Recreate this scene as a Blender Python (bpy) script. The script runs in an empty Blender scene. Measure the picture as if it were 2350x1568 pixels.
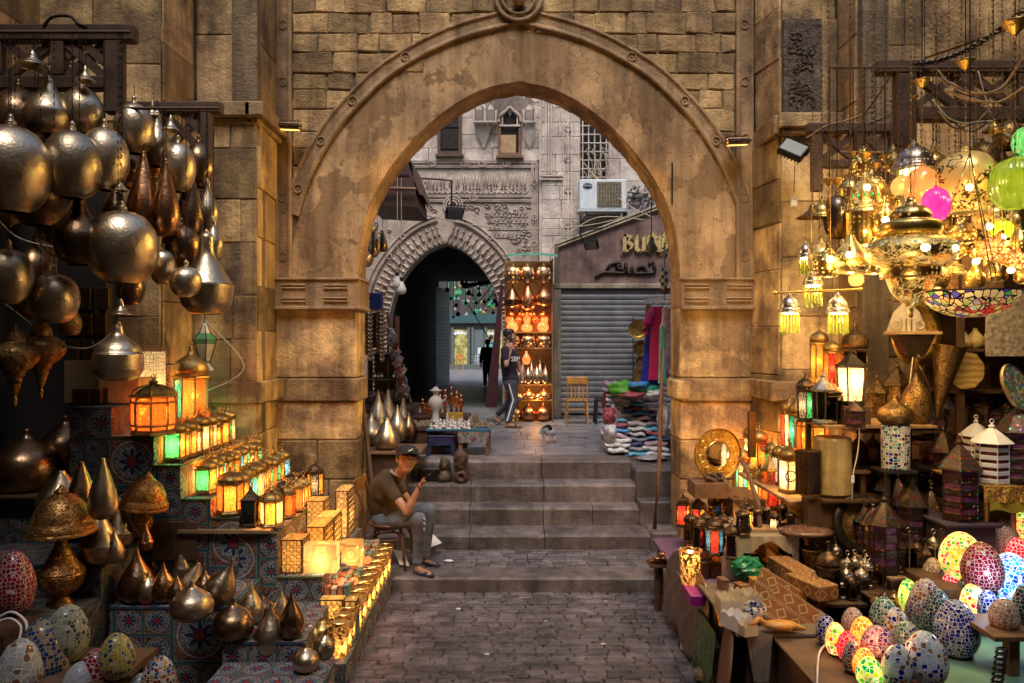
import bpy,math,random
from mathutils import Vector,Matrix,noise
S=bpy.context.scene
COL=S.collection
RN=random.Random(11)
PI=math.pi
rad=math.radians
F,CU,CV,CZ=1700.0,1175.0,784.0,2.5
cam=bpy.data.objects.new('camera',bpy.data.cameras.new('camera'))
COL.objects.link(cam)
cam.location=(0,0,CZ)
cam.rotation_euler=(rad(90),0,0)
cam.data.sensor_width=36
cam.data.lens=F/2350*36
cam.data.clip_start=.1
cam.data.clip_end=300
S.camera=cam
SUN_EL,SUN_ROT=rad(57),rad(183)
w=bpy.data.worlds.new("World")
S.world=w
w.use_nodes=True
wn=w.node_tree
sky=wn.nodes.new('ShaderNodeTexSky')
sky.sky_type='NISHITA'
sky.sun_disc=False
sky.sun_elevation=SUN_EL
sky.sun_rotation=SUN_ROT
sky.air_density=1.3
sky.dust_density=3.0
wn.links.new(sky.outputs[0],wn.nodes['Background'].inputs[0])
wn.nodes['Background'].inputs[1].default_value=.125
sl=bpy.data.lights.new('sun','SUN')
sl.energy=1.5
sl.angle=rad(25)
sl.color=(1,.93,.84)
so=bpy.data.objects.new('sun',sl)
COL.objects.link(so)
so.rotation_euler=(rad(90)-SUN_EL,0,PI-SUN_ROT)
S.view_settings.view_transform='Standard'
S.view_settings.look='None'
S.view_settings.exposure=.64
S.view_settings.gamma=1
S.cycles.use_denoising=True
S.cycles.max_bounces=6
S.cycles.diffuse_bounces=3
S.cycles.glossy_bounces=3
S.cycles.transmission_bounces=4
S.cycles.transparent_max_bounces=10
S.cycles.sample_clamp_indirect=4
S.cycles.sample_clamp_direct=12
S.cycles.caustics_reflective=False
S.cycles.caustics_refractive=False
def P(u,v,Y):
 return Vector(((u-CU)/F*Y,Y,CZ-(v-CV)/F*Y))
def Yof(v,z):
 return F*(CZ-z)/(v-CV)
def catmull(pts,n):
 if len(pts)<3:
  return pts
 out=[]
 k=len(pts)-1
 for i in range(n+1):
  t=i/n*k
  a=min(int(t),k-1)
  f=t-a
  p0,p1,p2,p3=pts[max(a-1,0)],pts[a],pts[a+1],pts[min(a+2,k)]
  out.append(tuple(.5*((2*p1[j])+(-p0[j]+p2[j])*f+(2*p0[j]-5*p1[j]+4*p2[j]-p3[j])*f*f+(-p0[j]+3*p1[j]-3*p2[j]+p3[j])*f**3)for j in range(len(p1))))
 return out
class MB:
 def __init__(s):
  s.v,s.f,s.uv,s.rnd,s.cur=[],[],{},[],0.5
 def face(s,idx,uv=None):
  if uv:
   s.uv[len(s.f)]=uv
  s.f.append(idx)
  s.rnd.append(s.cur)
 def quad(s,a,b,c,d,uv=None):
  n=len(s.v)
  s.v+=[tuple(a),tuple(b),tuple(c),tuple(d)]
  s.face((n,n+1,n+2,n+3),uv)
  return s
 def poly(s,pts):
  n=len(s.v)
  s.v+=[tuple(p)for p in pts]
  s.face(tuple(range(n,n+len(pts))))
  return s
 def box(s,x0,x1,y0,y1,z0,z1,M=None,bev=0):
  if M is None:
   M=Matrix()
  if bev:
   return s.bbox(x0,x1,y0,y1,z0,z1,M,bev)
  n=len(s.v)
  c=[(x,y,z)for z in(z0,z1)for y in(y0,y1)for x in(x0,x1)]
  s.v+=[tuple(M@Vector(p))for p in c]
  dx,dy,dz=x1-x0,y1-y0,z1-z0
  for q,(a,b,o)in(((0,1,5,4),(dx,dz,x0)),((1,3,7,5),(dy,dz,y0)),((3,2,6,7),(dx,dz,-x1)),((2,0,4,6),(dy,dz,-y1)),((4,5,7,6),(dx,dy,x0)),((2,3,1,0),(dx,dy,x0))):
   s.face(tuple(n+i for i in q),[(o,-b),(o+a,-b),(o+a,0),(o,0)])
  return s
 def bbox(s,x0,x1,y0,y1,z0,z1,M,b):
  b=min(b,(x1-x0)*.45,(y1-y0)*.45,(z1-z0)*.45)
  n=len(s.v)
  idx={}
  for cx in(0,1):
   for cy in(0,1):
    for cz in(0,1):
     X,Y,Z=(x0,x1)[cx],(y0,y1)[cy],(z0,z1)[cz]
     ix,iy,iz=(b,-b)[cx],(b,-b)[cy],(b,-b)[cz]
     for ax,p in enumerate(((X,Y+iy,Z+iz),(X+ix,Y,Z+iz),(X+ix,Y+iy,Z))):
      idx[cx,cy,cz,ax]=len(s.v)
      s.v.append(tuple(M@Vector(p)))
  g=lambda*a:idx[a]
  for sd in(0,1):
   q=[g(sd,0,0,0),g(sd,1,0,0),g(sd,1,1,0),g(sd,0,1,0)]
   s.face(tuple(q if sd else q[::-1]))
   q=[g(0,sd,0,1),g(1,sd,0,1),g(1,sd,1,1),g(0,sd,1,1)]
   s.face(tuple(q[::-1]if sd else q))
   q=[g(0,0,sd,2),g(1,0,sd,2),g(1,1,sd,2),g(0,1,sd,2)]
   s.face(tuple(q if sd else q[::-1]))
  for i in(0,1):
   for j in(0,1):
    s.face((g(i,j,0,0),g(i,j,1,0),g(i,j,1,1),g(i,j,0,1)))
    s.face((g(i,0,j,0),g(i,1,j,0),g(i,1,j,2),g(i,0,j,2)))
    s.face((g(0,i,j,1),g(1,i,j,1),g(1,i,j,2),g(0,i,j,2)))
    for k in(0,1):
     s.face((g(i,j,k,0),g(i,j,k,1),g(i,j,k,2)))
  return s
 def lathe(s,prof,n=24,o=(0,0,0),rot=0,rib=0,ribn=0,M=None,arc=1.0):
  b=len(s.v)
  N=n if arc==1.0 else n+1
  for i,(r,z)in enumerate(prof):
   for k in range(N):
    a=rot+2*PI*arc*k/n
    rr=r*(1+rib*math.cos(a*ribn))if rib else r
    p=Vector((o[0]+rr*math.cos(a),o[1]+rr*math.sin(a),o[2]+z))
    s.v.append(tuple(M@p)if M else tuple(p))
  m=len(prof)
  for i in range(m-1):
   for k in range(n):
    k2=(k+1)%N
    s.face((b+i*N+k,b+i*N+k2,b+(i+1)*N+k2,b+(i+1)*N+k),[(k/n,i/m),((k+1)/n,i/m),((k+1)/n,(i+1)/m),(k/n,(i+1)/m)])
  return s
 def tube(s,pts,r,n=6,cap=True):
  pts=[Vector(p)for p in pts]
  if not isinstance(r,(list,tuple)):
   r=[r]*len(pts)
  b=len(s.v)
  up=Vector((0,0,1))
  for i,p in enumerate(pts):
   d=(pts[min(i+1,len(pts)-1)]-pts[max(i-1,0)])
   if d.length<1e-9:
    d=Vector((0,0,1))
   d.normalize()
   x=d.cross(up if abs(d.z)<.95 else Vector((1,0,0))).normalized()
   y=d.cross(x)
   for k in range(n):
    a=2*PI*k/n
    s.v.append(tuple(p+(x*math.cos(a)+y*math.sin(a))*r[i]))
  for i in range(len(pts)-1):
   for k in range(n):
    k2=(k+1)%n
    s.face((b+i*n+k,b+(i+1)*n+k,b+(i+1)*n+k2,b+i*n+k2))
  if cap:
   s.face(tuple(b+k for k in range(n)))
   s.face(tuple(b+(len(pts)-1)*n+n-1-k for k in range(n)))
  return s
 def ball(s,c,r,n=12,sc=(1,1,1),M=None):
  pr=[(math.sin(PI*i/(n//2)),-math.cos(PI*i/(n//2)))for i in range(n//2+1)]
  b=len(s.v)
  s.lathe(pr,n)
  for i in range(b,len(s.v)):
   x,y,z=s.v[i]
   p=Vector((x*r*sc[0],y*r*sc[1],z*r*sc[2]))
   if M:
    p=M@p
   s.v[i]=tuple(p+Vector(c))
  return s
 def torus(s,c,R_,r,n=16,m=6,M=None):
  b=len(s.v)
  for i in range(n):
   a=2*PI*i/n
   for j in range(m):
    t=2*PI*j/m
    p=Vector(((R_+r*math.cos(t))*math.cos(a),(R_+r*math.cos(t))*math.sin(a),r*math.sin(t)))
    if M:
     p=M@p
    s.v.append(tuple(p+Vector(c)))
  for i in range(n):
   for j in range(m):
    s.face((b+i*m+j,b+(i+1)%n*m+j,b+(i+1)%n*m+(j+1)%m,b+i*m+(j+1)%m))
  return s
 def extr(s,pts,d,M=None):
  """polygon pts in 2-D (x,z), extruded from y=0 to y=d"""
  M=M or Matrix()
  n=len(s.v)
  k=len(pts)
  s.v+=[tuple(M@Vector((x,0,z)))for x,z in pts]+[tuple(M@Vector((x,d,z)))for x,z in pts]
  s.face(tuple(range(n,n+k)))
  s.face(tuple(range(n+2*k-1,n+k-1,-1)))
  for i in range(k):
   j=(i+1)%k
   s.face((n+i,n+k+i,n+k+j,n+j))
  return s
 def build(s,name,mat,parent=None,loc=(0,0,0),smooth=False,rot=None,clean=False):
  me=bpy.data.meshes.new(name)
  me.from_pydata(s.v,[],s.f)
  if s.uv:
   ul=me.uv_layers.new(name='UVMap')
   d=[0.0]*(2*len(me.loops))
   for fi,u in s.uv.items():
    st=me.polygons[fi].loop_start
    for k,(a,b)in enumerate(u):
     d[2*(st+k)],d[2*(st+k)+1]=a,b
   ul.data.foreach_set('uv',d)
  at=me.attributes.new('rnd','FLOAT','FACE')
  at.data.foreach_set('value',s.rnd)
  if smooth:
   me.polygons.foreach_set('use_smooth',[True]*len(me.polygons))
  me.materials.append(mat)
  me.update()
  o=bpy.data.objects.new(name,me)
  COL.objects.link(o)
  o.location=loc
  if rot:
   o.rotation_euler=rot
  if parent:
   o.parent=parent
  return o
LABELS={}
def tag(o,label,cat,group=None,kind=None):
 if label:
  if not kind and label in LABELS:
   print('DUPLABEL',label)
  LABELS[label]=1
  n=len(label.split())
  if n<4 or n>16:
   print('LABELLEN',n,label)
  o['label']=label
 if cat:
  o['category']=cat
 if group:
  o['group']=group
 if kind:
  o['kind']=kind
 return o
def thing(name,label,cat,loc=(0,0,0),group=None,rz=0):
 o=bpy.data.objects.new(name,None)
 COL.objects.link(o)
 o.location=loc
 o.rotation_euler=(0,0,rz)
 o.empty_display_size=.05
 return tag(o,label,cat,group)
def struct(o):
 o['kind']='structure'
 return o
class NT:
 def __init__(s,name):
  s.mat=bpy.data.materials.new(name)
  s.mat.use_nodes=True
  s.nt=s.mat.node_tree
  s.b=s.nt.nodes['Principled BSDF']
  s.out=s.nt.nodes['Material Output']
 def n(s,t,**k):
  x=s.nt.nodes.new('ShaderNode'+t)
  for a,b in k.items():
   setattr(x,a,b)
  return x
 def l(s,a,b):
  if isinstance(a,(int,float)):
   b.default_value=a
  elif isinstance(a,tuple):
   b.default_value=a if len(a)==4 or b.type=='VECTOR' else(*a,1)
  else:
   s.nt.links.new(a,b)
 def m(s,op,a,b=0.0,c=0.0,clamp=False):
  x=s.n('Math',operation=op)
  x.use_clamp=clamp
  s.l(a,x.inputs[0])
  s.l(b,x.inputs[1])
  if op in('MULTIPLY_ADD','SMOOTH_MIN','COMPARE'):
   s.l(c,x.inputs[2])
  return x.outputs[0]
 def mix(s,f,a,b,mode='MIX'):
  x=s.n('Mix',data_type='RGBA',blend_type=mode)
  s.l(f,x.inputs[0])
  s.l(a,x.inputs[6])
  s.l(b,x.inputs[7])
  return x.outputs[2]
 def map(s,v,a,b,c=0.0,d=1.0):
  x=s.n('MapRange')
  s.l(v,x.inputs[0])
  for i,q in enumerate((a,b,c,d)):
   x.inputs[i+1].default_value=q
  return x.outputs[0]
 def co(s,kind='Object'):
  return s.n('TexCoord').outputs[kind]
 def vec(s,v,sc=(1,1,1),off=(0,0,0)):
  x=s.n('Mapping')
  s.l(v,x.inputs[0])
  x.inputs[1].default_value=off
  x.inputs[3].default_value=sc
  return x.outputs[0]
 def noise(s,v,sc,det=4,rough=.6,dist=0,out=0):
  x=s.n('TexNoise')
  s.l(v,x.inputs['Vector'])
  x.inputs['Scale'].default_value=sc
  x.inputs['Detail'].default_value=det
  x.inputs['Roughness'].default_value=rough
  x.inputs['Distortion'].default_value=dist
  return x.outputs[out]
 def vor(s,v,sc,feat='F1',rand=1.0,out=0):
  x=s.n('TexVoronoi',feature=feat)
  s.l(v,x.inputs['Vector'])
  x.inputs['Scale'].default_value=sc
  x.inputs['Randomness'].default_value=rand
  return x.outputs[out]
 def ramp(s,f,stops,const=False):
  x=s.n('ValToRGB')
  cr=x.color_ramp
  if const:
   cr.interpolation='CONSTANT'
  while len(cr.elements)<len(stops):
   cr.elements.new(1)
  for e,(p,c)in zip(cr.elements,stops):
   e.position=p
   e.color=(*c,1)
  s.l(f,x.inputs[0])
  return x.outputs[0]
 def bump(s,h,st,dist=.01):
  x=s.n('Bump')
  s.l(h,x.inputs['Height'])
  x.inputs['Strength'].default_value=st
  x.inputs['Distance'].default_value=dist
  s.nt.links.new(x.outputs[0],s.b.inputs['Normal'])
  return x
 def attr(s,name='rnd'):
  x=s.n('Attribute',attribute_name=name)
  return x.outputs['Fac']
 def set(s,**k):
  for a,b in k.items():
   s.l(b,s.b.inputs[a.replace('_',' ')])
  return s
def mstone(name,c1,c2,c3,spread=.5,bumps=1.0,rough=.9,sc=1.0,patch=None,streaks=.4):
 t=NT(name)
 v=t.co()
 big=t.noise(v,.9*sc,3)
 med=t.noise(v,5*sc,6,.65)
 fine=t.noise(v,60*sc,3,.7)
 blk=t.attr()
 c0=tuple(min(1,q*1.3)for q in c1)
 a=t.mix(t.map(t.noise(v,2.2*sc,5,.6),.42,.6),t.mix(t.map(med,.4,.6),c0,c1),c2)
 a=t.mix(t.map(big,.5,.68),a,c3)
 if patch:
  pn=t.noise(v,1.7,5,.55)
  a=t.mix(t.map(pn,.52,.535),a,patch)
  ck=t.m('ABSOLUTE',t.m('SUBTRACT',t.noise(v,1.3,6,.6,.4),.5))
  a=t.mix(t.map(ck,.002,.006,.55,0),a,(.06,.035,.02))
 tone=t.m('ADD',1-spread*.5,t.m('MULTIPLY',blk,spread))
 tone=t.m('MULTIPLY',tone,t.map(fine,.25,.75,.82,1.15))
 streak=t.noise(t.vec(v,(6,6,.7)),1,4)
 tone=t.m('MULTIPLY',tone,t.map(streak,.35,.58,1-streaks,1.0+streaks*.2))
 pits=t.vor(v,38*sc)
 tone=t.m('MULTIPLY',tone,t.map(pits,.05,.25,.8,1.0))
 a=t.mix(1.0,a,t.n('CombineColor').outputs[0],'MULTIPLY')if 0 else a
 x=t.n('VectorMath',operation='SCALE')
 t.l(a,x.inputs[0])
 t.l(tone,x.inputs['Scale'])
 t.set(Base_Color=x.outputs[0],Roughness=rough)
 h=t.m('ADD',t.m('MULTIPLY',med,1.5),t.m('ADD',t.m('MULTIPLY',fine,.22),t.m('MULTIPLY',pits,.15)))
 t.bump(h,.75*bumps,.035)
 return t.mat
def msimple(name,col,rough=.6,metal=0.0,var=.25,sc=12,bump=.15,spec=.5,bsc=60,bd=.004):
 t=NT(name)
 v=t.co()
 oi=t.n('ObjectInfo').outputs['Random']
 nz=t.noise(v,sc,5)
 k=t.m('MULTIPLY',t.map(nz,.3,.7,1-var,1+var),t.map(oi,0,1,.85,1.15))
 x=t.n('VectorMath',operation='SCALE')
 t.l(col,x.inputs[0])
 t.l(k,x.inputs['Scale'])
 t.set(Base_Color=x.outputs[0],Roughness=t.map(nz,.3,.7,max(rough-.1,.03),min(rough+.1,1)),Metallic=metal)
 t.b.inputs['Specular IOR Level'].default_value=spec
 if bump:
  t.bump(t.noise(v,bsc,3),bump,bd)
 return t.mat
def mmetal(name,col,dark,rough=.3,bsc=45,bst=.25,holes=0,pat=0,patcol=(.05,.03,.02),spread=.3):
 """tarnished beaten metal; pat draws an engraved lattice, holes a pierced one"""
 t=NT(name)
 v=t.co()
 oi=t.n('ObjectInfo').outputs['Random']
 nz=t.noise(v,9,6,.65)
 c=t.mix(t.map(nz,.42,.72),col,dark)
 k=t.map(oi,0,1,1-spread,1+spread*.6)
 x=t.n('VectorMath',operation='SCALE')
 t.l(c,x.inputs[0])
 t.l(k,x.inputs['Scale'])
 c=x.outputs[0]
 hm=t.vor(v,bsc,'SMOOTH_F1')
 h=t.m('ADD',t.m('MULTIPLY',hm,.6),t.m('MULTIPLY',t.noise(v,140,2),.3))
 if holes:
  d=t.vor(v,holes,'F1',.15)
  hole=t.m('LESS_THAN',d,.3)
  c=t.mix(hole,c,patcol)
 if pat:
  w1=t.noise(v,pat*1.3,2,.5,2.2)
  ln=t.map(t.m('ABSOLUTE',t.m('SUBTRACT',w1,.5)),.02,.06,1,0)
  c=t.mix(ln,c,patcol)
  h=t.m('SUBTRACT',h,t.m('MULTIPLY',ln,.8))
 t.set(Base_Color=c,Metallic=1.0,Roughness=t.map(nz,.3,.7,rough,rough+.2))
 t.bump(h,bst,.008)
 return t.mat
def mglass(name,col,lit=0.0,pat=30,lace=.85,tr=.5):
 col=tuple(q*.85 for q in col)
 """thin patterned coloured glass: translucent and partly clear; a lit one is the diffuser of its lamp"""
 t=NT(name)
 v=t.co()
 oi=t.n('ObjectInfo').outputs['Random']
 d=t.vor(v,pat,'DISTANCE_TO_EDGE',.35)
 ln=t.m('LESS_THAN',d,.085)
 f2=t.vor(v,pat,'F1',.35)
 ring=t.m('LESS_THAN',t.m('ABSOLUTE',t.m('SUBTRACT',f2,.3)),.05)
 ln=t.m('MULTIPLY',t.m('MAXIMUM',ln,ring),lace)
 nz=t.noise(v,12,3)
 c=t.mix(t.map(nz,.3,.7),col,tuple(min(1,q*1.35+.04)for q in col))
 c=t.mix(ln,c,tuple(q*.08 for q in col))
 tl=t.n('BsdfTranslucent')
 t.l(c,tl.inputs[0])
 tp=t.n('BsdfTransparent')
 t.l(c,tp.inputs[0])
 mx=t.n('MixShader')
 mx.inputs[0].default_value=tr
 t.l(tl.outputs[0],mx.inputs[1])
 t.l(tp.outputs[0],mx.inputs[2])
 gl=t.n('BsdfGlossy')
 gl.inputs['Roughness'].default_value=.125
 gl.inputs[0].default_value=(.7,.7,.7,1)
 m2=t.n('MixShader')
 m2.inputs[0].default_value=.08
 t.l(mx.outputs[0],m2.inputs[1])
 t.l(gl.outputs[0],m2.inputs[2])
 sh=m2.outputs[0]
 if lit:
  e=t.n('Emission')
  t.l(c,e.inputs[0])
  t.l(t.m('MULTIPLY',t.map(oi,0,1,.6,1.4),lit),e.inputs[1])
  ad=t.n('AddShader')
  t.l(sh,ad.inputs[0])
  t.l(e.outputs[0],ad.inputs[1])
  sh=ad.outputs[0]
 t.l(sh,t.out.inputs[0])
 return t.mat
def mmosaic(name,cols,sc=30,grout=(.72,.68,.62),lit=0.0,ga=.055):
 t=NT(name)
 v=t.co()
 oi=t.n('ObjectInfo').outputs['Random']
 ox=t.n('VectorMath',operation='ADD')
 t.l(v,ox.inputs[0])
 t.l(t.m('MULTIPLY',oi,9.0),ox.inputs[1])
 v2=ox.outputs[0]
 sc*=1.2
 cols=[tuple(max(0,(q-sum(k)/3)*1.35+sum(k)/3*.9)for q in k)for k in cols]
 d=t.vor(v2,sc,'DISTANCE_TO_EDGE',.5)
 cc=t.vor(v2,sc,'F1',.5,1)
 sp=t.n('SeparateColor')
 t.l(cc,sp.inputs[0])
 n=len(cols)
 c=t.ramp(sp.outputs[0],[(i/n,q)for i,q in enumerate(cols)],True)
 c=t.mix(t.map(sp.outputs[1],0,1,0,.35),c,(.02,.02,.03))
 ln=t.m('LESS_THAN',d,ga)
 c=t.mix(ln,c,grout)
 t.set(Base_Color=c,Roughness=t.map(ln,0,1,.12,.7))
 t.bump(t.m('SUBTRACT',t.m('MULTIPLY',sp.outputs[1],.6),t.m('MULTIPLY',ln,.7)),.5,.006)
 if lit:
  t.set(Emission_Color=c,Emission_Strength=t.m('MULTIPLY',t.map(t.noise(v,6,2),.35,.65,.5,1.5),lit))
 return t.mat
def mfabric(name,dim=1.0,tile=.26):
 t=NT(name)
 uv=t.co('UV')
 sp=t.n('SeparateXYZ')
 t.l(t.vec(uv,(1/tile,1/tile,1)),sp.inputs[0])
 X,Y=sp.outputs[0],sp.outputs[1]
 cell=t.n('CombineXYZ')
 t.l(t.m('FLOOR',X),cell.inputs[0])
 t.l(t.m('FLOOR',Y),cell.inputs[1])
 wn_=t.n('TexWhiteNoise')
 t.l(cell.outputs[0],wn_.inputs[0])
 big=t.m('GREATER_THAN',wn_.outputs[0],.45)
 k=t.m('SUBTRACT',2.0,big)
 fx=t.m('SUBTRACT',t.m('FRACT',t.m('MULTIPLY',X,k)),.5)
 fy=t.m('SUBTRACT',t.m('FRACT',t.m('MULTIPLY',Y,k)),.5)
 r=t.m('MULTIPLY',t.m('SQRT',t.m('ADD',t.m('MULTIPLY',fx,fx),t.m('MULTIPLY',fy,fy))),2.0)
 a=t.m('ARCTAN2',fy,fx)
 pet=t.m('COSINE',t.m('MULTIPLY',a,8.0))
 edge=t.m('MULTIPLY',t.m('MAXIMUM',t.m('ABSOLUTE',fx),t.m('ABSOLUTE',fy)),2.0)
 D=lambda c:tuple(q*dim for q in c)
 navy,green,white,red,gold,teal=D((.012,.022,.10)),D((.02,.10,.05)),D((.38,.36,.42)),D((.28,.03,.03)),D((.42,.17,.02)),D((.02,.10,.17))
 nz=t.noise(uv,30,2,.5,2.0)
 arab=t.m('LESS_THAN',t.m('ABSOLUTE',t.m('SUBTRACT',nz,.5)),.045)
 c=t.mix(arab,navy,gold)
 inside=t.m('LESS_THAN',r,.8)
 c=t.mix(inside,c,green)
 c=t.mix(t.m('MULTIPLY',inside,arab),c,white)
 fl=t.m('LESS_THAN',r,t.m('ADD',.46,t.m('MULTIPLY',pet,.16)))
 c=t.mix(fl,c,white)
 fl=t.m('LESS_THAN',r,t.m('ADD',.40,t.m('MULTIPLY',pet,.15)))
 c=t.mix(fl,c,navy)
 fl=t.m('LESS_THAN',r,t.m('ADD',.2,t.m('MULTIPLY',pet,.05)))
 c=t.mix(fl,c,red)
 c=t.mix(t.m('LESS_THAN',t.m('ABSOLUTE',t.m('SUBTRACT',r,.8)),.025),c,white)
 c=t.mix(t.m('LESS_THAN',t.m('ABSOLUTE',t.m('SUBTRACT',r,.72)),.02),c,red)
 c=t.mix(t.m('GREATER_THAN',edge,.9),c,teal)
 c=t.mix(t.m('LESS_THAN',t.m('ABSOLUTE',t.m('SUBTRACT',edge,.9)),.02),c,D((.25,.26,.12)))
 t.set(Base_Color=c,Roughness=.75)
 t.bump(t.noise(uv,6,4),.6,.05)
 return t.mat
stone_w=mstone('warm_limestone',(.50,.34,.16),(.19,.12,.065),(.31,.205,.115),1.0)
stone_d=mstone('dark_limestone',(.22,.155,.095),(.15,.10,.06),(.19,.135,.085),.4)
stone_r=mstone('rubble_limestone',(.42,.28,.13),(.24,.15,.075),(.20,.13,.07),.8,1.2)
plaster=mstone('old_plaster',(.42,.27,.14),(.25,.15,.08),(.35,.225,.12),.1,.45,sc=.7,patch=(.25,.15,.075))
mortar=mstone('mortar',(.20,.14,.085),(.14,.10,.06),(.17,.12,.075),.1,1.2)
frieze_m=mstone('carved_stone',(.34,.22,.12),(.23,.145,.08),(.29,.19,.11),.2,.9)
stone_p=mstone('pale_pink_limestone',(.62,.53,.47),(.46,.385,.34),(.46,.39,.34),.2,streaks=.12)
stone_c=mstone('grey_carved_limestone',(.44,.36,.31),(.34,.275,.24),(.40,.325,.27),.15,1.0,streaks=.1)
step_m=mstone('worn_step_stone',(.17,.14,.14),(.095,.078,.076),(.13,.108,.108),.35,.8,.5)
pave_m=mstone('plaza_paving_stone',(.26,.255,.28),(.19,.185,.20),(.22,.215,.235),.3,.35,.42)
sett_m=mstone('alley_sett_stone',(.165,.14,.155),(.10,.085,.098),(.135,.12,.132),.6,.9,.38)
wood_d=msimple('dark_brown_wood',(.075,.038,.024),.6,0,.4,9,.4)
wood_m=msimple('worn_brown_wood',(.17,.09,.05),.6,0,.4,9,.4)
wood_l=msimple('pale_timber',(.34,.21,.11),.65,0,.35,9,.4)
wood_y=msimple('yellow_varnished_wood',(.50,.24,.055),.35,0,.3,8,.2)
black_m=msimple('black_and_painted_shade',(.012,.009,.008),.9,0,.3,5,.2)  # near-black standing for shade in shops, passage and windows; also black furniture
iron=msimple('blackened_iron',(.03,.025,.022),.45,.7,.3,20,.3)
silver=mmetal('beaten_silver',(.62,.51,.37),(.33,.25,.16),.24,60,.3)
copper=mmetal('dark_copper',(.42,.22,.11),(.16,.075,.04),.18)
brown=mmetal('bronzed_brown_metal',(.28,.18,.11),(.11,.065,.04),.2)
brass=mmetal('brass',(.90,.62,.20),(.55,.33,.09),.22)
brassp=mmetal('pierced_brass',(.80,.54,.18),(.42,.25,.07),.25,40,.4,0,22)
goldd=mmetal('dim_antique_brass',(.36,.23,.09),(.14,.08,.03),.32,30,.5,0,18)
domem=mmetal('embossed_bronze',(.62,.34,.13),(.26,.12,.04),.3,28,.9,0,16,(.20,.09,.03))
silverp=mmetal('pierced_silver',(.60,.52,.46),(.36,.30,.25),.26,45,.2,75)
lacem=mmetal('pierced_dark_metal',(.10,.07,.055),(.04,.028,.022),.38,60,.5,55,0,(.25,.13,.05))
fab=mfabric('tentmaker_fabric',1.0,.40)
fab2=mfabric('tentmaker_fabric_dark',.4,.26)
cord_w=msimple('pale_cable',(.45,.38,.28),.6,0,.1)
cord_d=msimple('dark_cable',(.03,.028,.028),.6,0,.1)
paper=msimple('white_paper',(.75,.73,.72),.8,0,.1)
# ================================================================ GROUND, STEPS, PLAZA
def block(mb,p0,d,nrm,a,b,c,e,dep,bev=.02,jit=.01,tone=None):
 """one dressed stone on a wall running from p0 along d: a..b along the wall, c..e in height"""
 mb.cur=RN.random()if tone is None else tone
 n=len(mb.v)
 J=lambda:RN.uniform(-jit,jit)
 cs=[(a,c),(b,c),(b,e),(a,e)]
 mid=[(x+J(),z+J())for x,z in cs]
 sg=[(1,1),(-1,1),(-1,-1),(1,-1)]
 for k,(x,z)in enumerate(mid):
  mb.v.append(tuple(p0+d*x+Vector((0,0,z))-nrm*.03))
 for k,(x,z)in enumerate(mid):
  mb.v.append(tuple(p0+d*x+Vector((0,0,z))+nrm*(dep-bev)))
 for k,(x,z)in enumerate(mid):
  mb.v.append(tuple(p0+d*(x+sg[k][0]*bev)+Vector((0,0,z+sg[k][1]*bev))+nrm*(dep+J()*.3)))
 for k in range(4):
  j=(k+1)%4
  mb.face((n+k,n+j,n+4+j,n+4+k))
  mb.face((n+4+k,n+4+j,n+8+j,n+8+k))
 mb.face((n+8,n+9,n+10,n+11))
def wallrun(mb,a,b,z0,z1,ch,bl,dep=.03,jit=.006,bev=.008,gap=.003,skip=None,dj=.01,view=(0,0)):
 p0,p1=Vector((*a,0)),Vector((*b,0))
 L=(p1-p0).length
 d=(p1-p0)/L
 nrm=Vector((d.y,-d.x,0))
 if nrm.dot(Vector((*view,0))-p0)<0:
  nrm=-nrm
 z=z0
 while z<z1-.02:
  h=ch*RN.uniform(.85,1.15)
  if z+h>z1-ch*.4:
   h=z1-z
  x=0
  while x<L-.01:
   l=bl*RN.uniform(.6,1.4)
   if x+l>L-bl*.35:
    l=L-x
   if not skip or not skip(p0+d*(x+l/2)+Vector((0,0,z+h/2)),l,h):
    block(mb,p0,d,nrm,x+gap,x+l-gap,z+gap,z+h-gap,dep+RN.uniform(-dj,dj),bev,jit)
   x+=l
  z+=h
 mb.cur=.5
def slab(mb,a,b,z0,z1,th,view=(0,0)):
 """backing slab behind a run of blocks"""
 p0,p1=Vector((*a,0)),Vector((*b,0))
 d=(p1-p0).normalized()
 nrm=Vector((d.y,-d.x,0))
 if nrm.dot(Vector((*view,0))-p0)<0:
  nrm=-nrm
 q=[p0,p1,p1-nrm*th,p0-nrm*th]
 n=len(mb.v)
 mb.v+=[(p.x,p.y,z0)for p in q]+[(p.x,p.y,z1)for p in q]
 for f in((0,1,5,4),(1,2,6,5),(2,3,7,6),(3,0,4,7),(4,5,6,7),(3,2,1,0)):
  mb.face(tuple(n+i for i in f))
m=MB();m.quad((-60,-40,-.02),(60,-40,-.02),(60,120,-.02),(-60,120,-.02))
struct(m.build('ground',mortar))
m=MB()
y=3.6
while y<7.38:
 hh=RN.uniform(.06,.09)
 x=-2.2+RN.uniform(0,.2)
 while x<2.4:
  l=RN.uniform(.11,.26)
  m.cur=RN.random()
  g=.004
  y1=min(y+hh,7.38)
  dz=RN.uniform(-.003,.003)
  J=lambda:RN.uniform(-.006,.006)
  n=len(m.v)
  cs=[(x+g,y+g),(x+l-g,y+g),(x+l-g,y1-g),(x+g,y1-g)]
  cs=[(p+J(),q+J())for p,q in cs]
  cx,cy=x+l/2,(y+y1)/2
  m.v+=[(p,q,-.015)for p,q in cs]
  m.v+=[(p,q,-.006+dz)for p,q in cs]
  m.v+=[(p+(cx-p)*.12,q+(cy-q)*.2,.004+dz+J()*.4)for p,q in cs]
  for k in range(4):
   j=(k+1)%4
   m.face((n+k,n+j,n+4+j,n+4+k));m.face((n+4+k,n+4+j,n+8+j,n+8+k))
  m.face((n+8,n+9,n+10,n+11))
  x+=l
 y+=hh
struct(m.build('alley_paving',sett_m))
m=MB()
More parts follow.
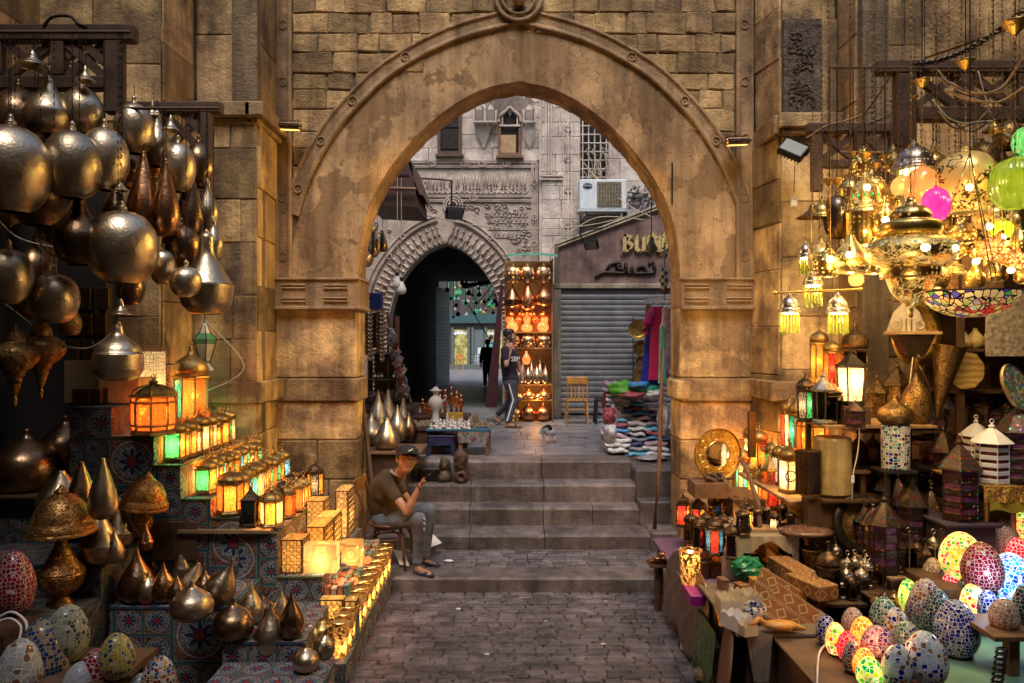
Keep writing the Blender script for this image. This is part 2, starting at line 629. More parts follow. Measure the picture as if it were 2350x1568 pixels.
m.box(-2.4,2.2,7.37,7.74,-.02,.15,bev=.022)
struct(m.build('kerb',step_m))
m=MB()
y=7.75
while y<8.37:
 x=-2.4
 while x<2.2:
  l=RN.uniform(.14,.3)
  m.cur=RN.random()
  m.box(x+.003,x+l-.003,y+.003,min(y+.1,8.39)-.003,.0,.146+RN.uniform(-.004,.004),bev=.006)
  x+=l
 y+=.1
struct(m.build('step_landing',sett_m))
EDGE=[(8.375,.323,1.60),(8.75,.544,1.56),(9.01,.772,1.52),(9.30,1.012,1.50)]
zb=.13
m=MB()
for i,(y,z,xr)in enumerate(EDGE):
 x=-2.0
 cuts=[[-2.0,-.48,.37,xr],[-2.0,-.5,.37,.95,xr],[-2.0,-.5,.39,xr],[-2.0,-.9,.37,xr]][i]
 for a,b in zip(cuts,cuts[1:]):
  m.cur=RN.random()
  dy,dz=RN.uniform(-.012,.008),RN.uniform(-.006,.004)
  N=max(3,int((b-a)/.07))
  n=len(m.v)
  yb=(EDGE[i+1][0]+.05)if i<3 else 9.75
  for k in range(N+1):
   xx=a+.004+(b-a-.008)*k/N
   nz=noise.noise(Vector((xx*2.2,i*3.1,0)))*.014+noise.noise(Vector((xx*9,i*5.1,1)))*.007
   e=.03 if k in(0,N)else .0
   m.v+=[(xx,y+dy+.02,zb-.05),(xx,y+dy+nz*.3,z+dz-.035-nz*.3),(xx,y+dy+.012+e*.3,z+dz-.010+nz*.5),(xx,y+dy+.045,z+dz+nz*.3),(xx,yb,z+dz+.003)]
  for k in range(N):
   for j in range(4):
    q=n+k*5+j
    m.face((q,q+5,q+6,q+1))
  m.face(tuple(n+j for j in range(5)));m.face(tuple(n+N*5+4-j for j in range(5)))
 zb=z
struct(m.build('steps',step_m,smooth=False))
m=MB()
for(a,b,h)in((8.7,9.3,.62),(8.95,9.75,.95)):
 m.cur=RN.random()
 m.box(1.50,2.6,a,b,0,h,bev=.02)
m.box(1.56,2.6,8.3,8.72,0,.36,bev=.02)
m.box(-2.6,-1.98,8.3,9.75,0,.9,bev=.02)
struct(m.build('step_side_blocks',step_m))
m=MB()
y=9.70
row=0
while y<15.2:
 dy=RN.choice([.42,.5,.62])
 x=-4.5+RN.uniform(0,.5)
 while x<6:
  l=RN.uniform(.55,1.0)
  m.cur=RN.random()
  m.box(x+.003,x+l-.003,y+.003,y+dy-.003,.9,1.009+RN.uniform(-.002,.002),bev=.004)
  x+=l
 y+=dy
struct(m.build('plaza_paving',pave_m))
m=MB();m.box(-6,8,9.6,60,.2,.995)
struct(m.build('plaza_base',mortar))
m=MB();m.box(-9,9,15.3,50,.99,1.010)
struct(m.build('road_beyond_tunnel',pave_m))
# ================================================================ THE STONE ARCHWAY
AY,AB=8.2,8.68
px=AY/F
AC=15*px
zz=lambda v:CZ-(v-CV)*px
intr=[(0,187),(70,201),(140,235),(205,284),(262,343),(310,408),(345,478),(365,560),(372,650)]
extr=[(0,57),(146,97),(281,169),(359,239),(411,299),(458,374),(490,450),(512,530),(524,600),(527,650)]
intr=[(u*px,zz(v))for u,v in intr]
extr=[(u*px,zz(v))for u,v in extr]
ii=catmull(intr,26)
ee=catmull(extr,26)
arch=thing('stone_archway','tall pointed stone archway framing the steps up to the sunlit plaza','archway',(0,AY,0))
m=MB()
nR=6
for s in(-1,1):
 n=len(m.v)
 for i in range(27):
  (a,b),(c,d)=ii[i],ee[i]
  for k in range(nR+1):
   t=k/nR
   x,z=a+(c-a)*t,b+(d-b)*t
   x2=x
   if s<0:
    x2=x
   o=.006*noise.noise(Vector((x*s*2,z*2,3)))
   m.v.append((AC+s*x2,o,z))
 for i in range(26):
  for k in range(nR):
   q=n+i*(nR+1)+k
   m.face((q,q+1,q+nR+2,q+nR+1)if s>0 else(q,q+nR+1,q+nR+2,q+1))
m.build('plaster_face',plaster,arch,smooth=True)
m=MB()
for s in(-1,1):
 for i in range(26):
  (a,b),(c,d)=ii[i],ii[i+1]
  m.cur=RN.random()
  off=.004*(i%2)
  m.quad((AC+s*a,0,b-off),(AC+s*c,0,d-off),(AC+s*(c-off),AB-AY,d-off),(AC+s*(a-off),AB-AY,b-off))
m.build('soffit',plaster,arch)
def sweep2(mb,path,prof,M=None):
 """path of (x,z) in the wall plane; prof of (offset along normal, depth forward)"""
 n=len(mb.v)
 k=len(prof)
 for i,p in enumerate(path):
  a,b=path[max(i-1,0)],path[min(i+1,len(path)-1)]
  dx,dz=b[0]-a[0],b[1]-a[1]
  L=math.hypot(dx,dz)or 1
  nx,nz=-dz/L,dx/L
  for o,dep in prof:
   mb.v.append((p[0]+nx*o,-dep,p[1]+nz*o))
 for i in range(len(path)-1):
  for j in range(k-1):
   q=n+i*k+j
   mb.face((q,q+1,q+k+1,q+k))
W_=.185
prof=[(0,0),(0,.035),(.012,.045),(.03,.045),(.042,.03),(.06,.022),(.125,.022),(.143,.03),(.155,.045),(.173,.045),(W_,.035),(W_,0)]
m=MB()
KN={}
for s in(-1,1):
 m=MB()
 sweep2(m,[(AC+s*x,z)for x,z in ee[:20]],[(s*o,d)for o,d in prof])
 MO=m
 mo_=(s,m)
 KN[s]=m
m=MB()
def knot(mb,x,z,ang,r=.046):
 M=Matrix.Rotation(PI/2,3,'X')
 mb.torus((x,-.034,z),r,.008,18,6,M)
 mb.ball((x,-.028,z),.010,8)
 for sgn in():
  c,s_=math.cos(ang),math.sin(ang)
  p=[]
  for k in range(9):
   t=k/8
   al=sgn*(.06+t*.22)
   of=.04*math.cos(t*PI)
   p.append((x+c*al-s_*of,-.036,z+s_*al+c*of))
  mb.tube(p,.008,5)
  p=[(x+c*sgn*(.06+k/8*.22)+s_*.04*math.cos(k/8*PI),-.035,z+s_*sgn*(.06+k/8*.22)-c*.04*math.cos(k/8*PI))for k in range(9)]
  mb.tube(p,.008,5)
for s in(-1,1):
 m=KN[s]
 for i in(5,9,13,17):
  x,z=ee[i]
  a,b=ee[i-1],ee[i+1]
  dx,dz=s*(b[0]-a[0]),b[1]-a[1]
  L=math.hypot(dx,dz)
  nx,nz=-dz/L*s,dx/L*s
  knot(m,AC+s*x+nx*W_/2,z+nz*W_/2,math.atan2(dz,dx))
 m.build('arch_moulding',frieze_m,arch)
m=MB()
XL,XR=(632-CU)*px,(1727-CU)*px
for a,b in((XL+.0,XL+.19),(XR-.19,XR)):
 m=MB()
 sweep2(m,[(a,zz(700)),(a,zz(-150))],[(-o*.19/W_,d+.009)for o,d in prof])
 KN[a]=m
m=MB()
for x,m in((XL+.095,KN[XL+.0]),(XR-.095,KN[XR-.19])):
 for v in(-60,60,190,320,455,590):
  knot(m,x,zz(v),PI/2)
 m.build('vertical_band',frieze_m,arch)
for s,(x0,x1)in((-1,(XL,(820-CU)*px)),(1,((1560-CU)*px,XR))):
 m=MB()
 z1,z0=zz(645),zz(703)
 m.box(x0+.003,x1+.03*(s<0),-.07,AB-AY+.02,z0,z1)
 m.box(x0+.003,x1+(.05 if s<0 else 0),-.095,AB-AY+.03,z1+.002,z1+.03,bev=.008)
 m.box(x0+.003,x1+(.05 if s<0 else 0),-.1,AB-AY+.03,z0-.045,z0-.002,bev=.01)
 xm=(x0+x1)/2
 zc=(z0+z1)/2
 for q in(-1,1):
  for r_ in(.10,.06):
   pts=[(xm+q*.1,zc-r_*.9),(xm+q*.36,zc-r_*.9),(xm+q*.36,zc+r_*.9),(xm+q*.1,zc+r_*.9)]
   m.tube([(x,-.08,z)for x,z in pts],.013,5)
 knot(m,xm,zc,0,.06)
 for i in range(len(m.v)-1,-1,-1):
  break
 m.build('impost_band',frieze_m,arch)
for s,(x0,x1)in((-1,(XL,(818-CU)*px)),(1,((1560-CU)*px,XR))):
 m=MB()
 zs=[0.0,.38,.62,1.02,1.5,1.72,2.06,2.9]
 zs=[zz(v)for v in(1310,1195,1100,1010,922,868,707)]+[]
 zs=[0.1]+zs[1:]
 toneL=[.35,.3,.2,.95,.1,.85]if s<0 else[.4,.5,.3,1.0,.35,.8]
 for k in range(6):
  a,b=zs[k],zs[k+1]
  m.cur=toneL[k]
  e=.035 if k==4 else(.015 if k<3 else 0)
  m.cur=toneL[k]
  if k in(1,2)or k==0:
   c=x0+(x1-x0)*(.52 if k==2 else .66 if k==1 else .4)
   m.box(x0,c-.003,-.005-e,AB-AY,a+.003,b-.003,bev=.014)
   m.cur=RN.random()*.6
   m.box(c+.003,x1+(e if s<0 else 0),-.008-e,AB-AY+.01,a+.003,b-.003,bev=.014)
  else:
   m.box(x0,x1+(e if s<0 else 0),-.01-e,AB-AY+.01*(k%2),a+.003,b-.003,bev=.014)
 if s>0:
  m.box(x0-.04,x0+.1,-.06,AB-AY+.03,zs[4]+.02,zs[5]-.02,bev=.02)
 m.build('jamb',stone_w,arch)
m=MB()
def inring(p,l,h):
 x,z=abs(p.x-AC),p.z
 for i in range(26):
  (a,b),(c,d)=ee[i],ee[i+1]
  if min(a,c)-.02<=x<=max(a,c)+.02:
   return z<max(b,d)-.03+.0
 return x<.3 and z<5.9
wallrun(m,(XL+.19,0),(XR-.19,0),2.7,6.9,.215,.33,.006,.016,.012,.004,inring,.010,view=(0,-5))
m.build('rubble_masonry',stone_r,arch)
m=MB()
out=[(AC+s,z)for s,z in[(0,0)]]
for s in(-1,1):
 edge=ee
 n=len(m.v)
 for(x,z)in edge:
  m.v+=[(AC+s*x,.014,z),(AC+s*x,AB-AY,z)]
 X=(XL-.0 if s<0 else XR)
 T=8.2
 for(x,z)in edge:
  m.v+=[(X,.014,z),(X,AB-AY,z)]
 k0=n
 k1=n+2*len(edge)
 for i in range(len(edge)-1):
  m.face((k0+2*i,k0+2*i+2,k1+2*i+2,k1+2*i))
  m.face((k0+2*i+1,k1+2*i+1,k1+2*i+3,k0+2*i+3))
m.box(XL,XR,.014,AB-AY,ee[0][1],6.9)
for s in(-1,1):
 for i in range(26):
  (a,b),(c,d)=ii[i],ii[i+1]
  (e,f),(g,h)=ee[i],ee[i+1]
  y=AB-AY
  m.quad((AC+s*a,y,b),(AC+s*c,y,d),(AC+s*g,y,h),(AC+s*e,y,f))
m.build('wall_core',mortar,arch)
m=MB()
MR=Matrix.Rotation(PI/2,3,'X')
zc=zz(0)
for r_,t_ in((.25,.026),(.18,.018)):
 m.torus((AC,-.06,zc),r_,t_,36,8,MR)
m.lathe([(0,-.07),(.26,-.05),(.26,.03)],36,M=Matrix.Translation((AC,0,zc))@Matrix.Rotation(-PI/2,4,'X')@Matrix.Scale(-1,4,(0,0,1)))
m.build('roundel',frieze_m,arch,smooth=True)
m=MB();m.ball((AC,-.08,zz(2)),.085,16,(1,.7,1));m.build('boss',stone_w,arch,smooth=True)
m=MB();m.box(zz(0)*0+(1541-CU)*px,(1541-CU)*px+.014,-.02,0,zz(468),zz(375));m.build('iron_bar',iron,arch)
# ================================================================ FLANKING WALLS
wl=thing('stone_wall','stepped ashlar wall with carved ledge behind the hanging silver lamps, left of the archway','wall')
L0,L1,L2,L3,L4,L5=(-2.62,8.2),(-2.567,7.46),(-3.22,7.46),(-3.22,6.81),(-4.35,6.81),(-4.35,3.0)
zl=4.69
m=MB()
wallrun(m,L0,L1,0,zl,.52,.9,.02)
wallrun(m,L2,L1,0,zl,.50,.40,.02)
wallrun(m,L0,(-2.60,7.55),zl+.22,7.8,.62,.9,.02)
wallrun(m,(-3.22,7.56),(-2.60,7.56),zl+.22,7.8,.66,.8,.02)
wallrun(m,L3,L2,0,7.8,.6,.7,.02)
wallrun(m,(-3.62,6.81),L3,0,3.9,.46,.5,.02)
wallrun(m,L4,L3,3.9,7.8,.62,.62,.02)
wallrun(m,(-4.35,1.0),L4,3.9,7.8,.62,.9,.02)
m.build('ashlar',stone_w,wl)
m=MB()
for a,b,z0,z1 in((L0,L1,-.1,11),(L2,L1,-.1,zl+.1),((-3.22,7.56),(-2.6,7.56),zl,11),(L3,L2,-.1,11),((-3.62,6.81),L3,-.1,3.84),(L4,L3,3.85,11),((-4.35,1.0),L4,3.85,11)):  # backing raised above the ashlar, out of view, to cut side sky
 slab(m,a,b,z0,z1,.25)
m.box(-3.5,-2.55,8.3,8.4,4,11);slab(m,(-3.22,7.3),(-3.22,7.9),4,11,.25);m.build('backing',mortar,wl)
m=MB()
for z0,z1,e in((zl-.01,zl+.05,.03),(zl+.052,zl+.2,.09)):
 m.box(-3.24,-2.60,7.44-e,7.7,z0,z1,bev=.012)
 m.box(-2.66,-2.567+e,7.44-e,8.19,z0+.002,z1-.002,bev=.012)
m.box(-3.2,-2.567+.05,7.41,8.18,zz(868)-.22,zz(868),bev=.012)
m.build('ledge',stone_w,wl)
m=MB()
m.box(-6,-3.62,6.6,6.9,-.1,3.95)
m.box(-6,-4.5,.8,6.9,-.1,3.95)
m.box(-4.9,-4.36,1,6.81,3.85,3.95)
m.build('shop_recess',black_m,wl)  # near-black sheets put the shop's shade into colour
wr=thing('stone_wall','stepped ashlar wall with carved relief panel above the brass lamps, right of the archway','wall')
R0,R1,R2,R3,R4,R5=(2.66,8.2),(2.76,7.6),(3.36,7.6),(3.36,7.2),(4.0,7.2),(4.45,6.4)
zr=4.60
m=MB()
wallrun(m,R0,R1,0,zr,.52,.9,.02)
wallrun(m,R1,R2,0,zr,.56,.62,.02)
wallrun(m,(2.70,8.2),(2.80,7.7),zr+.22,7.9,.62,.9,.02)
wallrun(m,(2.80,7.7),(3.36,7.7),zr+1.22,7.9,.5,.7,.02)
wallrun(m,R3,R2,0,7.9,.6,.7,.02)
wallrun(m,R3,R4,0,7.9,.6,.5,.02)
wallrun(m,R4,R5,3.9,7.9,.66,.6,.02)
wallrun(m,R5,(5.2,5.4),3.9,7.9,.66,.7,.02)
wallrun(m,(5.2,1),(5.2,5.4),3.9,7.9,.66,.7,.02)
m.build('ashlar',stone_w,wr)
m=MB()
for a,b,z0,z1 in((R0,R1,-.1,zr+.1),((2.70,8.2),(2.8,7.7),zr,11),(R1,R2,-.1,zr+.1),((2.8,7.7),(3.36,7.7),zr,11),((3.36,7.1),(3.36,7.75),-.1,11),(R3,R4,-.1,11),(R4,R5,3.85,11),(R5,(5.2,5.4),3.85,11),((5.2,1),(5.2,5.4),3.85,11)):  # backing carried past the ashlar top, unseen, to shut out side sky
 slab(m,a,b,z0,z1,.25)
m.box(2.6,3.6,8.3,8.4,4,11);m.build('backing',mortar,wr)
m=MB()
m.box(2.74,3.37,7.5,7.85,zr,zr+.06,bev=.012);m.box(2.70,3.39,7.46,7.85,zr+.062,zr+.21,bev=.012)
m.box(2.66,2.76,7.52,8.18,zr+.002,zr+.2,bev=.012)
m.box(2.62,3.30,7.5,8.18,zz(868)-.2,zz(868),bev=.012)
m.build('ledge',stone_w,wr)
m=MB()
relief=mstone('worn_relief_stone',(.20,.15,.12),(.12,.09,.07),(.16,.12,.095),.2,3.0,sc=1.6)
m.box(2.80,3.18,7.62,7.7,zr+.23,zr+1.22)
for k in range(26):
 x=RN.uniform(2.86,3.1);z=RN.uniform(zr+.3,zr+1.1)
 p=[(x+.06*math.cos(t*.8+k)*(t/8),7.615,z+.06*math.sin(t*.8+k)*(t/8))for t in range(9)]
 m.tube(p,.009,5)
m.build('relief_panel',relief,wr)
m=MB();m.box(3.19,3.36,7.63,7.7,zr+.23,zr+1.22,bev=.01);m.build('corner_stone',stone_w,wr)
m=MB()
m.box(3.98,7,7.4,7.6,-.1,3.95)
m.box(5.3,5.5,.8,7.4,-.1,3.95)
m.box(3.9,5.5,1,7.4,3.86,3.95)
m.build('shop_recess',black_m,wr)  # shade of the right shop painted as near-black sheets
for nm,lb,bx in(('building','unseen stone building on the left behind the camera, added to cut the sky',(-6.5,-4.4,-12,.9)),('building','unseen stone building on the right behind the camera, added to cut the sky',(5.3,7,-12,.9)),('building','tall unseen building added across the lane behind the camera to block the sun',(-4.3,5.2,-6,-3.2))):  # unseen buildings added behind the camera to cut sky and sun from the front
 x0,x1,y0,y1=bx
 hh_=15.0 if 'tall' in lb else 13
 b=MB();b.box(x0,x1,y0,y1,-.1,hh_)
 t=thing(nm,lb,'building')
 b.build('wall',stone_d,t)
 b=MB();b.box(x0-.1,x1+.1,y0-.1,y1+.1,hh_+.01,hh_+.2);b.build('parapet',stone_d,t)
# ================================================================ BACK OF THE PLAZA
FY=15.0
fp=FY/F
fx=lambda u:(u-CU)*fp
fz=lambda v:CZ-(v-CV)*fp
fac=thing('carved_stone_gateway','pale carved stone gateway with inscription panel and dark arched passage across the plaza','building',(0,FY,0))
TC=1022
to=[(0,558),(40,575),(80,612),(108,655),(124,705),(130,760),(132,1000)]
ti=catmull([(u*fp,fz(v))for u,v in to],24)
tcx=fx(TC)
m=MB()
X0,X1,ZT=-4.4,fx(1236),fz(372)
for s in(-1,1):
 X=X0 if s<0 else X1
 for i in range(24):
  (a,b),(c,d)=ti[i],ti[i+1]
  m.quad((tcx+s*a,0,b),(X,0,b),(X,0,d),(tcx+s*c,0,d))
m.quad((X0,0,ti[0][1]),(X1,0,ti[0][1]),(X1,0,ZT),(X0,0,ZT))
m.quad((X1,0,1),(X1,.8,1),(X1,.8,ZT),(X1,0,ZT))
m.build('carved_wall',stone_c,fac)
m=MB()
for s in(-1,1):
 for i in range(24):
  (a,b),(c,d)=ti[i],ti[i+1]
  m.quad((tcx+s*a,0,b),(tcx+s*c,0,d),(tcx+s*c,.5,d),(tcx+s*a,.5,b))
m.build('arch_reveal',stone_c,fac)
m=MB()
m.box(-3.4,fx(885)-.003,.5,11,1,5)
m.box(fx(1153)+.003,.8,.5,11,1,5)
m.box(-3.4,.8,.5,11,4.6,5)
m.build('passage_walls',black_m,fac)  # passage shade put into the near-black wall colour
m=MB()
for s in(-1,1):
 L=0
 for i in range(23):
  (a,b),(c,d)=ti[i],ti[i+1]
  if b<1.6:
   break
  dx,dz=c-a,d-b
  l=math.hypot(dx,dz)
  nx,nz=-dz/l,dx/l
  k=max(1,round(l/.09))
  for q in range(k):
   t=(q+.5)/k
   x,z=a+dx*t,b+dz*t
   w2=l/k*.42
   for r0,r1,dep in((.03,.17,.06),(.19,.31,.09),(.33,.42,.05)):
    sh=.0 if r0<.1 else w2
    cx_,cz_=x+dx/l*sh,z+dz/l*sh
    p=[]
    for aa,bb in((-w2,r0),(w2,r0),(w2*.2,r1),(-w2*.2,r1)):
     p.append((tcx+s*(cx_+dx/l*aa+nx*bb),cz_+dz/l*aa+nz*bb))
    m.cur=RN.random()
    nn=len(m.v)
    m.v+=[(u_,0,v_)for u_,v_ in p]+[(p[0][0]*.5+p[1][0]*.5,-dep,p[0][1]*.5+p[1][1]*.5),(p[2][0]*.5+p[3][0]*.5,-dep*.8,p[2][1]*.5+p[3][1]*.5)]
    m.face((nn,nn+4,nn+5,nn+3));m.face((nn+1,nn+2,nn+5,nn+4));m.face((nn,nn+1,nn+4));m.face((nn+2,nn+3,nn+5))
m.build('chevron_band',stone_c,fac)
m=MB()
for s in(-1,1):
 pth=[]
 for i in range(24):
  (a,b),(c,d)=ti[i],ti[i+1]
  if b<1.6:break
  l=math.hypot(c-a,d-b)
  pth.append((tcx+s*(a-(d-b)/l*.47),b+(c-a)/l*.47))
 sweep2(m,pth,[(s*o*.9,d)for o,d in((0,0),(0,.06),(.03,.07),(.05,.03),(.09,.03),(.11,.07),(.14,.06),(.14,0))])
M90=Matrix.Rotation(PI/2,3,'X')
for r_ in(.19,.14,.08):
 m.torus((fx(1040),-.05,fz(470)-.02),r_,.018,24,6,M90)
for x,v in((1125,545),(1160,590),(1185,630),(925,545),(895,590)):
 m.torus((fx(x),-.06,fz(v)),.05,.014,14,5,M90)
m.build('arch_moulding',stone_c,fac)
def hband(mb,u0,u1,v,knots):
 for dz in(-.06,-.03,.03,.06):
  mb.box(fx(u0),fx(u1),-.045,.01,fz(v)+dz-.01,fz(v)+dz+.01)
 for k in knots:
  mb.torus((fx(k),-.045,fz(v)),.055,.016,14,5,M90)
  mb.torus((fx(k)+.05,-.045,fz(v)),.045,.014,14,5,M90)
m=MB()
hband(m,800,1232,378,(925,990,1065,1105,1160))
hband(m,800,1225,456,(905,1035,1085))
for dx in(-.05,-.02,.03,.06):
 m.box(fx(1226)+dx-.01,fx(1226)+dx+.01,-.044,.01,fz(700),fz(372))
for v in(420,500,560):
 m.torus((fx(1226),-.045,fz(v)),.055,.016,14,5,M90)
m.build('panel_frame',stone_c,fac)
m=MB()
rr=random.Random(5)
for x in[942,950,962,968,981,988,994,1003,1013,1020,1032,1036,1047,1053,1064,1070,1079,1086,1094,1101,1111,1118,1128,1134,1140,1152,1158,1170,1178,1186,1197,1205]:
 h0,h1=438-rr.uniform(0,8),400+rr.uniform(0,8)
 m.tube([(fx(x),-.012,fz(h0)),(fx(x+rr.uniform(-1,1)),-.02,fz((h0+h1)/2)),(fx(x+1),-.012,fz(h1))],[.014,.017,.02],5)
for k in range(22):
 x=938+k*12.4
 a=rr.uniform(5,9)
 p=[(fx(x+a*math.cos(t/8*PI*1.2+.3)+5),-.018,fz(437+(5+a*.4)*math.sin(t/8*PI*1.3)))for t in range(9)]
 m.tube(p,[.010+.008*math.sin(t/8*PI)for t in range(9)],5)
 if k%3==0:
  m.ball((fx(x),-.01,fz(404+rr.uniform(0,26))),.02,6)
m.build('inscription',stone_c,fac,smooth=True)
m=MB()
for k in range(150):
 u=rr.uniform(850,1222);v=rr.uniform(470,620)
 du=u-TC
 if math.hypot(du,(v-690)*.95)<196 or math.hypot(u-1040,v-470)<24 or u>1215:
  continue
 a0=rr.uniform(0,6.3);R_=rr.uniform(5,9);sg=rr.choice((-1,1))
 p=[(fx(u+R_*(1-t/14)*math.cos(a0+sg*t*.7)),-.016,fz(v+R_*(1-t/14)*math.sin(a0+sg*t*.7)))for t in range(11)]
 m.tube(p,.013,4)
for v in(497,512,527,545):
 m.tube([(fx(1120),-.014,fz(v)),(fx(1212),-.014,fz(v+1))],.01,4)
 for k in range(9):
  m.tube([(fx(1124+k*10),-.016,fz(v-2)),(fx(1127+k*10),-.016,fz(v-12))],.011,4)
m.build('arabesque_relief',stone_c,fac,smooth=True)
up=thing('stone_house_front','pale stone house front with windows rising above the gateway and shop','building',(0,FY,0))
m=MB()
op=[(1003,1062,262,359),(1143,1197,256,361)]
def wskip(p,l,h):
 return any(fx(a)-l*.45<p.x<fx(b)+l*.45 and fz(d)-h*.3<p.z<fz(c)+h*.3 for a,b,c,d in op)
wallrun(m,(-5,0),(fx(1243),0),fz(370),8.6,.3,.5,.03,.004,.008,.003,None,.004,view=(0,-5))
wallrun(m,(fx(1243),-.12),(fx(1330),-.12),1.0,8.6,.33,.36,.03,.004,.01,.003,None,.004,view=(0,-15))
wallrun(m,(fx(1330),0),(8,0),1.0,8.6,.42,.6,.03,.004,.01,.003,None,.004,view=(0,-5))
for i in range(len(m.v)):
 x,y,z=m.v[i]
m.build('ashlar',stone_p,up)
m=MB();m.box(-5,8,.8,1.0,5.1,8.6);m.box(.85,8,.8,1.0,1,5.09);m.box(-5,fx(1240),.03,.79,fz(366),8.6);m.box(fx(1237),fx(1329),-.09,.79,1,8.6);m.box(fx(1331),8,.031,.79,1,8.6)
m.build('backing',stone_p,up)
m=MB()
for u in(1252,1258,1264):
 m.box(fx(u)-.016,fx(u)+.016,-.20,-.14,fz(405),8.4)
for u in(1292,1302,1310):
 m.box(fx(u)-.014,fx(u)+.014,-.20,-.14,fz(640),8.4)
for v in(408,416):
 m.box(fx(1238),fx(1290),-.20,-.14,fz(v)-.014,fz(v)+.014)
for v in(300,370,440,520):
 m.torus((fx(1302),-.17,fz(v)),.055,.018,14,5,M90)
for v in(493,500,507):
 m.box(fx(1318),fx(1530),-.09,.02,fz(v)-.02,fz(v)+.02)
m.build('moulding',stone_p,up)
def window(u0,u1,v0,v1,label_mat,kind):
 w_=MB()
 t=.06
 x0,x1,z0,z1=fx(u0),fx(u1),fz(v1),fz(v0)
 w_.box(x0,x0+t,-.10,.02,z0,z1);w_.box(x1-t,x1,-.10,.02,z0,z1)
 w_.box(x0+t,x1-t,-.098,.02,z0,z0+t);w_.box(x0+t,x1-t,-.098,.02,z1-t,z1)
 o=w_.build('window',label_mat,up)
 g=MB()
 if kind=='shutter':
  g.box(x0+t,x1-t,-.05,-.045,z0+t,z1-t)
  g.box(x0+t,x1-t,-.07,-.052,z0+.55,z0+.6);g.box(x0+t,x1-t,-.07,-.052,z0+.12,z0+.16)
  g.build('shutter',iron,o)
 else:
  g.box(x0+t,x1-t,-.05,-.045,z0+t,z1-t)
  g.build('pane',black_m,o)
  h=MB();h.box(x0+t,x0+.36,-.08,-.055,z0+t,z0+.42)
  h.build('board',wood_l,o)
 s=MB();s.box(x0-.04,x1+.04,-.13,-.04,z0-.05,z0-.002);s.build('sill',label_mat,o)
 return o
window(1005,1060,200,357,wood_d,'shutter')
o=window(1143,1197,232,360,wood_m,'dark')
m=MB()
for s in(-1,1):
 m.tube([(fx(1170+s*26),-.12,fz(283)),(fx(1170+s*22),-.13,fz(270)),(fx(1170+s*10),-.13,fz(260)),(fx(1170),-.13,fz(250))],.03,6)
 m.tube([(fx(1170+s*17),-.1,fz(290)),(fx(1170+s*17),-.1,fz(262))],.016,6)
m.box(fx(1146),fx(1194),-.12,-.1,fz(294),fz(290))
m.build('arched_head',stone_p,o)
m=MB()
for u0,u1 in((1088,1140),(1200,1228)):
 x0,x1=fx(u0),fx(u1)
 z0,z1=fz(290),fz(262)
 m.box(x0,x1,-.30,-.27,z0-.01,z0+.03)
 n_=2 if u1-u0>40 else 1
 wd=(x1-x0)/n_
 for k in range(n_):
  a=x0+k*wd
  for q in(a,a+wd-.03):
   m.box(q,q+.03,-.29,-.03,z0+.031,z1)
  for j in range(-2,4):
   for sg in(-1,1):
    xa,xb=a+.04,a+wd-.04
    m.tube([(xa if sg>0 else xb,-.28,z0+.05+j*.05),(xb if sg>0 else xa,-.28,z0+.05+j*.05+.17)],.008,4)
  m.poly([(a+.03,-.291,z1),(a+wd-.03,-.291,z1),(a+wd/2,-.291,z1+.12)])
  m.poly([(a,-.285,z1),(a+wd/2,-.285,z1+.14),(a+wd/2,0,z1+.14),(a,0,z1)])
  m.poly([(a+wd,-.285,z1),(a+wd/2,-.285,z1+.14),(a+wd/2,0,z1+.14),(a+wd,0,z1)])
  m.poly([(a,-.28,z0-.01),(a+wd,-.28,z0-.01),(a+wd/2,0,z0-.22)])
for u,v,hh in((1110,300,.4),(1170,236,.3),(1150,240,.25),(1190,240,.25),(1130,245,.2),(1210,245,.2),(1215,305,.35)):
 x,z=fx(u),fz(v)
 m.poly([(x-.16,-.2,z),(x,-.26,z+.16),(x,-.05,z-hh)])
 m.poly([(x+.16,-.2,z),(x,-.26,z+.16),(x,-.05,z-hh)])
m.build('stalactite_hood',stone_p,up)
m=MB()
m.box(fx(1332),fx(1396),-.04,-.02,fz(432),fz(250))
m.build('window_void',black_m,up)  # near-black sheet painted as the shade behind the grille
m=MB()
for k in range(5):
 m.tube([(fx(1336+k*13.5),-.12,fz(434)),(fx(1336+k*13.5),-.12,fz(250))],.014,5)
for k in range(8):
 m.tube([(fx(1332),-.125,fz(430-k*19.5)),(fx(1396),-.125,fz(430-k*19.5))],.014,5)
m.build('window_grille',stone_p,up)
m=MB();m.box(fx(1334),fx(1394),-.06,-.03,fz(480),fz(436));m.build('blocked_panel',stone_c,up)
m=MB()
for k in range(17):
 u=RN.uniform(1335,1395);v=RN.uniform(330,400)
 p=[(fx(u),-.14,fz(v))]
 for q in range(7):
  u+=RN.uniform(-12,12);v+=RN.uniform(2,24)
  p.append((fx(u),-.15-RN.random()*.05,fz(v)))
 m.tube(catmull(p,20),.008,4)
tag(m.build('tangled_cables',cord_w),'tangle of pale cables hanging out of the barred window','cables')
for o in[o for o in bpy.data.objects if o.name=='tangled_cables']:
 o.location=(0,FY,0)
m=MB();m.box(-5,8,-.2,1.0,8.61,8.8);m.build('cornice',stone_p,up)
t=thing('building','shaded building wall on the left edge of the plaza behind the archway','building')
m=MB();wallrun(m,(-3.9,8.7),(-3.9,15),1,6.2,.45,.8,view=(0,12));m.build('ashlar',stone_c,t)
m=MB();m.box(-4.6,-3.9,8.7,15,.5,6.2);m.build('backing',stone_c,t)
t=thing('building','shaded building wall on the right edge of the plaza behind the archway','building')
m=MB();wallrun(m,(5.2,8.7),(5.2,14.9),1,6.2,.45,.8,view=(0,12));m.build('ashlar',stone_c,t)
m=MB();m.box(5.2,5.9,8.7,15,.5,6.2);m.build('backing',stone_c,t)
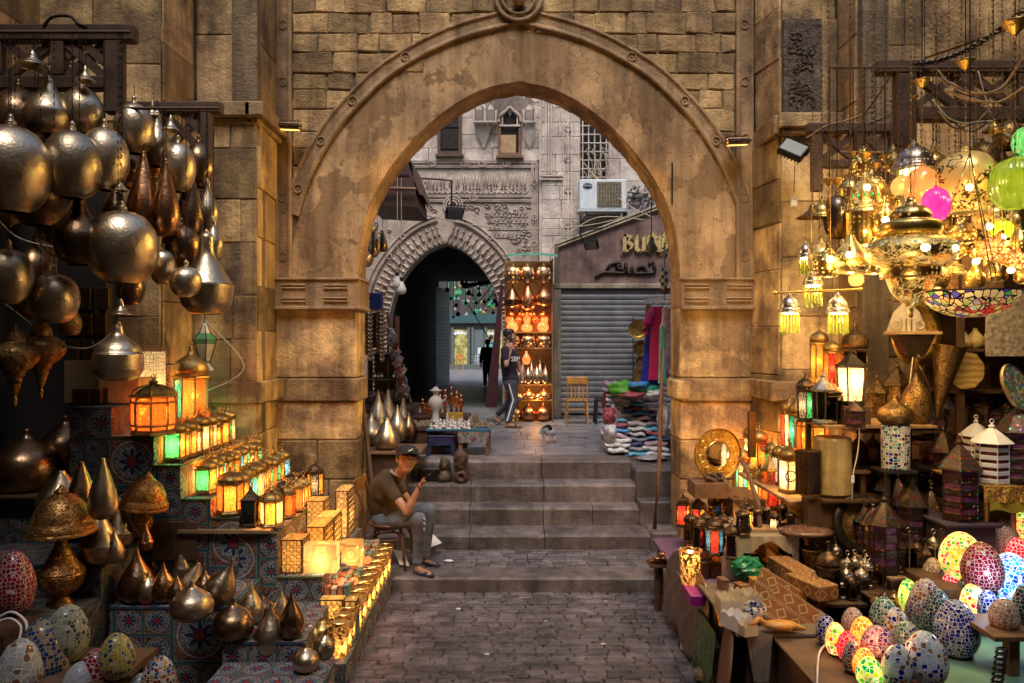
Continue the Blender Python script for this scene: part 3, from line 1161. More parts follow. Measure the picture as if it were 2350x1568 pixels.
# ================================================================ BUDD shop
SY=14.3
sp_=SY/F
sx=lambda u:(u-CU)*sp_
sz=lambda v:CZ-(v-CV)*sp_
shop=thing('shop_front','closed shop with grey roller shutter under a maroon gabled sign reading BUDD','shop',(0,SY,0))
signm=mstone('maroon_sign_stone',(.21,.13,.115),(.14,.085,.075),(.25,.165,.145),.1,.5,.5)
trim=mstone('sign_border_stone',(.28,.23,.17),(.20,.16,.12),(.24,.20,.14),.1,.5)
m=MB()
poly=[(sx(1280),sz(652)),(sx(1545),sz(652)),(sx(1545),sz(478)),(sx(1518),sz(478)),(sx(1280),sz(566))]
m.extr(poly,.16)
m.build('sign_board',signm,shop)
m=MB()
bp=[(sx(1273),sz(660)),(sx(1273),sz(560)),(sx(1516),sz(468)),(sx(1620),sz(500))]
sweep2(m,bp,[(.0,-.18),(.0,.05),(-.03,.08),(-.06,.05),(-.09,.08),(-.12,.03),(-.12,-.1)])
m.box(sx(1268),sx(1620),-.08,.17,sz(664),sz(651)-.002,bev=.02)
m.build('sign_border',trim,shop)
def text(body,name,mat,parent,loc,size,rot=(PI/2,0,0),ext=.01,off=0.0,align='CENTER',shear=0,bev=0):
 c=bpy.data.curves.new(name,'FONT')
 c.body=body
 c.size=size
 c.extrude=ext
 c.offset=off
 c.shear=shear
 c.align_x=align
 c.align_y='CENTER'
 o=bpy.data.objects.new(name,c)
 COL.objects.link(o)
 dg=bpy.context.evaluated_depsgraph_get()
 me=bpy.data.meshes.new_from_object(o.evaluated_get(dg))
 bpy.data.objects.remove(o)
 me.materials.clear()
 me.materials.append(mat)
 o=bpy.data.objects.new(name,me)
 COL.objects.link(o)
 o.location=loc
 o.rotation_euler=rot
 if parent:
  o.parent=parent
 return o
goldl=msimple('gilded_letter',(.55,.42,.18),.45,.3,.2,20,.1)
G={'B':[((0,0),(0,1)),((.0,1),(.42,.86)),((.42,.86),(.2,.56)),((.2,.56),(.5,.36)),((.5,.36),(.36,.04)),((-.12,-.02),(.36,.04)),((-.14,.86),(.04,1))],'U':[((0,.12),(0,.9)),((-.12,.78),(.08,.98)),((0,.12),(.2,0)),((.2,0),(.48,.14)),((.48,.0),(.48,.95)),((.38,.82),(.56,.98))],'D':[((.06,.05),(.06,.8)),((-.1,.66),(.22,1.08)),((.22,1.08),(.56,.8)),((.56,.8),(.56,.2)),((.56,.2),(.28,-.02)),((-.04,.04),(.28,-.02)),((.26,.2),(.26,.82))]}
def letter(ch,u,name):
 m=MB()
 hgt=37
 for(a,b),(c,d)in G[ch]:
  A,B=Vector((sx(u+a*hgt*.95),0,sz(577-b*hgt))),Vector((sx(u+c*hgt*.95),0,sz(577-d*hgt)))
  w2=Vector((.035,0,.022))
  q=[A-w2,A+w2,B+w2,B-w2]
  m.extr([(p.x,p.z)for p in q],.05,Matrix.Translation((0,-.09,0)))
 return m.build(name,goldl,shop)
for ch,u in(('B',1432),('U',1459),('D',1484),('D',1510)):
 letter(ch,u,'letter')
m=MB()
for p in([(1366,637),(1380,628),(1392,626),(1420,627),(1432,626),(1436,605),(1438,626),(1452,627)],[(1392,620),(1400,608),(1416,604),(1424,608),(1414,614),(1430,620),(1434,625)],[(1448,627),(1449,614),(1453,627),(1470,628),(1498,627),(1502,622),(1500,610)],[(1462,618),(1470,612),(1478,616),(1482,627)]):
 m.tube([(sx(u),-.03,sz(v))for u,v in catmull(p,24)],.034,6)
m.ball((sx(1490),-.03,sz(606)),.035,6);m.ball((sx(1498),-.03,sz(604)),.035,6)
m.build('arabic_lettering',iron,shop,smooth=True)
shm=msimple('grey_shutter_steel',(.16,.165,.18),.5,.25,.25,4,.1)
m=MB()
z=sz(950)
k=0
while z<sz(668):
 m.cur=RN.random()
 big=k%6==3
 h_=.105
 x0,x1=sx(1287),sx(1545)
 for(y0,za),(y1,zb2)in zip([(0.012,0),(.002,.012),(-.006,.04),(-.006,.07),(.0,.095),(.012,.105)],[(.002,.012),(-.006,.04),(-.006,.07),(.0,.095),(.012,.105)]):
  e=-.012 if big else 0
  m.quad((x0,y0+e,z+za),(x1,y0+e,z+za),(x1,y1+e,z+zb2),(x0,y1+e,z+zb2))
 z+=h_
 k+=1
m.build('roller_shutter',shm,shop)
m=MB();m.box(sx(1270),sx(1287),-.06,.2,1,sz(664));m.box(sx(1545),sx(1570),-.06,.2,1,sz(664))
m.build('door_post',trim,shop)
m=MB();m.box(sx(1287),sx(1545),.1,.3,1,sz(600));m.box(sx(1270),sx(1290),-.1,.3,.99,1.06);m.box(sx(1287),sx(1545),-.1,.1,1.0,1.07);m.build('threshold',step_m,shop)
t=MB();t.box(sx(1275),5.2,-.25,.7,sz(530),sz(528));
ac=thing('air_conditioner','white rusty air conditioner unit mounted above the BUDD shop sign','air conditioner',(0,14.35,0))
q=14.35/F
ax=lambda u:(u-CU)*q
az=lambda v:CZ-(v-CV)*q
white=msimple('weathered_white_enamel',(.62,.66,.70),.45,0,.12,14,.1)
m=MB();m.box(ax(1330),ax(1437),-.02,.35,az(481),az(412),bev=.015);m.build('casing',white,ac)
m=MB();m.box(ax(1370),ax(1426),-.03,-.02,az(475),az(418));m.build('grille_panel',msimple('dusty_grille',(.17,.14,.10),.7,0,.3,20),ac)
m=MB()
for k in range(19):
 m.box(ax(1371),ax(1425),-.042,-.031,az(474-k*3)-.004,az(474-k*3)+.004)
for k in range(9):
 m.box(ax(1372+k*6.5)-.004,ax(1372+k*6.5)+.004,-.05,-.043,az(475),az(418))
m.build('grille_bars',msimple('grille_wire',(.32,.27,.2),.6,.3),ac)
m=MB();m.lathe([(0,0),(.09,0),(.09,.01)],20,M=Matrix.Translation((ax(1348),-.035,az(427)))@Matrix.Rotation(PI/2,4,'X')@Matrix.Diagonal((1,.5,1,1)))
m.build('badge',msimple('badge_blue',(.03,.05,.13),.4),ac)
text('Carrier','badge_text',paper,ac,(ax(1348),-.05,az(427)),.055,ext=.002)
m=MB();m.box(ax(1326),ax(1440),-.05,.35,az(486),az(482)-.001);m.box(ax(1340),ax(1343),0,.6,az(486)-.08,az(486)-.001);m.box(ax(1425),ax(1428),0,.6,az(486)-.08,az(486)-.001)
m.build('bracket',white,ac)
m=MB()
for k in range(60):
 M=Matrix.Translation((sx(RN.uniform(1445,1520)),14.6+RN.uniform(-.2,.3),sz(RN.uniform(425,478))))@Matrix.Rotation(RN.uniform(0,3),4,(RN.random(),RN.random(),1))
 s=RN.uniform(.03,.10)
 m.box(-s,s,-.02,.02,-s*.5,s*.5,M)
m.box(sx(1440),4.2,14.4,14.9,sz(500),sz(478))
tag(m.build('rubbish_heap',msimple('mixed_rubbish',(.33,.30,.30),.8,0,.8,40)),'heap of grey rubbish piled on the roof above the shop sign','rubbish',kind='stuff')
def cable(name,label,pts,r=.008,mat=None,n=24,group=None):
 m=MB();m.tube(catmull([tuple(p)for p in pts],n),r,5)
 return tag(m.build(name,mat or cord_w,smooth=True),label,'cable',group)
cable('power_cable','white cable sagging across the plaza from the awning to the shop roof',[P(915,478,12.5),P(1000,500,12.8),P(1110,520,13),P(1220,525,13.3),P(1330,520,13.6),P(1430,500,14),P(1510,470,14.1)],.010)
cable('power_cable','thin pale cable looping from the shop gable up past the air conditioner',[P(1262,600,14),P(1272,560,14),P(1320,525,14),P(1380,498,14),P(1480,505,14.1)],.010)
cable('power_cable','dark diagonal cable running down the right house front by the grid window',[P(1270,240,14.7),P(1310,330,14.6),P(1370,410,14.6),P(1440,470,14.2),P(1500,500,14.1)],.010)
cable('power_cable','pale wire slanting up the facade left of the wooden shutter window',[P(893,470,14.4),P(905,430,14.5),P(930,360,14.6),P(960,300,14.8)],.006)
def floodlight(name,label,c,s,rot,lit=None,parent=None):
 t=thing(name,label,'floodlight',c)
 t.rotation_euler=rot
 m=MB();m.box(-s,s,-.3*s,.3*s,-.7*s,.7*s,bev=.1*s)
 for k in range(7):
  m.box(-s*.9+k*s*.28,-s*.86+k*s*.28,.3*s,.55*s,-.6*s,.6*s)
 m.build('housing',iron if not lit else brown,t)
 m=MB();m.box(-s*.85,s*.85,-.34*s,-.305*s,-.55*s,.55*s)
 m.build('glass',lit or glassgrey,t)
 m=MB();m.tube([(-s*1.05,0,0),(-s*1.05,0,s),(s*1.05,0,s),(s*1.05,0,0)],.08*s,5);m.build('bracket',iron,t)
 return t
glassgrey=msimple('floodlight_glass',(.10,.11,.11),.35,0,.1)
g=NT('lit_floodlight_glass');g.set(Base_Color=(.8,.6,.3),Emission_Color=(1.0,.62,.16),Emission_Strength=1.3);litglass=g.mat
floodlight('floodlight','grey floodlight on a bent arm in front of the inscription',P(1043,490,14.2),.17,(rad(40),0,rad(20)))
m=MB();m.tube([tuple(P(u,v,14.2))for u,v in((955,409),(1000,411),(1037,415),(1036,470),(1038,484))],.02,6)
tag(m.build('iron_bracket',iron),'thin bent iron arm carrying the floodlight by the inscription','bracket')
floodlight('floodlight','white floodlight clipped under the sloping border of the BUDD sign',P(1357,562,14.0),.14,(rad(35),0,rad(-30)))
m=MB();m.tube([tuple(P(u,v,14.05))for u,v in((1330,534),(1342,560),(1357,550),(1336,532),(1395,520))],.015,5)
tag(m.build('iron_bracket',iron),'short thin arm holding the white floodlight on the shop gable','bracket')
t=thing('wooden_awning','dark reddish wooden awning jutting out at the upper left of the plaza','awning')
Y=11.5
m=MB()
p=[P(842,470,Y),P(958,475,Y),P(945,378,Y),P(925,340,Y),P(842,395,Y)]
m.extr([(a.x,a.z)for a in p],1.4,Matrix.Translation((0,Y,0)))
m.build('box',msimple('dark_maroon_wood',(.05,.02,.02),.6),t)
m=MB();a,b=P(938,358,Y),P(970,448,Y)
m.quad(a,b,b+Vector((0,1.5,0)),a+Vector((0,1.5,0)));a2,b2=a+Vector((-.05,0,.01)),b+Vector((-.05,0,.01))
m.quad(a2,b2,b2+Vector((0,1.5,0)),a2+Vector((0,1.5,0)));m.quad(a,b,b2,a2)
m.build('eave_board',wood_d,t)
m=MB();m.tube([P(852,432,Y-.1),P(955,434,Y-.1)],.03,6);m.build('rail',wood_m,t)
for i,(u,v,lb)in enumerate(((912,652,'larger pear shaped white bulb hanging in front of the carved passage arch'),(921,664,'smaller white bulb hanging just right of the larger pear shaped bulb'))):
 t=thing('hanging_bulb',lb,'light bulb',P(u,v,11.4),'bare bulbs hanging left of the passage')
 m=MB();m.lathe(catmull([(0,-.085),(.06,-.06),(.075,0),(.04,.09),(.028,.12)],14),14);m.build('bulb',msimple('opal_glass',(.7,.68,.66),.2,0,.05,spec=.6),t,smooth=True)
 m=MB();m.lathe([(.03,.12),(.03,.18),(0,.18)],8);m.build('socket',iron,t)
 m=MB();m.tube([(0,0,.18),(0,0,1.75)],.006,4);m.build('cord',cord_w,t)
# ================================================================ beyond the passage
EY=40.0
ex=lambda u:(u-CU)/F*EY
ez=lambda v:CZ-(v-CV)/F*EY
fs=thing('shop_front','distant antique shop with lit glass doors and teal fascia seen through the passage','shop',(0,EY,0))
m=MB();m.box(-9,6,.1,.4,1,16);m.build('wall',msimple('far_wall',(.07,.06,.055),.8,0,.4,.6),fs)
m=MB();m.box(ex(1030),ex(1165),-.2,.1,ez(742),ez(720));m.build('fascia',msimple('teal_fascia',(.03,.09,.10),.6),fs)
e=NT('lit_shop_window');vv=e.co();
e.set(Base_Color=(.2,.18,.05),Emission_Color=e.mix(e.map(e.noise(vv,3,5),.4,.6),(.06,.05,.02),(.85,.75,.28)),Emission_Strength=.35)
for a,b in((1043,1073),(1118,1134),(1143,1160)):
 m=MB();m.box(ex(a),ex(b),-.02,.05,ez(838),ez(757));m.build('lit_window',e.mat,fs)
m=MB()
for a in(1036,1073,1082,1112,1136):
 m.box(ex(a),ex(a+6),-.15,.09,1,ez(752))
m.box(ex(1030),ex(1165),-.3,.09,1,ez(836))
m.build('door_frame',msimple('grey_teal_paint',(.10,.12,.11),.5,0,.3),fs)
m=MB();m.box(ex(1083),ex(1110),-.01,.06,ez(836),ez(757));m.build('glass_door',msimple('dim_glass',(.16,.20,.22),.2),fs)
for k,(u,v)in enumerate(((1045,765),(1052,763),(1060,763),(1067,765),(1122,764),(1130,765))):
 m=MB();m.lathe([(0,0),(.09,.005),(.1,.02)],12,M=Matrix.Translation((ex(u),-.06,ez(v)))@Matrix.Rotation(PI/2,4,'X'))
 m.build('display_plate',paper,fs)
def chair(name,label,loc,rz,mat,style='wood',sc=1.0,group=None):
 t=thing(name,label,'chair',loc,group,rz)
 t.scale=(sc,sc,sc)
 m=MB();m.box(-.2,.2,-.2,.2,.43,.455,bev=.01);m.build('seat',mat,t)
 for x,y in((-.18,-.18),(.18,-.18),(-.18,.18),(.18,.18)):
  m=MB()
  if y<0:
   m.tube([(x,y,.43),(x*1.06,y*1.06,0)],[.018,.014],6)
  else:
   m.tube([(x*1.04,y+.06,0),(x,y,.45),(x,y+.05,.86)],[.016,.019,.016],6)
  m.build('leg',mat,t)
 m=MB();m.box(-.2,.2,.195,.225,.74,.88,bev=.012)if style=='wood' else m.box(-.19,.19,.19,.21,.56,.87,bev=.02)
 m.build('backrest',mat,t)
 if style=='wood':
  for x in(-.10,-.03,.04,.11):
   m=MB();m.box(x-.014,x+.014,.19,.205,.455,.74);m.build('back_slat',mat,t)
 m=MB()
 for y in(-.18,.18):
  m.tube([(-.18,y,.28),(.18,y,.28)],.011,5)
 for x in(-.18,.18):
  m.tube([(x,-.18,.2),(x,.18,.2)],.011,5)
 m.build('stretcher',mat,t)
 return t
chair('wooden_chair','yellow varnished wooden chair standing empty before the roller shutter',(P(1323,900,13.4).x,13.4,1.01),PI,wood_y,sc=.98)
chair('plastic_chair','small yellow chair far off beyond the passage',(ex(1060),EY-1.5,1.01),PI,wood_y,'flat')
chair('plastic_chair','white plastic chair far off near the glass door',(ex(1103),EY-1.2,1.3),PI+.4,paper,'flat')
m=MB();pitch=0
x_=fx(885)+.01
for k in range(30):
 z=1.02+k*.11
 m.quad((x_+.02,24.6,z),(x_+.35,26.1,z),(x_+.35,26.1,z+.09),(x_+.02,24.6,z+.09))
 m.quad((x_+.0,24.6,z+.09),(x_+.33,26.1,z+.09),(x_+.35,26.1,z+.11),(x_+.02,24.6,z+.11))
tag(m.build('rolled_shutter',shm),'corrugated shutter at the left end of the dark passage','shutter')
m=MB()
p=[P(1148,655,13.6),P(1155,655,13.6),P(1140,935,13.6),P(1113,935,13.6)]
m.extr([(a.x,a.z)for a in p],.12,Matrix.Translation((0,13.6,0)))
tag(m.build('draped_board',msimple('dark_red_cloth',(.045,.006,.010),.8,0,.4,14)),'tall board under dark red cloth leaning beside the lit lamp shelf','board')
for k in range(64):
 u,v=RN.uniform(1024,1152),RN.uniform(655,732)
 if k<3:u,v=((1051,683),(1140,682),(1098,665))[k]
 Yk=RN.uniform(24,30)
 r_=.16 if k==0 else .13 if k==1 else RN.uniform(.05,.09)
 col=[(.02,.45,.12),(.45,.38,.05),(.1,.16,.14),(.35,.35,.33),(.05,.3,.2),(.16,.1,.08)][k%6 if k else 0]
 lb=['large green glass lantern hanging beyond the passage','dull gold round lantern hanging at the right of the passage end','dark bell lantern hanging high in the middle of the passage end'][k]if k<3 else 'tiny lantern dangling in the crowded row beyond the passage'
 c=P(u,v,Yk)
 key='farlamp%d'%(k%6)
 mt=bpy.data.materials.get(key)or msimple(key,col,.25,0,.5,30)
 m=MB();m.lathe(catmull([(.05*r_,0),(r_*.8,.25*r_),(r_,r_),(r_*.6,1.7*r_),(.12*r_,2.3*r_),(.05*r_,2.9*r_)],12),10)
 m.tube([(0,0,2.8*r_),(0,0,4.9-c.z)],.01,4)
 if k>=3:
  if not LABELS.get(lb):
   LABELS[lb]=1
  o=m.build('hanging_lantern',mt,loc=c,smooth=True);o['label']=lb;o['category']='lantern';o['group']='tiny lanterns strung beyond the passage'
 else:
  tag(m.build('hanging_lantern',mt,loc=c,smooth=True),lb,'lantern')
m=MB()
for k in range(7):
 a=P(1060,655+k,23+k);b=P(1155,640+k*2,23+k);m.tube([a,b],.03,4)
for k in range(5):
 a=P(1075+k*18,700,25);b=P(1130+k*12,790 if k==0 else 640,24);m.tube([a,b],.02,4)
tag(m.build('awning_frame',iron),'dark metal awning frame hung with lanterns at the passage end','awning')
# ================================================================ LAMP AND LANTERN BUILDERS
def light(parent,loc,watt,col=(1,.62,.25),r=.03,name='bulb_and_fill_light'):
 l=bpy.data.lights.new(name,'POINT')
 l.energy=watt
 l.color=col
 l.shadow_soft_size=r
 o=bpy.data.objects.new(name,l)
 COL.objects.link(o)
 o.location=loc
 if parent:
  o.parent=parent
 return o
PROF={'drop':[(0,0),(.42,0),(.80,.07),(1,.26),(.90,.45),(.60,.62),(.34,.75),(.18,.86),(.09,.94),(.05,1),(0,1)],'squat':[(0,0),(.5,0),(.88,.13),(1,.34),(.84,.55),(.5,.70),(.22,.80),(.12,.90),(.06,1),(0,1)],'pear':[(0,0),(.5,0),(.86,.08),(1,.24),(.88,.44),(.64,.62),(.42,.78),(.22,.92),(.14,1),(0,1)],'cone':[(0,0),(.6,0),(.9,.10),(1,.30),(.97,.34),(.94,.35),(.66,.55),(.40,.72),(.2,.88),(.06,1),(0,1)],'globe':[(.40,0),(.42,.01),(.74,.10),(.96,.30),(1,.46),(.92,.66),(.66,.83),(.3,.905),(.16,.915),(.13,.95),(.15,.96),(.09,.98),(.05,1),(0,1)],'egglamp':[(.46,0),(.7,.07),(.95,.24),(1,.42),(.90,.62),(.64,.78),(.34,.88),(.16,.92),(.13,.95),(.15,.965),(.06,1),(0,1)],'vase':[(.52,0),(.55,.01),(.82,.09),(1,.30),(.96,.46),(.66,.66),(.40,.78),(.26,.90),(.22,1),(0,1)],'funnel':[(.48,0),(.62,.02),(.90,.12),(1,.28),(1.02,.36),(.98,.37),(.70,.52),(.42,.66),(.28,.78),(.26,.96),(.1,1),(0,1)],'bell':[(1,0),(.95,.06),(.6,.24),(.42,.44),(.3,.5),(.2,.8),(.08,1),(0,1)],'turned':[(0,0),(.06,.02),(.10,.10),(.05,.13),(.16,.20),(.26,.30),(.3,.31),(.28,.36),(.42,.38),(.40,.42),(.72,.48),(1,.60),(.88,.70),(.55,.76),(.45,.77),(.46,.80),(.40,.86),(.24,.92),(.14,.94),(.1,1),(0,1)],'ribbed':[(.5,0),(.80,.05),(.97,.17),(.99,.18),(1,.32),(.97,.48),(.94,.49),(.8,.62),(.48,.74),(.30,.80),(.22,.86),(.15,1),(0,1)],'onionbig':[(0,0),(.5,0),(.9,.12),(1,.36),(.86,.60),(.45,.78),(.16,.88),(.08,1),(0,1)],'dome':[(1,0),(1.0,.05),(.96,.08),(.98,.12),(.90,.22),(.86,.24),(.80,.42),(.60,.64),(.32,.78),(.2,.82),(.22,.86),(.1,.93),(.04,1),(0,1)],'vasebase':[(0,0),(.5,0),(.46,.05),(.30,.12),(.34,.14),(.8,.24),(1,.42),(.97,.45),(1.0,.47),(.9,.50),(.5,.68),(.3,.80),(.2,.92),(.16,1),(0,1)],'canopy':[(0,0),(.1,0),(.16,.12),(.22,.2),(.6,.5),(.86,.78),(.9,.82),(1,.95),(1,1),(.9,1),(.5,.9),(0,.9)],'egg':[(0,0),(.42,.012),(.72,.09),(.93,.24),(1,.40),(.95,.56),(.80,.73),(.56,.88),(.28,.97),(0,1)],'onion':[(.8,0),(1,.10),(1.0,.26),(.82,.46),(.5,.6),(.24,.70),(.12,.80),(.08,1),(0,1)],}
HI={k:catmull(v,30)for k,v in PROF.items()}
MESHES={}
def body(name,prof,w_,h_,mat,parent,z=0,n=28,rib=0,ribn=0,loc=None,tilt=None):
 m=MB()
 m.lathe([(max(r,0)*w_/2,zz_*h_)for r,zz_ in HI[prof]],n,rib=rib,ribn=ribn)
 o=m.build(name,mat,parent,loc or(0,0,z),smooth=True)
 if tilt:
  o.rotation_euler=tilt
 return o
def chain_mesh(length,r=.006,link=.022):
 m=MB()
 n=max(2,int(length/link))
 for i in range(n):
  M=Matrix.Rotation(PI/2*(i%2),3,'Z')@Matrix.Rotation(PI/2,3,'X')@Matrix.Diagonal((.6,1,1))
  m.torus((0,0,(i+.5)*length/n),r,r*.32,6,3,Matrix.Rotation(PI/2*(i%2),3,'Z')@Matrix.Rotation(PI/2,3,'X')@Matrix.Diagonal((.55,1.5,1)))
 return m
def hang(name,label,cat,u,v0,v1,w_,Y,prof,mat,group=None,top=None,finial=True,extra=None,rib=0,ribn=0,chmat=None,canopy=None):
 """hanging lamp: pixel top v0, bottom v1, width w_; hung by a chain up to height `top` (metres)"""
 k=Y/F
 base=P(u,v1,Y)
 t=thing(name,label,cat,base,group)
 h_=(v1-v0)*k
 body('shade',prof,w_*k,h_,mat,t,rib=rib,ribn=ribn)
 if finial:
  m=MB();m.lathe([(.16*w_*k*.5,h_*.93),(.1*w_*k*.5+.004,h_*.95),(.014,h_*.99),(.018,h_+.01),(.006,h_+.03),(0,h_+.03)],10)
  m.build('finial',mat,t,smooth=True)
 if top and top>base.z+h_+.02:
  L=top-base.z-h_
  chain_mesh(L,.009,.03 if L<1.5 else .05).build('chain',chmat or iron,t,(0,0,h_+.01))
 if extra:
  extra(t,k,h_)
 return t
def stand(name,label,cat,u,vb,w_,hpx,prof,mat,z=None,Y=None,group=None,tilt=None,rib=0,ribn=0,part='body'):
 if Y is None:
  Y=Yof(vb,z)
 k=Y/F
 o=body(name,prof,w_*k,hpx*k,mat,None,loc=P(u,vb,Y),rib=rib,ribn=ribn)
 if tilt:
  o.rotation_euler=tilt
 return tag(o,label,cat,group)
gl={}
GC={'amber':((.85,.38,.05),.22),'orange':((.85,.17,.015),.25),'red':((.7,.035,.015),.25),'teal':((.03,.38,.30),.14),'green':((.025,.34,.13),.12),'blue':((.035,.18,.42),.12),'clear':((.9,.62,.30),.3),'white':((.95,.74,.46),.5),'cream':((.8,.6,.32),.2)}
for k_,(c_,e_)in GC.items():
 gl[k_]=mglass('glass_'+k_,c_,e_)
 gl[k_+'0']=mglass('dull_glass_'+k_,tuple(q*.5 for q in c_),0,lace=.8,tr=.12)
gl['dark0']=mglass('dull_glass_dark',(.12,.10,.10),0,lace=.9,tr=.05)
goldf=mmetal('thin_gilt_frame',(.50,.33,.12),(.20,.12,.05),.35,60,.3)
def lantern(label,u,vb,w_,hpx,z=None,Y=None,cols=('amber',),sides=6,dome='onion',lit=0,frame=None,group=None,name='glass_lantern',taper=.0,rot=None,cat='lantern',bodyf=.56,flare=0,loc=None):
 """many-sided tin lantern: foot, frame, one glass pane to a side, pierced dome and ring"""
 if loc is None:
  if Y is None:
   Y=Yof(vb,z)
  loc=P(u,vb,Y)
 k=loc[1]/F
 t=thing(name,label,cat,loc,group)
 frame=frame or(goldf if lit else lacem)
 R_,H=w_*k/2,hpx*k
 rot=RN.uniform(0,PI)if rot is None else rot
 zb,zt=.07*H,.07*H+bodyf*H
 rb,rt,rm=R_*(.86-taper*.5-flare),R_*.86,R_*.86
 if taper<0:
  rb,rt=R_*.9,R_*(.9+taper)
 levels=[(zb,rb),(zt,rt)]if not flare else[(zb,R_*(1-flare)),(zb+(zt-zb)*.16,R_*.95),(zt-(zt-zb)*.16,R_*.95),(zt,R_*(1-flare))]
 rb,rt=levels[0][1],levels[-1][1]
 m=MB()
 for(z0,r0),(z1,r1)in zip(levels,levels[1:]):
  for s in range(sides):
   a=rot+2*PI*s/sides
   m.tube([(r0*math.cos(a),r0*math.sin(a),z0),(r1*math.cos(a),r1*math.sin(a),z1)],.0035+R_*.035,4,cap=False)
 for z0,r0 in levels:
  for s in range(sides):
   a,b=rot+2*PI*s/sides,rot+2*PI*(s+1)/sides
   m.tube([(r0*math.cos(a),r0*math.sin(a),z0),(r0*math.cos(b),r0*math.sin(b),z0)],.0035+R_*.035,4,cap=False)
 m.lathe([(0,zb*.6),(rb*1.02,zb*.98),(rb*1.12,zb*.5),(rb*1.15,0),(0,0)],sides,rot=rot)
 m.lathe([(rt*1.02,zt),(rt*1.22,zt+.01*H),(rt*1.2,zt+.03*H),(rt*.95,zt+.05*H)],sides,rot=rot)
 m.build('frame',frame,t)
 big=w_>30
 mg={}
 for s in range(sides):
  c=cols[s%len(cols)]
  a,b=rot+2*PI*s/sides,rot+2*PI*(s+1)/sides
  mm=MB()if big else mg.setdefault(c,MB())
  for(z0,r0),(z1,r1)in zip(levels,levels[1:]):
   q0,q1=r0*.985,r1*.985
   mm.quad((q0*math.cos(a),q0*math.sin(a),z0),(q0*math.cos(b),q0*math.sin(b),z0),(q1*math.cos(b),q1*math.sin(b),z1),(q1*math.cos(a),q1*math.sin(a),z1))
  if big:
   mm.build('glass_pane',gl[c+('' if lit else '0')],t)
 for c,mm in mg.items():
  mm.build('glass_pane',gl[c+('' if lit else '0')],t)
 m=MB()
 hd=H-zt-.05*H
 if dome=='onion':
  pr=[(r*rt*1.05,zz_*hd)for r,zz_ in HI['onion']]
  m.lathe(pr,max(sides,8)*2,o=(0,0,zt+.04*H),rot=rot,rib=.06,ribn=max(sides,6))
 elif dome=='cone':
  m.lathe([(r*rt*1.15,zz_*hd)for r,zz_ in catmull([(1,0),(.9,.06),(.55,.3),(.3,.55),(.14,.72),(.2,.80),(.08,.9),(.05,1),(0,1)],16)],sides if sides>4 else 4,o=(0,0,zt+.04*H),rot=rot)
 else:
  for s in range(sides):
   a=rot+2*PI*s/sides
   m.tube([(r*rt*math.cos(a),r*rt*math.sin(a),zt+.04*H+zz_*hd)for r,zz_ in catmull([(1,0),(.95,.25),(.6,.5),(.2,.62)],7)],.003+R_*.02,4)
  m.lathe([(r*rt*.9,zz_*hd)for r,zz_ in catmull([(1,0),(.9,.22),(.55,.46),(.16,.6),(.22,.7),(.3,.78),(.12,.9),(.05,1),(0,1)],14)],sides,o=(0,0,zt+.04*H),rot=rot)
 m.build('dome',goldf if lit and not frame==lacem else frame,t,smooth=dome=='onion')
 m=MB();m.torus((0,0,H+.012),.016,.0035,10,4,Matrix.Rotation(PI/2,3,'X'));m.build('ring',frame,t)
 if lit:
  light(t,(0,0,(zb+zt)/2),lit*2.6,(1,.66,.28),min(R_*.28,.03))
 return t
ORD=['first','second','third','fourth','fifth','sixth','seventh','eighth','ninth','tenth','eleventh','twelfth','thirteenth','fourteenth','fifteenth']
# ================================================================ LEFT STALL: fabric-covered stepped counter
X0=-3.18
st=thing('stepped_counter','stair shaped counter under patterned tentmaker fabric carrying the rows of lit lanterns','counter',(0,0,0))
for(xa,xb,z)in((X0,-2.83,1.75),(-2.83,-2.62,1.52),(-2.62,-2.38,1.255),(-2.38,-2.16,1.11),(-2.16,-1.86,.985),(-1.86,-1.50,.64),(-1.50,-1.31,.47),(-1.31,-1.20,.20)):
 m=MB();m.box(xa+.001,xb,5.85,7.38,-.01,z)
 m.build('fabric_step',fab,st)
 if z>.5:
  m=MB();m.box(xa,xb+.006,5.843,5.849,z-.012,z+.004);m.box(xb+.001,xb+.006,5.85,7.38,z-.012,z+.004);m.build('step_edge',msimple('step_trim_green',(.10,.13,.05),.8),st)if not bpy.data.materials.get('step_trim_green')else m.build('step_edge',bpy.data.materials['step_trim_green'],st)
m=MB();m.box(-2.62,-1.9,5.80,6.1,.995,1.02);tag(m.build('plank',wood_l),'bare wooden plank under the dark square lanterns of the stepped counter','plank')
def fbox(name,label,x0,x1,y0,y1,z,mat=fab,cat='display box',z0=-.01):
 m=MB();m.box(x0,x1,y0,y1,z0,z)
 o=thing(name,label,cat,(0,0,0))
 m.build('cloth',mat,o)
 m=MB();m.box(x0-.004,x1+.004,y0-.006,y0-.001,z-.014,z+.003);m.build('hem',hemm,o)
 return o
hemm=msimple('hem_blue',(.03,.06,.12),.8,0,.4)
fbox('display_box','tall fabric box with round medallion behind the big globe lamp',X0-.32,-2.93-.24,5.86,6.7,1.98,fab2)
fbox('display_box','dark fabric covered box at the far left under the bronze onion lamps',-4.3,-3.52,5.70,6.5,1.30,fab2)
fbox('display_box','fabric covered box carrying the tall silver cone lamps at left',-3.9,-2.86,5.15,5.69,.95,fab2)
fbox('display_box','fabric covered box with large medallion front carrying brown and silver teardrop lamps',-2.84,-1.98,5.22,5.84,.63)
fbox('display_box','low fabric covered box under the round brown lamps beside the counter corner',-1.975,-1.42,5.05,5.84,.45)
fbox('display_box','lowest fabric covered box at the front corner along the alley',-1.95,-1.205,4.55,5.04,.32)
fbox('display_box','fabric box holding the embossed bronze dome lamp',-3.45,-2.85,4.62,5.14,.72,fab2)
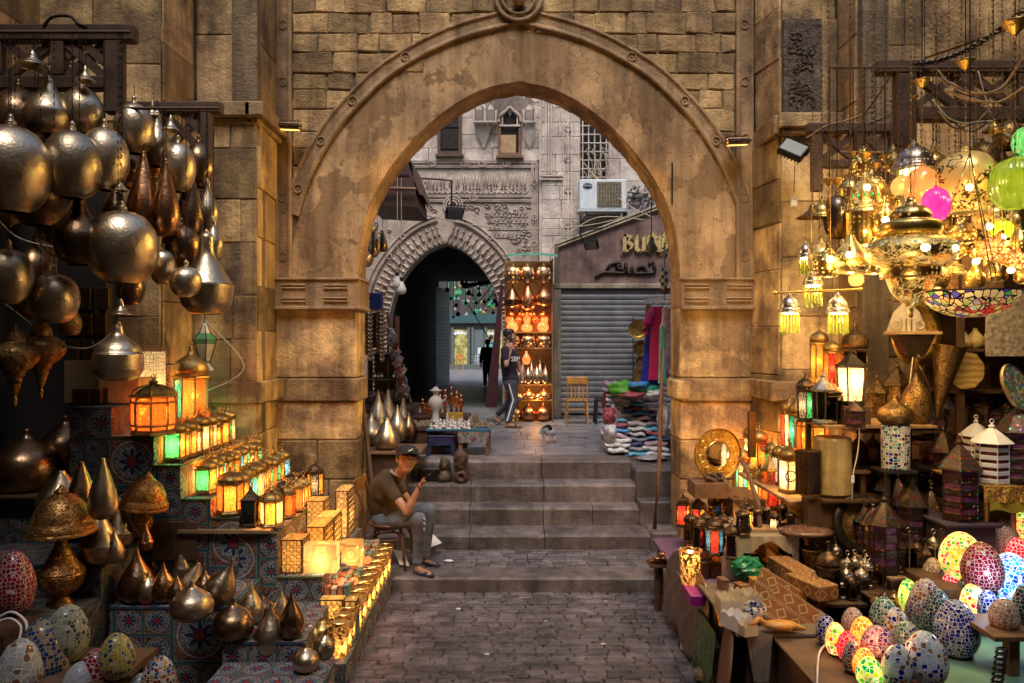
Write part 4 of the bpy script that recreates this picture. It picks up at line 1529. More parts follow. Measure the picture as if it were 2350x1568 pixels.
m=MB();m.box(-3.4,-2.2,3.7,4.60,.56,.6);m.box(-2.9,-2.24,4.5,4.6,0,.555)
tag(m.build('wooden_board',wood_m),'rough brown board supporting the mosaic eggs at bottom left','board')
m=MB();m.box(-3.0,-2.0,3.3,4.45,.42,.46);m.box(-2.9,-2.1,3.4,4.3,0,.415)
tag(m.build('wooden_crate',wood_m),'worn wooden crate under the small mosaic eggs at the lower left edge','crate')
m=MB();m.box(P(345,0,5.8).x,P(448,0,5.8).x,5.83,5.848,P(0,1290,5.8).z,P(0,1200,5.8).z,bev=.004)
for q in(.2,.8):
 m.ball((P(345+103*q,0,5.8).x,5.828,P(0,1215,5.8).z),.008,6)
tag(m.build('wooden_plaque',wood_m),'plain brown wooden panel leaning behind the teardrop lamps','board')
GB='standing metal lamps on the left stall'
LS=[(340,1384,48,74,'squat',silver,.63,'small silver onion lamp between the dark teardrop and the bronze one'),(405,1384,44,70,'drop',brown,.63,'little brown teardrop lamp left of the squat silver lamp'),(510,1420,46,66,'drop',copper,.45,'small coppery lamp between the squat silver and squat brown lamps'),(645,1430,44,80,'drop',silver,.45,'small silver lamp behind the large pewter teardrop'),(205,1290,48,96,'drop',copper,.95,'copper drop lamp left of the big silver cone lamp'),(262,1292,44,80,'drop',silver,.95,'small silver drop lamp in front of the twisted copper one'),(315,1380,80,122,'drop',brown,.63,'tall dark brown teardrop lamp, leftmost on the medallion fronted box'),(355,1322,43,78,'drop',copper,.63,'small orange copper teardrop lamp behind the tall brown one'),(375,1382,58,92,'drop',copper,.63,'bronze teardrop lamp just right of the tall dark brown one'),(416,1326,50,80,'cone',silver,.63,'small silver cone lamp at the back near the counter step'),(428,1356,58,70,'pear',silver,.63,'silver lamp tilted to the right above the squat silver lamp'),(441,1422,97,92,'squat',silver,.63,'squat round silver lamp with short pointed neck at the box edge'),(490,1385,72,110,'drop',silver,.63,'tall necked silver lamp right of the tilted lamp'),(470,1372,50,70,'drop',brown,.63,'small bronze lamp half hidden behind the tall necked silver lamp'),(535,1466,95,96,'squat',brown,.45,'squat dark brown onion lamp at the front of the low box'),(577,1430,56,93,'drop',silver,.45,'slim silver teardrop lamp behind the squat brown onion lamp'),(604,1412,56,45,'onionbig',brown,.45,'dark round bronze lamp behind the slim silver teardrop'),(621,1504,78,121,'drop',silver,.32,'large pewter teardrop lamp standing at the front fabric corner'),(669,1464,58,110,'drop',brown,.45,'slender chocolate brown teardrop lamp beside the medallion fabric'),(702,1540,62,66,'squat',silver,.32,'small squat silver lamp nearest the alley corner'),(740,1512,50,70,'squat',silver,.32,'small silver lamp with sloping top just behind the corner one'),(712,1478,46,50,'onionbig',silver,.32,'little silver ball lamp between the brown teardrop and the gold ball'),(740,1470,54,56,'squat',brass,.32,'small brassy ball lamp at the right end of the front row'),(228,1290,88,132,'cone',silver,.95,'big silver cone lamp with dark bowl on the left box'),(275,1255,66,112,'cone',silver,.95,'silver cone lamp between the big cone lamp and the twisted copper one'),(236,1190,64,138,'pear',silver,1.30,'tall silver pear lamp standing at the back of the left stall'),(187,1178,66,118,'pear',brown,1.30,'dim violet brown pear lamp left of the tall silver pear lamp'),(306,1238,56,118,'pear',copper,.95,'gourd shaped copper lamp under the second embossed dome'),(335,1262,36,60,'cone',copper,.95,'tiny copper cone lamp tucked beneath the gourd shaped lamp'),(140,1172,105,92,'pear',silver,1.30,'pale silver cone rising behind the large embossed dome'),]
for u,vb,w_,h_,pr,mt,z,lb in LS:
 tl=(0,rad(24),0)if 'tilted' in lb else(0,rad(8),0)if 'sloping' in lb else None
 o=stand('metal_lamp',lb,'lamp',u,vb,w_,h_,pr,mt,z=z,group=GB,tilt=tl)
for lb,u,vb,w1,h1,w2,h2,Y in(('large embossed bronze lamp with wide dome on a vase foot at far left',141,1390,142,112,100,172,5.0),('second embossed bronze dome lamp tilted above the copper gourd lamp',330,1232,106,84,40,80,5.6)):
 k=Y/F
 t=thing('dome_lamp',lb,'lamp',P(u,vb,Y))
 body('base','vasebase',w2*k,h2*k,domem,t)
 body('dome_shade','dome',w1*k,h1*k,domem,t,z=(h2-6)*k*(1 if h2>100 else .9),n=36,tilt=None if h2>100 else(0,rad(8),0))
for u,v0,v1,w_,Y,lb in((62,985,1132,150,5.9,'huge dark bronze onion lamp at the left edge above the fabric'),(150,955,1082,112,6.2,'big bronze onion lamp with silver tip behind the huge dark one')):
 k=Y/F
 o=body('onion_lamp','onionbig',w_*k,(v1-v0)*k,brown,None,loc=P(u,v1,Y))
 tag(o,lb,'lamp','bronze onion lamps at the left edge')
m=MB();z_=P(0,1084,6.2).z;m.box(-4.3,-3.3,5.6,6.6,1.31,1.325);m.box(-4.1,-3.56,6.0,6.4,1.326,z_-.001);tag(m.build('wooden_stand',wood_d),'dark wooden stand beneath the bronze onion lamps','stand')
TOP1,TOP2=4.66,4.62
GH='hanging metal lamps on the left rack'
HL=[(43,190,345,128,'egglamp',brown,5.25,'dark bronze egg shaped lamp hanging highest at the left edge'),(112,183,312,106,'vase',silver,5.2,'silver tear shaped lamp hanging between two rounder ones under the beam'),(188,190,308,96,'egglamp',silver,5.3,'smaller pewter egg lamp hanging third under the beam'),(25,272,487,166,'globe',silver,4.55,'largest silver globe cut by the left picture edge'),(166,288,456,124,'globe',silver,4.8,'bright silver globe in the middle of the upper cluster'),(240,282,437,104,'globe',silver,5.0,'silver globe just right of the bright middle globe'),(88,360,518,136,'globe',brown,5.3,'dark bronze globe hiding behind the two big silver globes'),(308,228,353,86,'globe',silver,5.4,'gold tinted silver globe beside the wooden post'),(361,262,383,60,'vase',silver,5.6,'narrow silver pear lamp behind the gold tinted globe'),(409,318,441,76,'globe',silver,5.5,'neat small silver globe with bell top near the second rack'),(456,318,430,70,'egglamp',brown,5.8,'black bronze globe at the right end of the rack'),(330,355,540,78,'pear',copper,5.35,'long copper pear lamp hanging below the gold tinted globe'),(381,372,543,62,'pear',copper,5.3,'long reddish copper pear lamp right of its twin'),(436,385,550,62,'pear',brown,5.6,'long black pear lamp left of the slim silver one'),(476,418,533,50,'vase',silver,5.7,'slim silver vase lamp at the far right of the cluster'),(182,452,608,106,'vase',brown,4.9,'dark brown flask lamp overlapping the biggest silver ball'),(281,470,651,154,'globe',silver,5.0,'huge silver ball lamp in the centre of the left cluster'),(417,508,618,86,'globe',brown,5.5,'shadowed bronze ball right of the huge silver ball'),(374,566,652,58,'globe',silver,5.3,'small silver ball tucked under the shadowed bronze ball'),(427,606,683,70,'globe',silver,5.2,'small silver ball hanging before the funnel lamp'),(474,535,722,118,'funnel',silver,5.4,'wide funnel shaped lamp with glowing golden bowl against the wall'),(490,505,600,44,'vase',silver,5.6,'little silver tube lamp above the funnel lamp'),(124,618,741,106,'globe',silver,4.95,'grey silver ball hanging above the brass turned pendants'),(20,560,697,100,'globe',silver,4.7,'silver ball half out of view low at the left edge'),(80,552,692,86,'egglamp',brown,5.3,'dull ball between the edge ball and the grey silver ball'),(98,545,640,60,'globe',goldd,5.7,'dim brass ball far back in the shadow of the left shop'),(271,745,873,108,'ribbed',silver,4.9,'banded silver flask lamp hanging lowest over the stone box'),(34,742,935,98,'turned',goldd,4.8,'turned brass pendant with long tail at the left edge'),(94,728,916,100,'turned',goldd,5.0,'turned brass pendant with long tail beside the edge pendant'),(220,520,600,60,'globe',brown,5.8,'deeply shadowed bronze ball behind the flask lamp'),(128,470,560,80,'globe',brown,5.9,'deeply shadowed bronze ball behind the two big globes'),]
for u,v0,v1,w_,pr,mt,Y,lb in HL:
 zt=P(0,v0,Y).z
 top=4.75 if u<300 else 4.35
 top=P(0,75 if u<290 else 250,Y).z
 hang('hanging_lamp',lb,'lamp',u,v0,v1,w_,Y,pr,mt,GH,top=max(top,zt+.1),finial=pr not in('turned',),rib=.05 if pr=='turned' else 0,ribn=14)
for i,(u,v,w_,Y,lb)in enumerate(((75,152,66,5.1,'flat silver bell cap with spike under the top beam'),(196,187,44,5.2,'small silver bell cap hanging beside the lattice'),(350,268,34,5.6,'tiny silver bell cap above the narrow pear lamp'),(392,300,40,5.5,'tiny silver bell cap on the chain of the neat small globe'),(275,438,36,5.0,'tiny silver bell cap on top of the huge ball'),(278,722,46,4.9,'silver bell cap on the chain of the banded flask lamp'))):
 hang('bell_cap',lb,'lamp cap',u,v-36,v,w_,Y,'bell',silver,'bell caps on the left rack',top=P(0,75 if u<290 else 250,Y).z,finial=False)
Y=6.9
t=thing('leaded_glass_pendant','white and green leaded glass pendant hanging against the left wall','lantern',P(470,850,Y))
k=Y/F
gw,gg=msimple('white_leaded_glass',(.62,.60,.52),.3,0,.1),msimple('green_leaded_glass',(.10,.32,.14),.3,0,.1)
for nm,mt,lv in(('upper_glass',gw,[(85,.5),(108,.16),(112,.05)]),('green_band',gg,[(72,1.0),(85,.5)]),('green_collar',gg,[(60,.9),(72,1.0)]),('middle_glass',gw,[(22,.42),(60,.9)]),('green_bow',gg,[(16,.40),(22,.42)]),('lower_glass',gw,[(0,.85),(16,.40)])):
 m=MB();m.lathe([(r*27*k,z*k)for z,r in lv],6);m.build(nm,mt,t)
m=MB()
for s in range(6):
 a=2*PI*s/6
 m.tube([(r*27.4*k*math.cos(a),r*27.4*k*math.sin(a),z*k)for z,r in[(0,.85),(16,.4),(60,.9),(72,1),(85,.5),(112,.05)]],.004,4)
m.tube([(0,0,112*k),(0,0,1.5)],.006,4)
m.build('leading',iron,t)
def rack(label,Y,beams,posts,diag,thick=.09):
 t=thing('wooden_rack',label,'rack',(0,Y,0))
 k=Y/F
 X=lambda u:(u-CU)*k
 Z=lambda v:CZ-(v-CV)*k
 for i,(u0,u1,v0,v1)in enumerate(beams):
  m=MB();m.box(X(u0),X(u1),-thick/2-.004,thick/2+.004,Z(v1),Z(v0),bev=.01);m.build('beam',wood_d,t)
 for u0,u1,v0,v1 in posts:
  m=MB();m.box(X(u0),X(u1),-thick/2,thick/2,Z(v1),Z(v0),bev=.01);m.build('post',wood_d,t)
 for(a,b),(c,d)in diag:
  m=MB()
  A,B=Vector((X(a),0,Z(b))),Vector((X(c),0,Z(d)))
  n_=(B-A).normalized();w2=Vector((-n_.z,0,n_.x))*.03
  q=[A-w2,A+w2,B+w2,B-w2]
  m.extr([(p.x,p.z)for p in q],.05,Matrix.Translation((0,-.02+.012*(a>c),0)))
  m.build('lattice_brace',wood_d,t)
 return t
rack('big dark wooden lattice rack carrying the lamps at upper left',5.45,[(-120,312,60,98),(-120,245,178,208)],[(122,152,98,178),(243,285,96,262),(-20,10,98,178)],[((152,98),(242,178)),((242,98),(152,178)),((10,98),(122,178)),((122,98),(10,178)),((190,98),(242,145)),((190,98),(152,130))])
rack('smaller wooden lattice rack at the right end of the left lamp cluster',6.3,[(290,510,236,262)],[(362,378,262,420),(463,488,258,480)],[((378,262),(463,345)),((463,262),(378,345)),((420,262),(463,300)),((300,262),(362,330))])
for Y0,u0,u1,lb in((4.5,10,285,'near'),(4.7,40,285,'middle')):
 pass
m=MB()
for Y_ in(4.55,4.8,5.0,5.25,5.45,5.9):
 m.tube([P(-40,74,Y_),P(300,74,Y_)],.012,6)
for Y_ in(5.3,5.5,5.7):
 m.tube([P(285,249,Y_),P(505,249,Y_)],.012,6)
tag(m.build('hanging_rod',wood_d),'thin dark rods laid across the big left rack','rod',kind='stuff')
cable('wire','bent wire curling over the top beam of the left rack',[P(100,62,5.4),P(120,40,5.4),P(160,38,5.4),P(180,55,5.4),P(200,62,5.4)],.012,iron)
cable('wire','pale cable looping behind the banded flask lamp towards the glass pendant',[P(375,875,6.7),P(430,1050-160,6.75),P(480,895,6.8),P(560,780+60,6.9),P(470,735,6.9)],.007)
cable('wire','pale wire trailing between the bell caps low in the left cluster',[P(0,690,4.9),P(60,735,5),P(110,780,5),P(200,800,5),P(262,760,5)],.006)
cable('wire','pale cable running from the shop dark past the dim brass ball',[P(-5,505,4.9),P(40,545,5),P(110,565,5.1),P(180,570,5.3)],.006)
m=MB();Y=5.95;k=Y/F
bx_=msimple('cream_card',(.42,.26,.11),.7,0,.2,6)
def cbox(name,label,u0,u1,v0,v1,Y,d,mat,cat='box',rz=0,group=None,bev=.004):
 m=MB();k=Y/F
 w2,h_=(u1-u0)*k/2,(v1-v0)*k
 m.box(-w2,w2,0,d,0,h_,bev=bev)
 return tag(m.build(name,mat,loc=P((u0+u1)/2,v1,Y),rot=(0,0,rz)),label,cat,group)
alab=mstone('veined_alabaster',(.50,.30,.13),(.40,.22,.09),(.55,.38,.2),.1,.2,.3)
cbox('stone_box','amber alabaster block under the banded silver flask lamp',228,318,868,926,6.1,.3,alab)
cbox('cardboard_box','brown cardboard box in shadow behind the alabaster block',147,228,828,925,6.5,.3,msimple('cardboard',(.16,.10,.05),.8))
t=cbox('lamp_box','tall cream lamp with butterfly outlines behind the orange lantern',320,356,808,925,6.5,.2,gl['clear'],'lamp')
light(None,P(338,880,6.6),2.0)
m=MB()
for u,v in((326,880),(343,872),(350,895),(338,900)):
 p=P(u,v,6.49)
 m.torus(tuple(p),.018,.004,8,4,M90)
o=m.build('butterfly_outline',iron,t);o.matrix_parent_inverse=t.matrix_world.inverted()if 0 else Matrix.Translation(-t.location)
for i,(u0,u1)in enumerate(((165,205),(206,232))):
 cbox('pierced_bowl',('wider' if i==0 else 'narrower')+' pale bowl with dark pierced band on the tall fabric box',u0,u1,893,930,6.0,.12,[lacem,lacem][i],'bowl')
m=MB()
for k in range(14):
 pass
for i in range(10):
 u,v=150+(i%3)*34+RN.uniform(-4,4),660+(i//3)*60
 cbox('inlay_box',ORD[i]+' dim patterned inlay box from top left in the dark left shop',u,u+28,v,v+50,6.55,.05,lacem,'box',group='inlay boxes in the dark left shop')
def row(rname,X,z,y0,y1,n,w0,h0,colsets,lits,sides=4,domes=('onion',),jit=.01,frames=None,flare=0,taper=0,group=None):
 """w0,h0 in metres"""
 for i in range(n):
  y=y0+(y1-y0)*i/max(1,n-1)
  k=y/F
  cs=colsets[i%len(colsets)]
  lit=lits[i%len(lits)]
  s=sides if isinstance(sides,int)else sides[i%len(sides)]
  w_=(w0[i%len(w0)]if isinstance(w0,(list,tuple))else w0)*RN.uniform(.95,1.05)
  h_=(h0[i%len(h0)]if isinstance(h0,(list,tuple))else h0)*RN.uniform(.95,1.05)
  cn=cs[0]if len(set(cs))==1 else cs[0]+' and '+cs[1]
  st_='lit ' if lit else 'unlit '
  lab=f"{st_}{cn} glass lantern, {ORD[i]} from the near end of the {rname}"
  rt_=PI/4+RN.uniform(-.1,.1)if s==4 else None
  lantern(lab,0,0,w_/k,h_/k,cols=cs,sides=s,dome=domes[i%len(domes)],lit=lit,group=group or 'lantern rows on the left counter',rot=rt_,loc=(X+RN.uniform(-jit,jit),y,z+.015),frame=(frames[i%len(frames)]if frames else None),flare=flare,taper=taper)
A,G_,T,O_,C,W,B_,R2='amber','green','teal','orange','clear','white','blue','red'
def at(label,u,vb,w_,h_,z,**k):
 return lantern(label,u,vb,w_,h_,z=z+.015,**k)
GR='lantern rows on the left counter'
at('large orange octagonal lantern at the front of the top step',352,996,98,128,1.75,cols=(O_,O_,O_),sides=8,lit=5,flare=.12,group=GR,dome='crown',bodyf=.60)
at('tall orange and teal panelled lantern, biggest on the top step',438,970,84,178,1.75,cols=(O_,T,A),sides=8,lit=6,group=GR,bodyf=.50,dome='onion')
at('red lantern squeezed between the large orange one and the teal one',386,978,46,100,1.75,cols=(R2,O_),sides=8,lit=2.5,group=GR)
at('small teal lantern just left of the tall panelled lantern',408,962,40,96,1.75,cols=(T,C),sides=6,lit=3,group=GR)
at('amber lantern right of the tall panelled lantern by the wall',480,946,48,122,1.75,cols=(A,A,R2),sides=8,lit=4,group=GR)
for i,(u,vb,w_,h_,cs)in enumerate(((470,1012,36,86,(W,C)),(495,996,34,84,(T,A)),(515,988,34,82,(T,B_)),(534,978,30,78,(A,O_)))):
 at(f'slim {cs[0]} glass lantern, {ORD[i]} of four rising along the wall end of the second step',u,vb,w_,h_,1.52,cols=cs,sides=6,lit=3 if i in(0,3)else 1.2,group=GR)
row('second step row',-2.73,1.52,6.02,7.1,11,[.20,.15,.17,.15],[.35,.31,.34,.30],[(G_,A),(A,A),(C,A),(T,C),(A,C),(T,A),(A,C)],[5,2.5,3,1.5,3,3,2.5])
row('third step row',-2.50,1.255,6.04,7.25,14,[.19,.14,.16,.14],[.29,.32,.27,.30],[(G_,A),(W,C),(T,A),(O_,T),(O_,A),(A,T),(A,O_),(C,B_),(B_,C)],[3,7,1,2,1.5,1,1.5,2,2],sides=(4,6,4,4))
row('fourth step row',-2.27,1.11,5.95,7.3,13,[.22,.15,.17,.14,.17],[.36,.34,.33,.33,.32],[(A,O_),(T,A),(A,A),(T,B_),(C,T),(T,C),(C,C),(T,A),(A,T)],[4.5,1,3,2,4,1.5,3,2,2],sides=(6,6,6,4),domes=('onion','crown','onion'))
row('plank row',-2.02,1.012,5.92,7.1,8,[.17,.17,.20,.16,.17],[.31,.30,.33,.28,.3],[(B_,B_),('dark','dark'),(A,C),(O_,R2),(O_,C),(A,O_),('dark',A),(O_,A)],[0,0,6,2.5,3,1.5,0,2],sides=(4,4,6,6),domes=('cone','cone','crown','crown'),frames=[lacem],taper=.3)if 0 else None
gl['dark']=gl['dark0']
for i,(x,y,w0,h0,cs,lt,sd,dm,fr,lb)in enumerate(((-2.09,5.92,.18,.33,(B_,),0,4,'cone',lacem,'unlit dark lantern with blue lace glass, leftmost on the bare plank'),(-1.98,6.28,.17,.30,('dark',),0,4,'cone',lacem,'unlit dark lantern with grey lace glass next to the blue one'),(-1.93,5.95,.20,.31,(A,C),6,6,'crown',goldf,'bright amber bullet lantern at the right of the dark pair'),(-1.93,6.35,.16,.30,(O_,R2),2.5,6,'crown',goldf,'orange bullet lantern behind the bright amber one'),(-1.92,6.6,.16,.30,(O_,C),3,6,'crown',goldf,'orange and clear bullet lantern third in the bullet row'),(-1.93,6.85,.15,.27,(A,),1.5,6,'crown',goldf,'amber bullet lantern fourth in the bullet row'),(-1.90,7.15,.17,.36,('dark',A),.8,6,'crown',lacem,'open pointed cage lantern at the far end against the pier'),(-2.05,6.6,.15,.28,('dark',),0,6,'onion',lacem,'small unlit dark lantern in the shade of the bullet row'),(-2.06,6.9,.16,.30,('dark',O_),.6,6,'onion',lacem,'round reddish lantern glowing faintly near the pier'),(-2.05,7.15,.15,.30,(O_,),1.0,6,'onion',lacem,'faint orange lantern at the pier end behind the cage lantern'))):
 k=y/F
 lantern(lb,0,0,w0/k,h0/k,cols=cs,sides=sd,dome=dm,lit=lt,frame=fr,group=GR,loc=(x,y,1.022 if y<6.1 else 1.0),rot=PI/4 if sd==4 else None,taper=.25 if sd==4 else 0)
alabl=mglass('lit_alabaster',(.85,.48,.12),.3,pat=9,lace=.35,tr=.05)
alabw=mglass('lit_white_alabaster',(.8,.50,.20),.22,pat=7,lace=.5,tr=.05)
cutm=msimple('cut_metal_tracery',(.07,.045,.02),.5,.5,.2)
def boxlamp(label,x0,x1,y0,y1,z0,z1,mat,tracery,watt,group='glowing box lamps'):
 t=thing('box_lamp',label,'lamp',((x0+x1)/2,(y0+y1)/2,z0),group)
 a,b,h=(x1-x0)/2,(y1-y0)/2,z1-z0
 m=MB()
 m.quad((-a,-b,0),(a,-b,0),(a,-b,h),(-a,-b,h));m.quad((a,-b,0),(a,b,0),(a,b,h),(a,-b,h))
 m.quad((a,b,0),(-a,b,0),(-a,b,h),(a,b,h));m.quad((-a,b,0),(-a,-b,0),(-a,-b,h),(-a,b,h));m.quad((-a,-b,h),(a,-b,h),(a,b,h),(-a,b,h))
 m.build('diffuser',mat,t)
 if tracery:
  for fx_,fy_,L,ang in((0,-b-.004,a,0),(a+.004,0,b,PI/2)):
   m=MB()
   Mx=Matrix.Translation((fx_,fy_,0))@Matrix.Rotation(ang,4,'Z')
   nx=max(1,round(2*L/.05));nz=max(1,round(h/.05))
   for i in range(nx):
    for j in range(nz):
     c=Mx@Vector((-L+(i+.5)*2*L/nx,0,(j+.5)*h/nz))
     m.torus(tuple(c),.021,.003,8,3,(Matrix.Rotation(ang,3,'Z')@M90))
   for q in(-L,L-.008):
    m.box(q,q+.008,-.003,.003,0,h,Mx)
   for q in(0,h-.008):
    m.box(-L+.008,L-.008,-.003,.003,q,q+.008,Mx)
   m.build('tracery',cutm,t)
 if watt:
  light(t,(0,0,h*.4),watt*.3,(1,.66,.26),.025)
 return t
boxlamp('bright white square box lamp at the near end of the glowing boxes',-1.66,-1.40,5.90,6.02,.655,.88,alabw,False,9)
boxlamp('upright lace sided box lamp at the near left of the glowing boxes',-1.84,-1.67,5.90,6.10,.655,.92,alabl,True,.8)
boxlamp('long glowing box lamp in the middle of the row, nearer half',-1.70,-1.55,6.12,6.42,.655,.97,alabl,True,6)
boxlamp('long glowing box lamp in the middle of the row, farther half',-1.70,-1.55,6.44,6.72,.655,.97,alabl,True,6)
boxlamp('yellow box lamp standing in front of the long ones by the soaps',-1.52,-1.34,6.50,6.70,.48,.72,alabw,False,4)
boxlamp('dark lace box lamp on the step above the long glowing ones',-1.86,-1.70,6.70,6.90,.655,1.06,alabl,True,1)
boxlamp('tall glowing slab lamp at the pier end',-1.66,-1.54,6.95,7.25,.655,1.10,alabw,True,7)
boxlamp('small dark lace box at the near edge below the soaps',-1.30,-1.21,5.74,5.84,.34,.49,alabl,True,0)
boxlamp('wide leaf patterned lace box at the near edge under the orange candles',-1.49,-1.31,5.74,5.84,.34,.50,alabl,True,.6)
m=MB();m.box(-1.52,-1.2,5.72,5.84,-.01,.335);tag(m.build('fabric_block',fab),'small fabric block under the lace boxes at the counter corner','display box')
cc=[(.45,.16,.10),(.10,.22,.22),(.40,.30,.18),(.45,.38,.30),(.12,.10,.12),(.42,.12,.04),(.16,.22,.10),(.35,.20,.22)]
cm=[msimple('trinket_box_%s'%n_,c_,.45,0,.3,40)for n_,c_ in zip(('coral','slate','sand','cream','charcoal','rust','olive','rose'),cc)]
cn=['coral','slate','sand','cream','charcoal','rust','olive','rose']
glow_o=mglass('glowing_orange_stone',(1,.25,.05),.9,pat=6,lace=.2,tr=.1)
i=0
for r_ in range(4):
 for q in range(12):
  x,y=-1.475+r_*.052,5.93+q*.118
  if 6.46<y<6.74 and r_>0:continue
  if q%5==2 and r_%2==1:
   m=MB();m.ball((0,0,.03),.042,12,(1,1,.8));tag(m.build('candle_holder',glow_o,loc=(x,y,.475),smooth=True),f'glowing orange candle holder, {ORD[r_]} line from left, {ORD[q]} from the near end','candle holder','orange candle holders among the trinket boxes');light(None,(x,y,.60),.35,(1,.35,.1),.01)
   continue
  m=MB();h_=RN.uniform(.045,.075);m.box(-.021,.021,-.042,.042,0,h_,bev=.003);m.box(-.023,.023,-.044,.044,h_+.001,h_+.016,bev=.003)
  ci=RN.randrange(8)
  tag(m.build('trinket_box',cm[ci],loc=(x,y,.472),rot=(0,0,RN.uniform(-.12,.12))),f'little {cn[ci]} trinket box, {ORD[r_]} line from left, {ORD[q]} from the near end','box','little trinket boxes beside the glowing lamps')
cyl=NT('pierced_brass_screen');v_=cyl.co()
wv=cyl.noise(v_,14,2,.5,2.2)
ln=cyl.m('LESS_THAN',cyl.m('ABSOLUTE',cyl.m('SUBTRACT',wv,.5)),.06)
hb=cyl.n('BsdfTransparent');mp=cyl.n('MixShader')
cyl.set(Base_Color=(.42,.28,.10),Metallic=.9,Roughness=.35)
cyl.l(ln,mp.inputs[0]);cyl.l(hb.outputs[0],mp.inputs[1]);cyl.l(cyl.b.outputs[0],mp.inputs[2]);cyl.l(mp.outputs[0],cyl.out.inputs[0])
inner=mglass('warm_inner_shade',(.85,.48,.14),.12,pat=3,lace=0,tr=.25)
for i in range(8):
 y=5.90+i*.20
 z0=.215
 lb=f'pierced brass cup light, {ORD[i]} from the near end of the alley edge row'
 t=thing('cup_light',lb,'lamp',(-1.25,y,z0),'pierced cup lights along the alley edge')
 m=MB();m.lathe(catmull([(.055,0),(.060,.1),(.075,.22),(.084,.27)],10),18);m.build('screen',cyl.mat,t,smooth=True)
 m=MB();m.lathe(catmull([(0,0.004),(.048,.005),(.052,.1),(.066,.2),(.072,.25)],10),16);m.build('shade',inner,t,smooth=True)
 m=MB();m.torus((0,0,.27),.084,.004,20,4);m.build('rim',brass,t)
 light(t,(.03,-.02,.08),.9,(1,.62,.25),.02)
m=MB();m.box(-1.42,-1.19,5.3,5.84,-.01,.19)
tag(m.build('fabric_bench',fab),'low fabric covered bench at the near end of the alley edge','bench')
for i in range(3):
 y=5.42+i*.16
 lb=f'pierced brass cup light on the low fabric bench, {ORD[i]} from the near end'
 t=thing('cup_light',lb,'lamp',(-1.26,y,.195),'pierced cup lights along the alley edge')
 m=MB();m.lathe(catmull([(.055,0),(.060,.1),(.075,.22),(.084,.27)],10),18);m.build('screen',cyl.mat,t,smooth=True)
 m=MB();m.lathe(catmull([(0,0.004),(.048,.005),(.052,.1),(.066,.2),(.072,.25)],10),16);m.build('shade',inner,t,smooth=True)
 m=MB();m.torus((0,0,.27),.084,.004,20,4);m.build('rim',brass,t)
 light(t,(.03,-.02,.08),.9,(1,.62,.25),.02)
white_,navy_,mar_,grn_=(.62,.62,.60),(.02,.04,.16),(.22,.015,.04),(.06,.22,.12)
EGM={'maroon':mmosaic('mosaic_maroon',[(.20,.015,.035),(.14,.01,.03),(.26,.03,.05)],34,(.55,.45,.45)),'palegreen':mmosaic('mosaic_pale_green',[(.36,.38,.28),(.28,.30,.24),(.42,.42,.38),(.05,.08,.05)],34,(.40,.40,.34)),'checker':mmosaic('mosaic_blue_beige',[(.02,.05,.14),(.34,.27,.20),(.02,.04,.10)],38,(.30,.26,.22)),'whitebrown':mmosaic('mosaic_white_brown',[(.55,.56,.56),(.5,.52,.54),(.25,.14,.10)],22,(.6,.58,.55)),'yellow':mmosaic('mosaic_yellow',[(.42,.33,.06),(.36,.30,.10),(.40,.36,.16),(.05,.07,.12)],38,(.5,.48,.35)),'white':mmosaic('mosaic_white',[(.52,.53,.56),(.46,.47,.50),(.57,.57,.58)],60,(.56,.55,.57)),'multi':mmosaic('mosaic_multicolour',[(.6,.6,.6),(.04,.07,.2),(.5,.3,.05),(.62,.62,.6),(.2,.05,.03),(.03,.03,.06)],40,(.6,.6,.58)),'blue':mmosaic('mosaic_blue',[(.02,.035,.22),(.05,.09,.38),(.015,.02,.12),(.25,.34,.55)],40,(.75,.75,.80)),'whiteblue':mmosaic('mosaic_white_blue',[(.66,.74,.84),(.60,.70,.82),(.03,.05,.26),(.74,.78,.82),(.22,.15,.09)],34,(.75,.76,.80)),'teal':mmosaic('mosaic_teal',[(.03,.12,.12),(.02,.05,.10),(.30,.42,.38),(.06,.18,.12)],38,(.6,.62,.6)),'purple':mmosaic('mosaic_purple',[(.10,.02,.10),(.25,.10,.18),(.06,.04,.16),(.38,.30,.40)],38,(.62,.58,.62)),'beige':mmosaic('mosaic_beige',[(.38,.30,.26),(.34,.27,.24),(.30,.20,.17),(.44,.37,.33)],36,(.62,.58,.54)),'brownmulti':mmosaic('mosaic_brown_mix',[(.22,.12,.10),(.10,.07,.12),(.36,.30,.32),(.28,.18,.12),(.05,.06,.14)],36,(.6,.58,.58)),'darkteal':mmosaic('mosaic_dark_teal',[(.02,.05,.07),(.03,.08,.09),(.015,.02,.05)],38,(.45,.50,.50)),'lityellow':mmosaic('lit_mosaic_yellow',[(1,.65,.08),(.9,.15,.03),(1,.80,.35),(.1,.35,.05),(1,.5,.05)],36,(.8,.6,.35),.95),'litorange':mmosaic('lit_mosaic_orange',[(1,.30,.03),(1,.42,.05),(1,.22,.03)],36,(1,.5,.15),.95),'litred':mmosaic('lit_mosaic_red',[(.9,.02,.04),(1,.06,.08),(.7,.01,.03)],36,(1,.2,.2),.75),'litpink':mmosaic('lit_mosaic_pink',[(.9,.04,.10),(1,.14,.16),(.8,.03,.09)],34,(1,.5,.5),.75),'litgreen':mmosaic('lit_mosaic_green',[(.15,.45,.05),(.7,.75,.1),(.05,.3,.08),(1,.8,.3)],36,(.75,.75,.35),.8),'litblue':mmosaic('lit_mosaic_blue',[(.10,.25,.85),(.4,.65,.95),(.15,.5,.7),(.9,.95,1),(.08,.15,.6)],34,(.75,.85,1),.75),'litmulti':mmosaic('lit_mosaic_mixed',[(1,.7,.25),(.8,.1,.04),(.1,.35,.15),(1,.85,.5),(.9,.4,.05)],36,(1,.85,.55),1.0),}
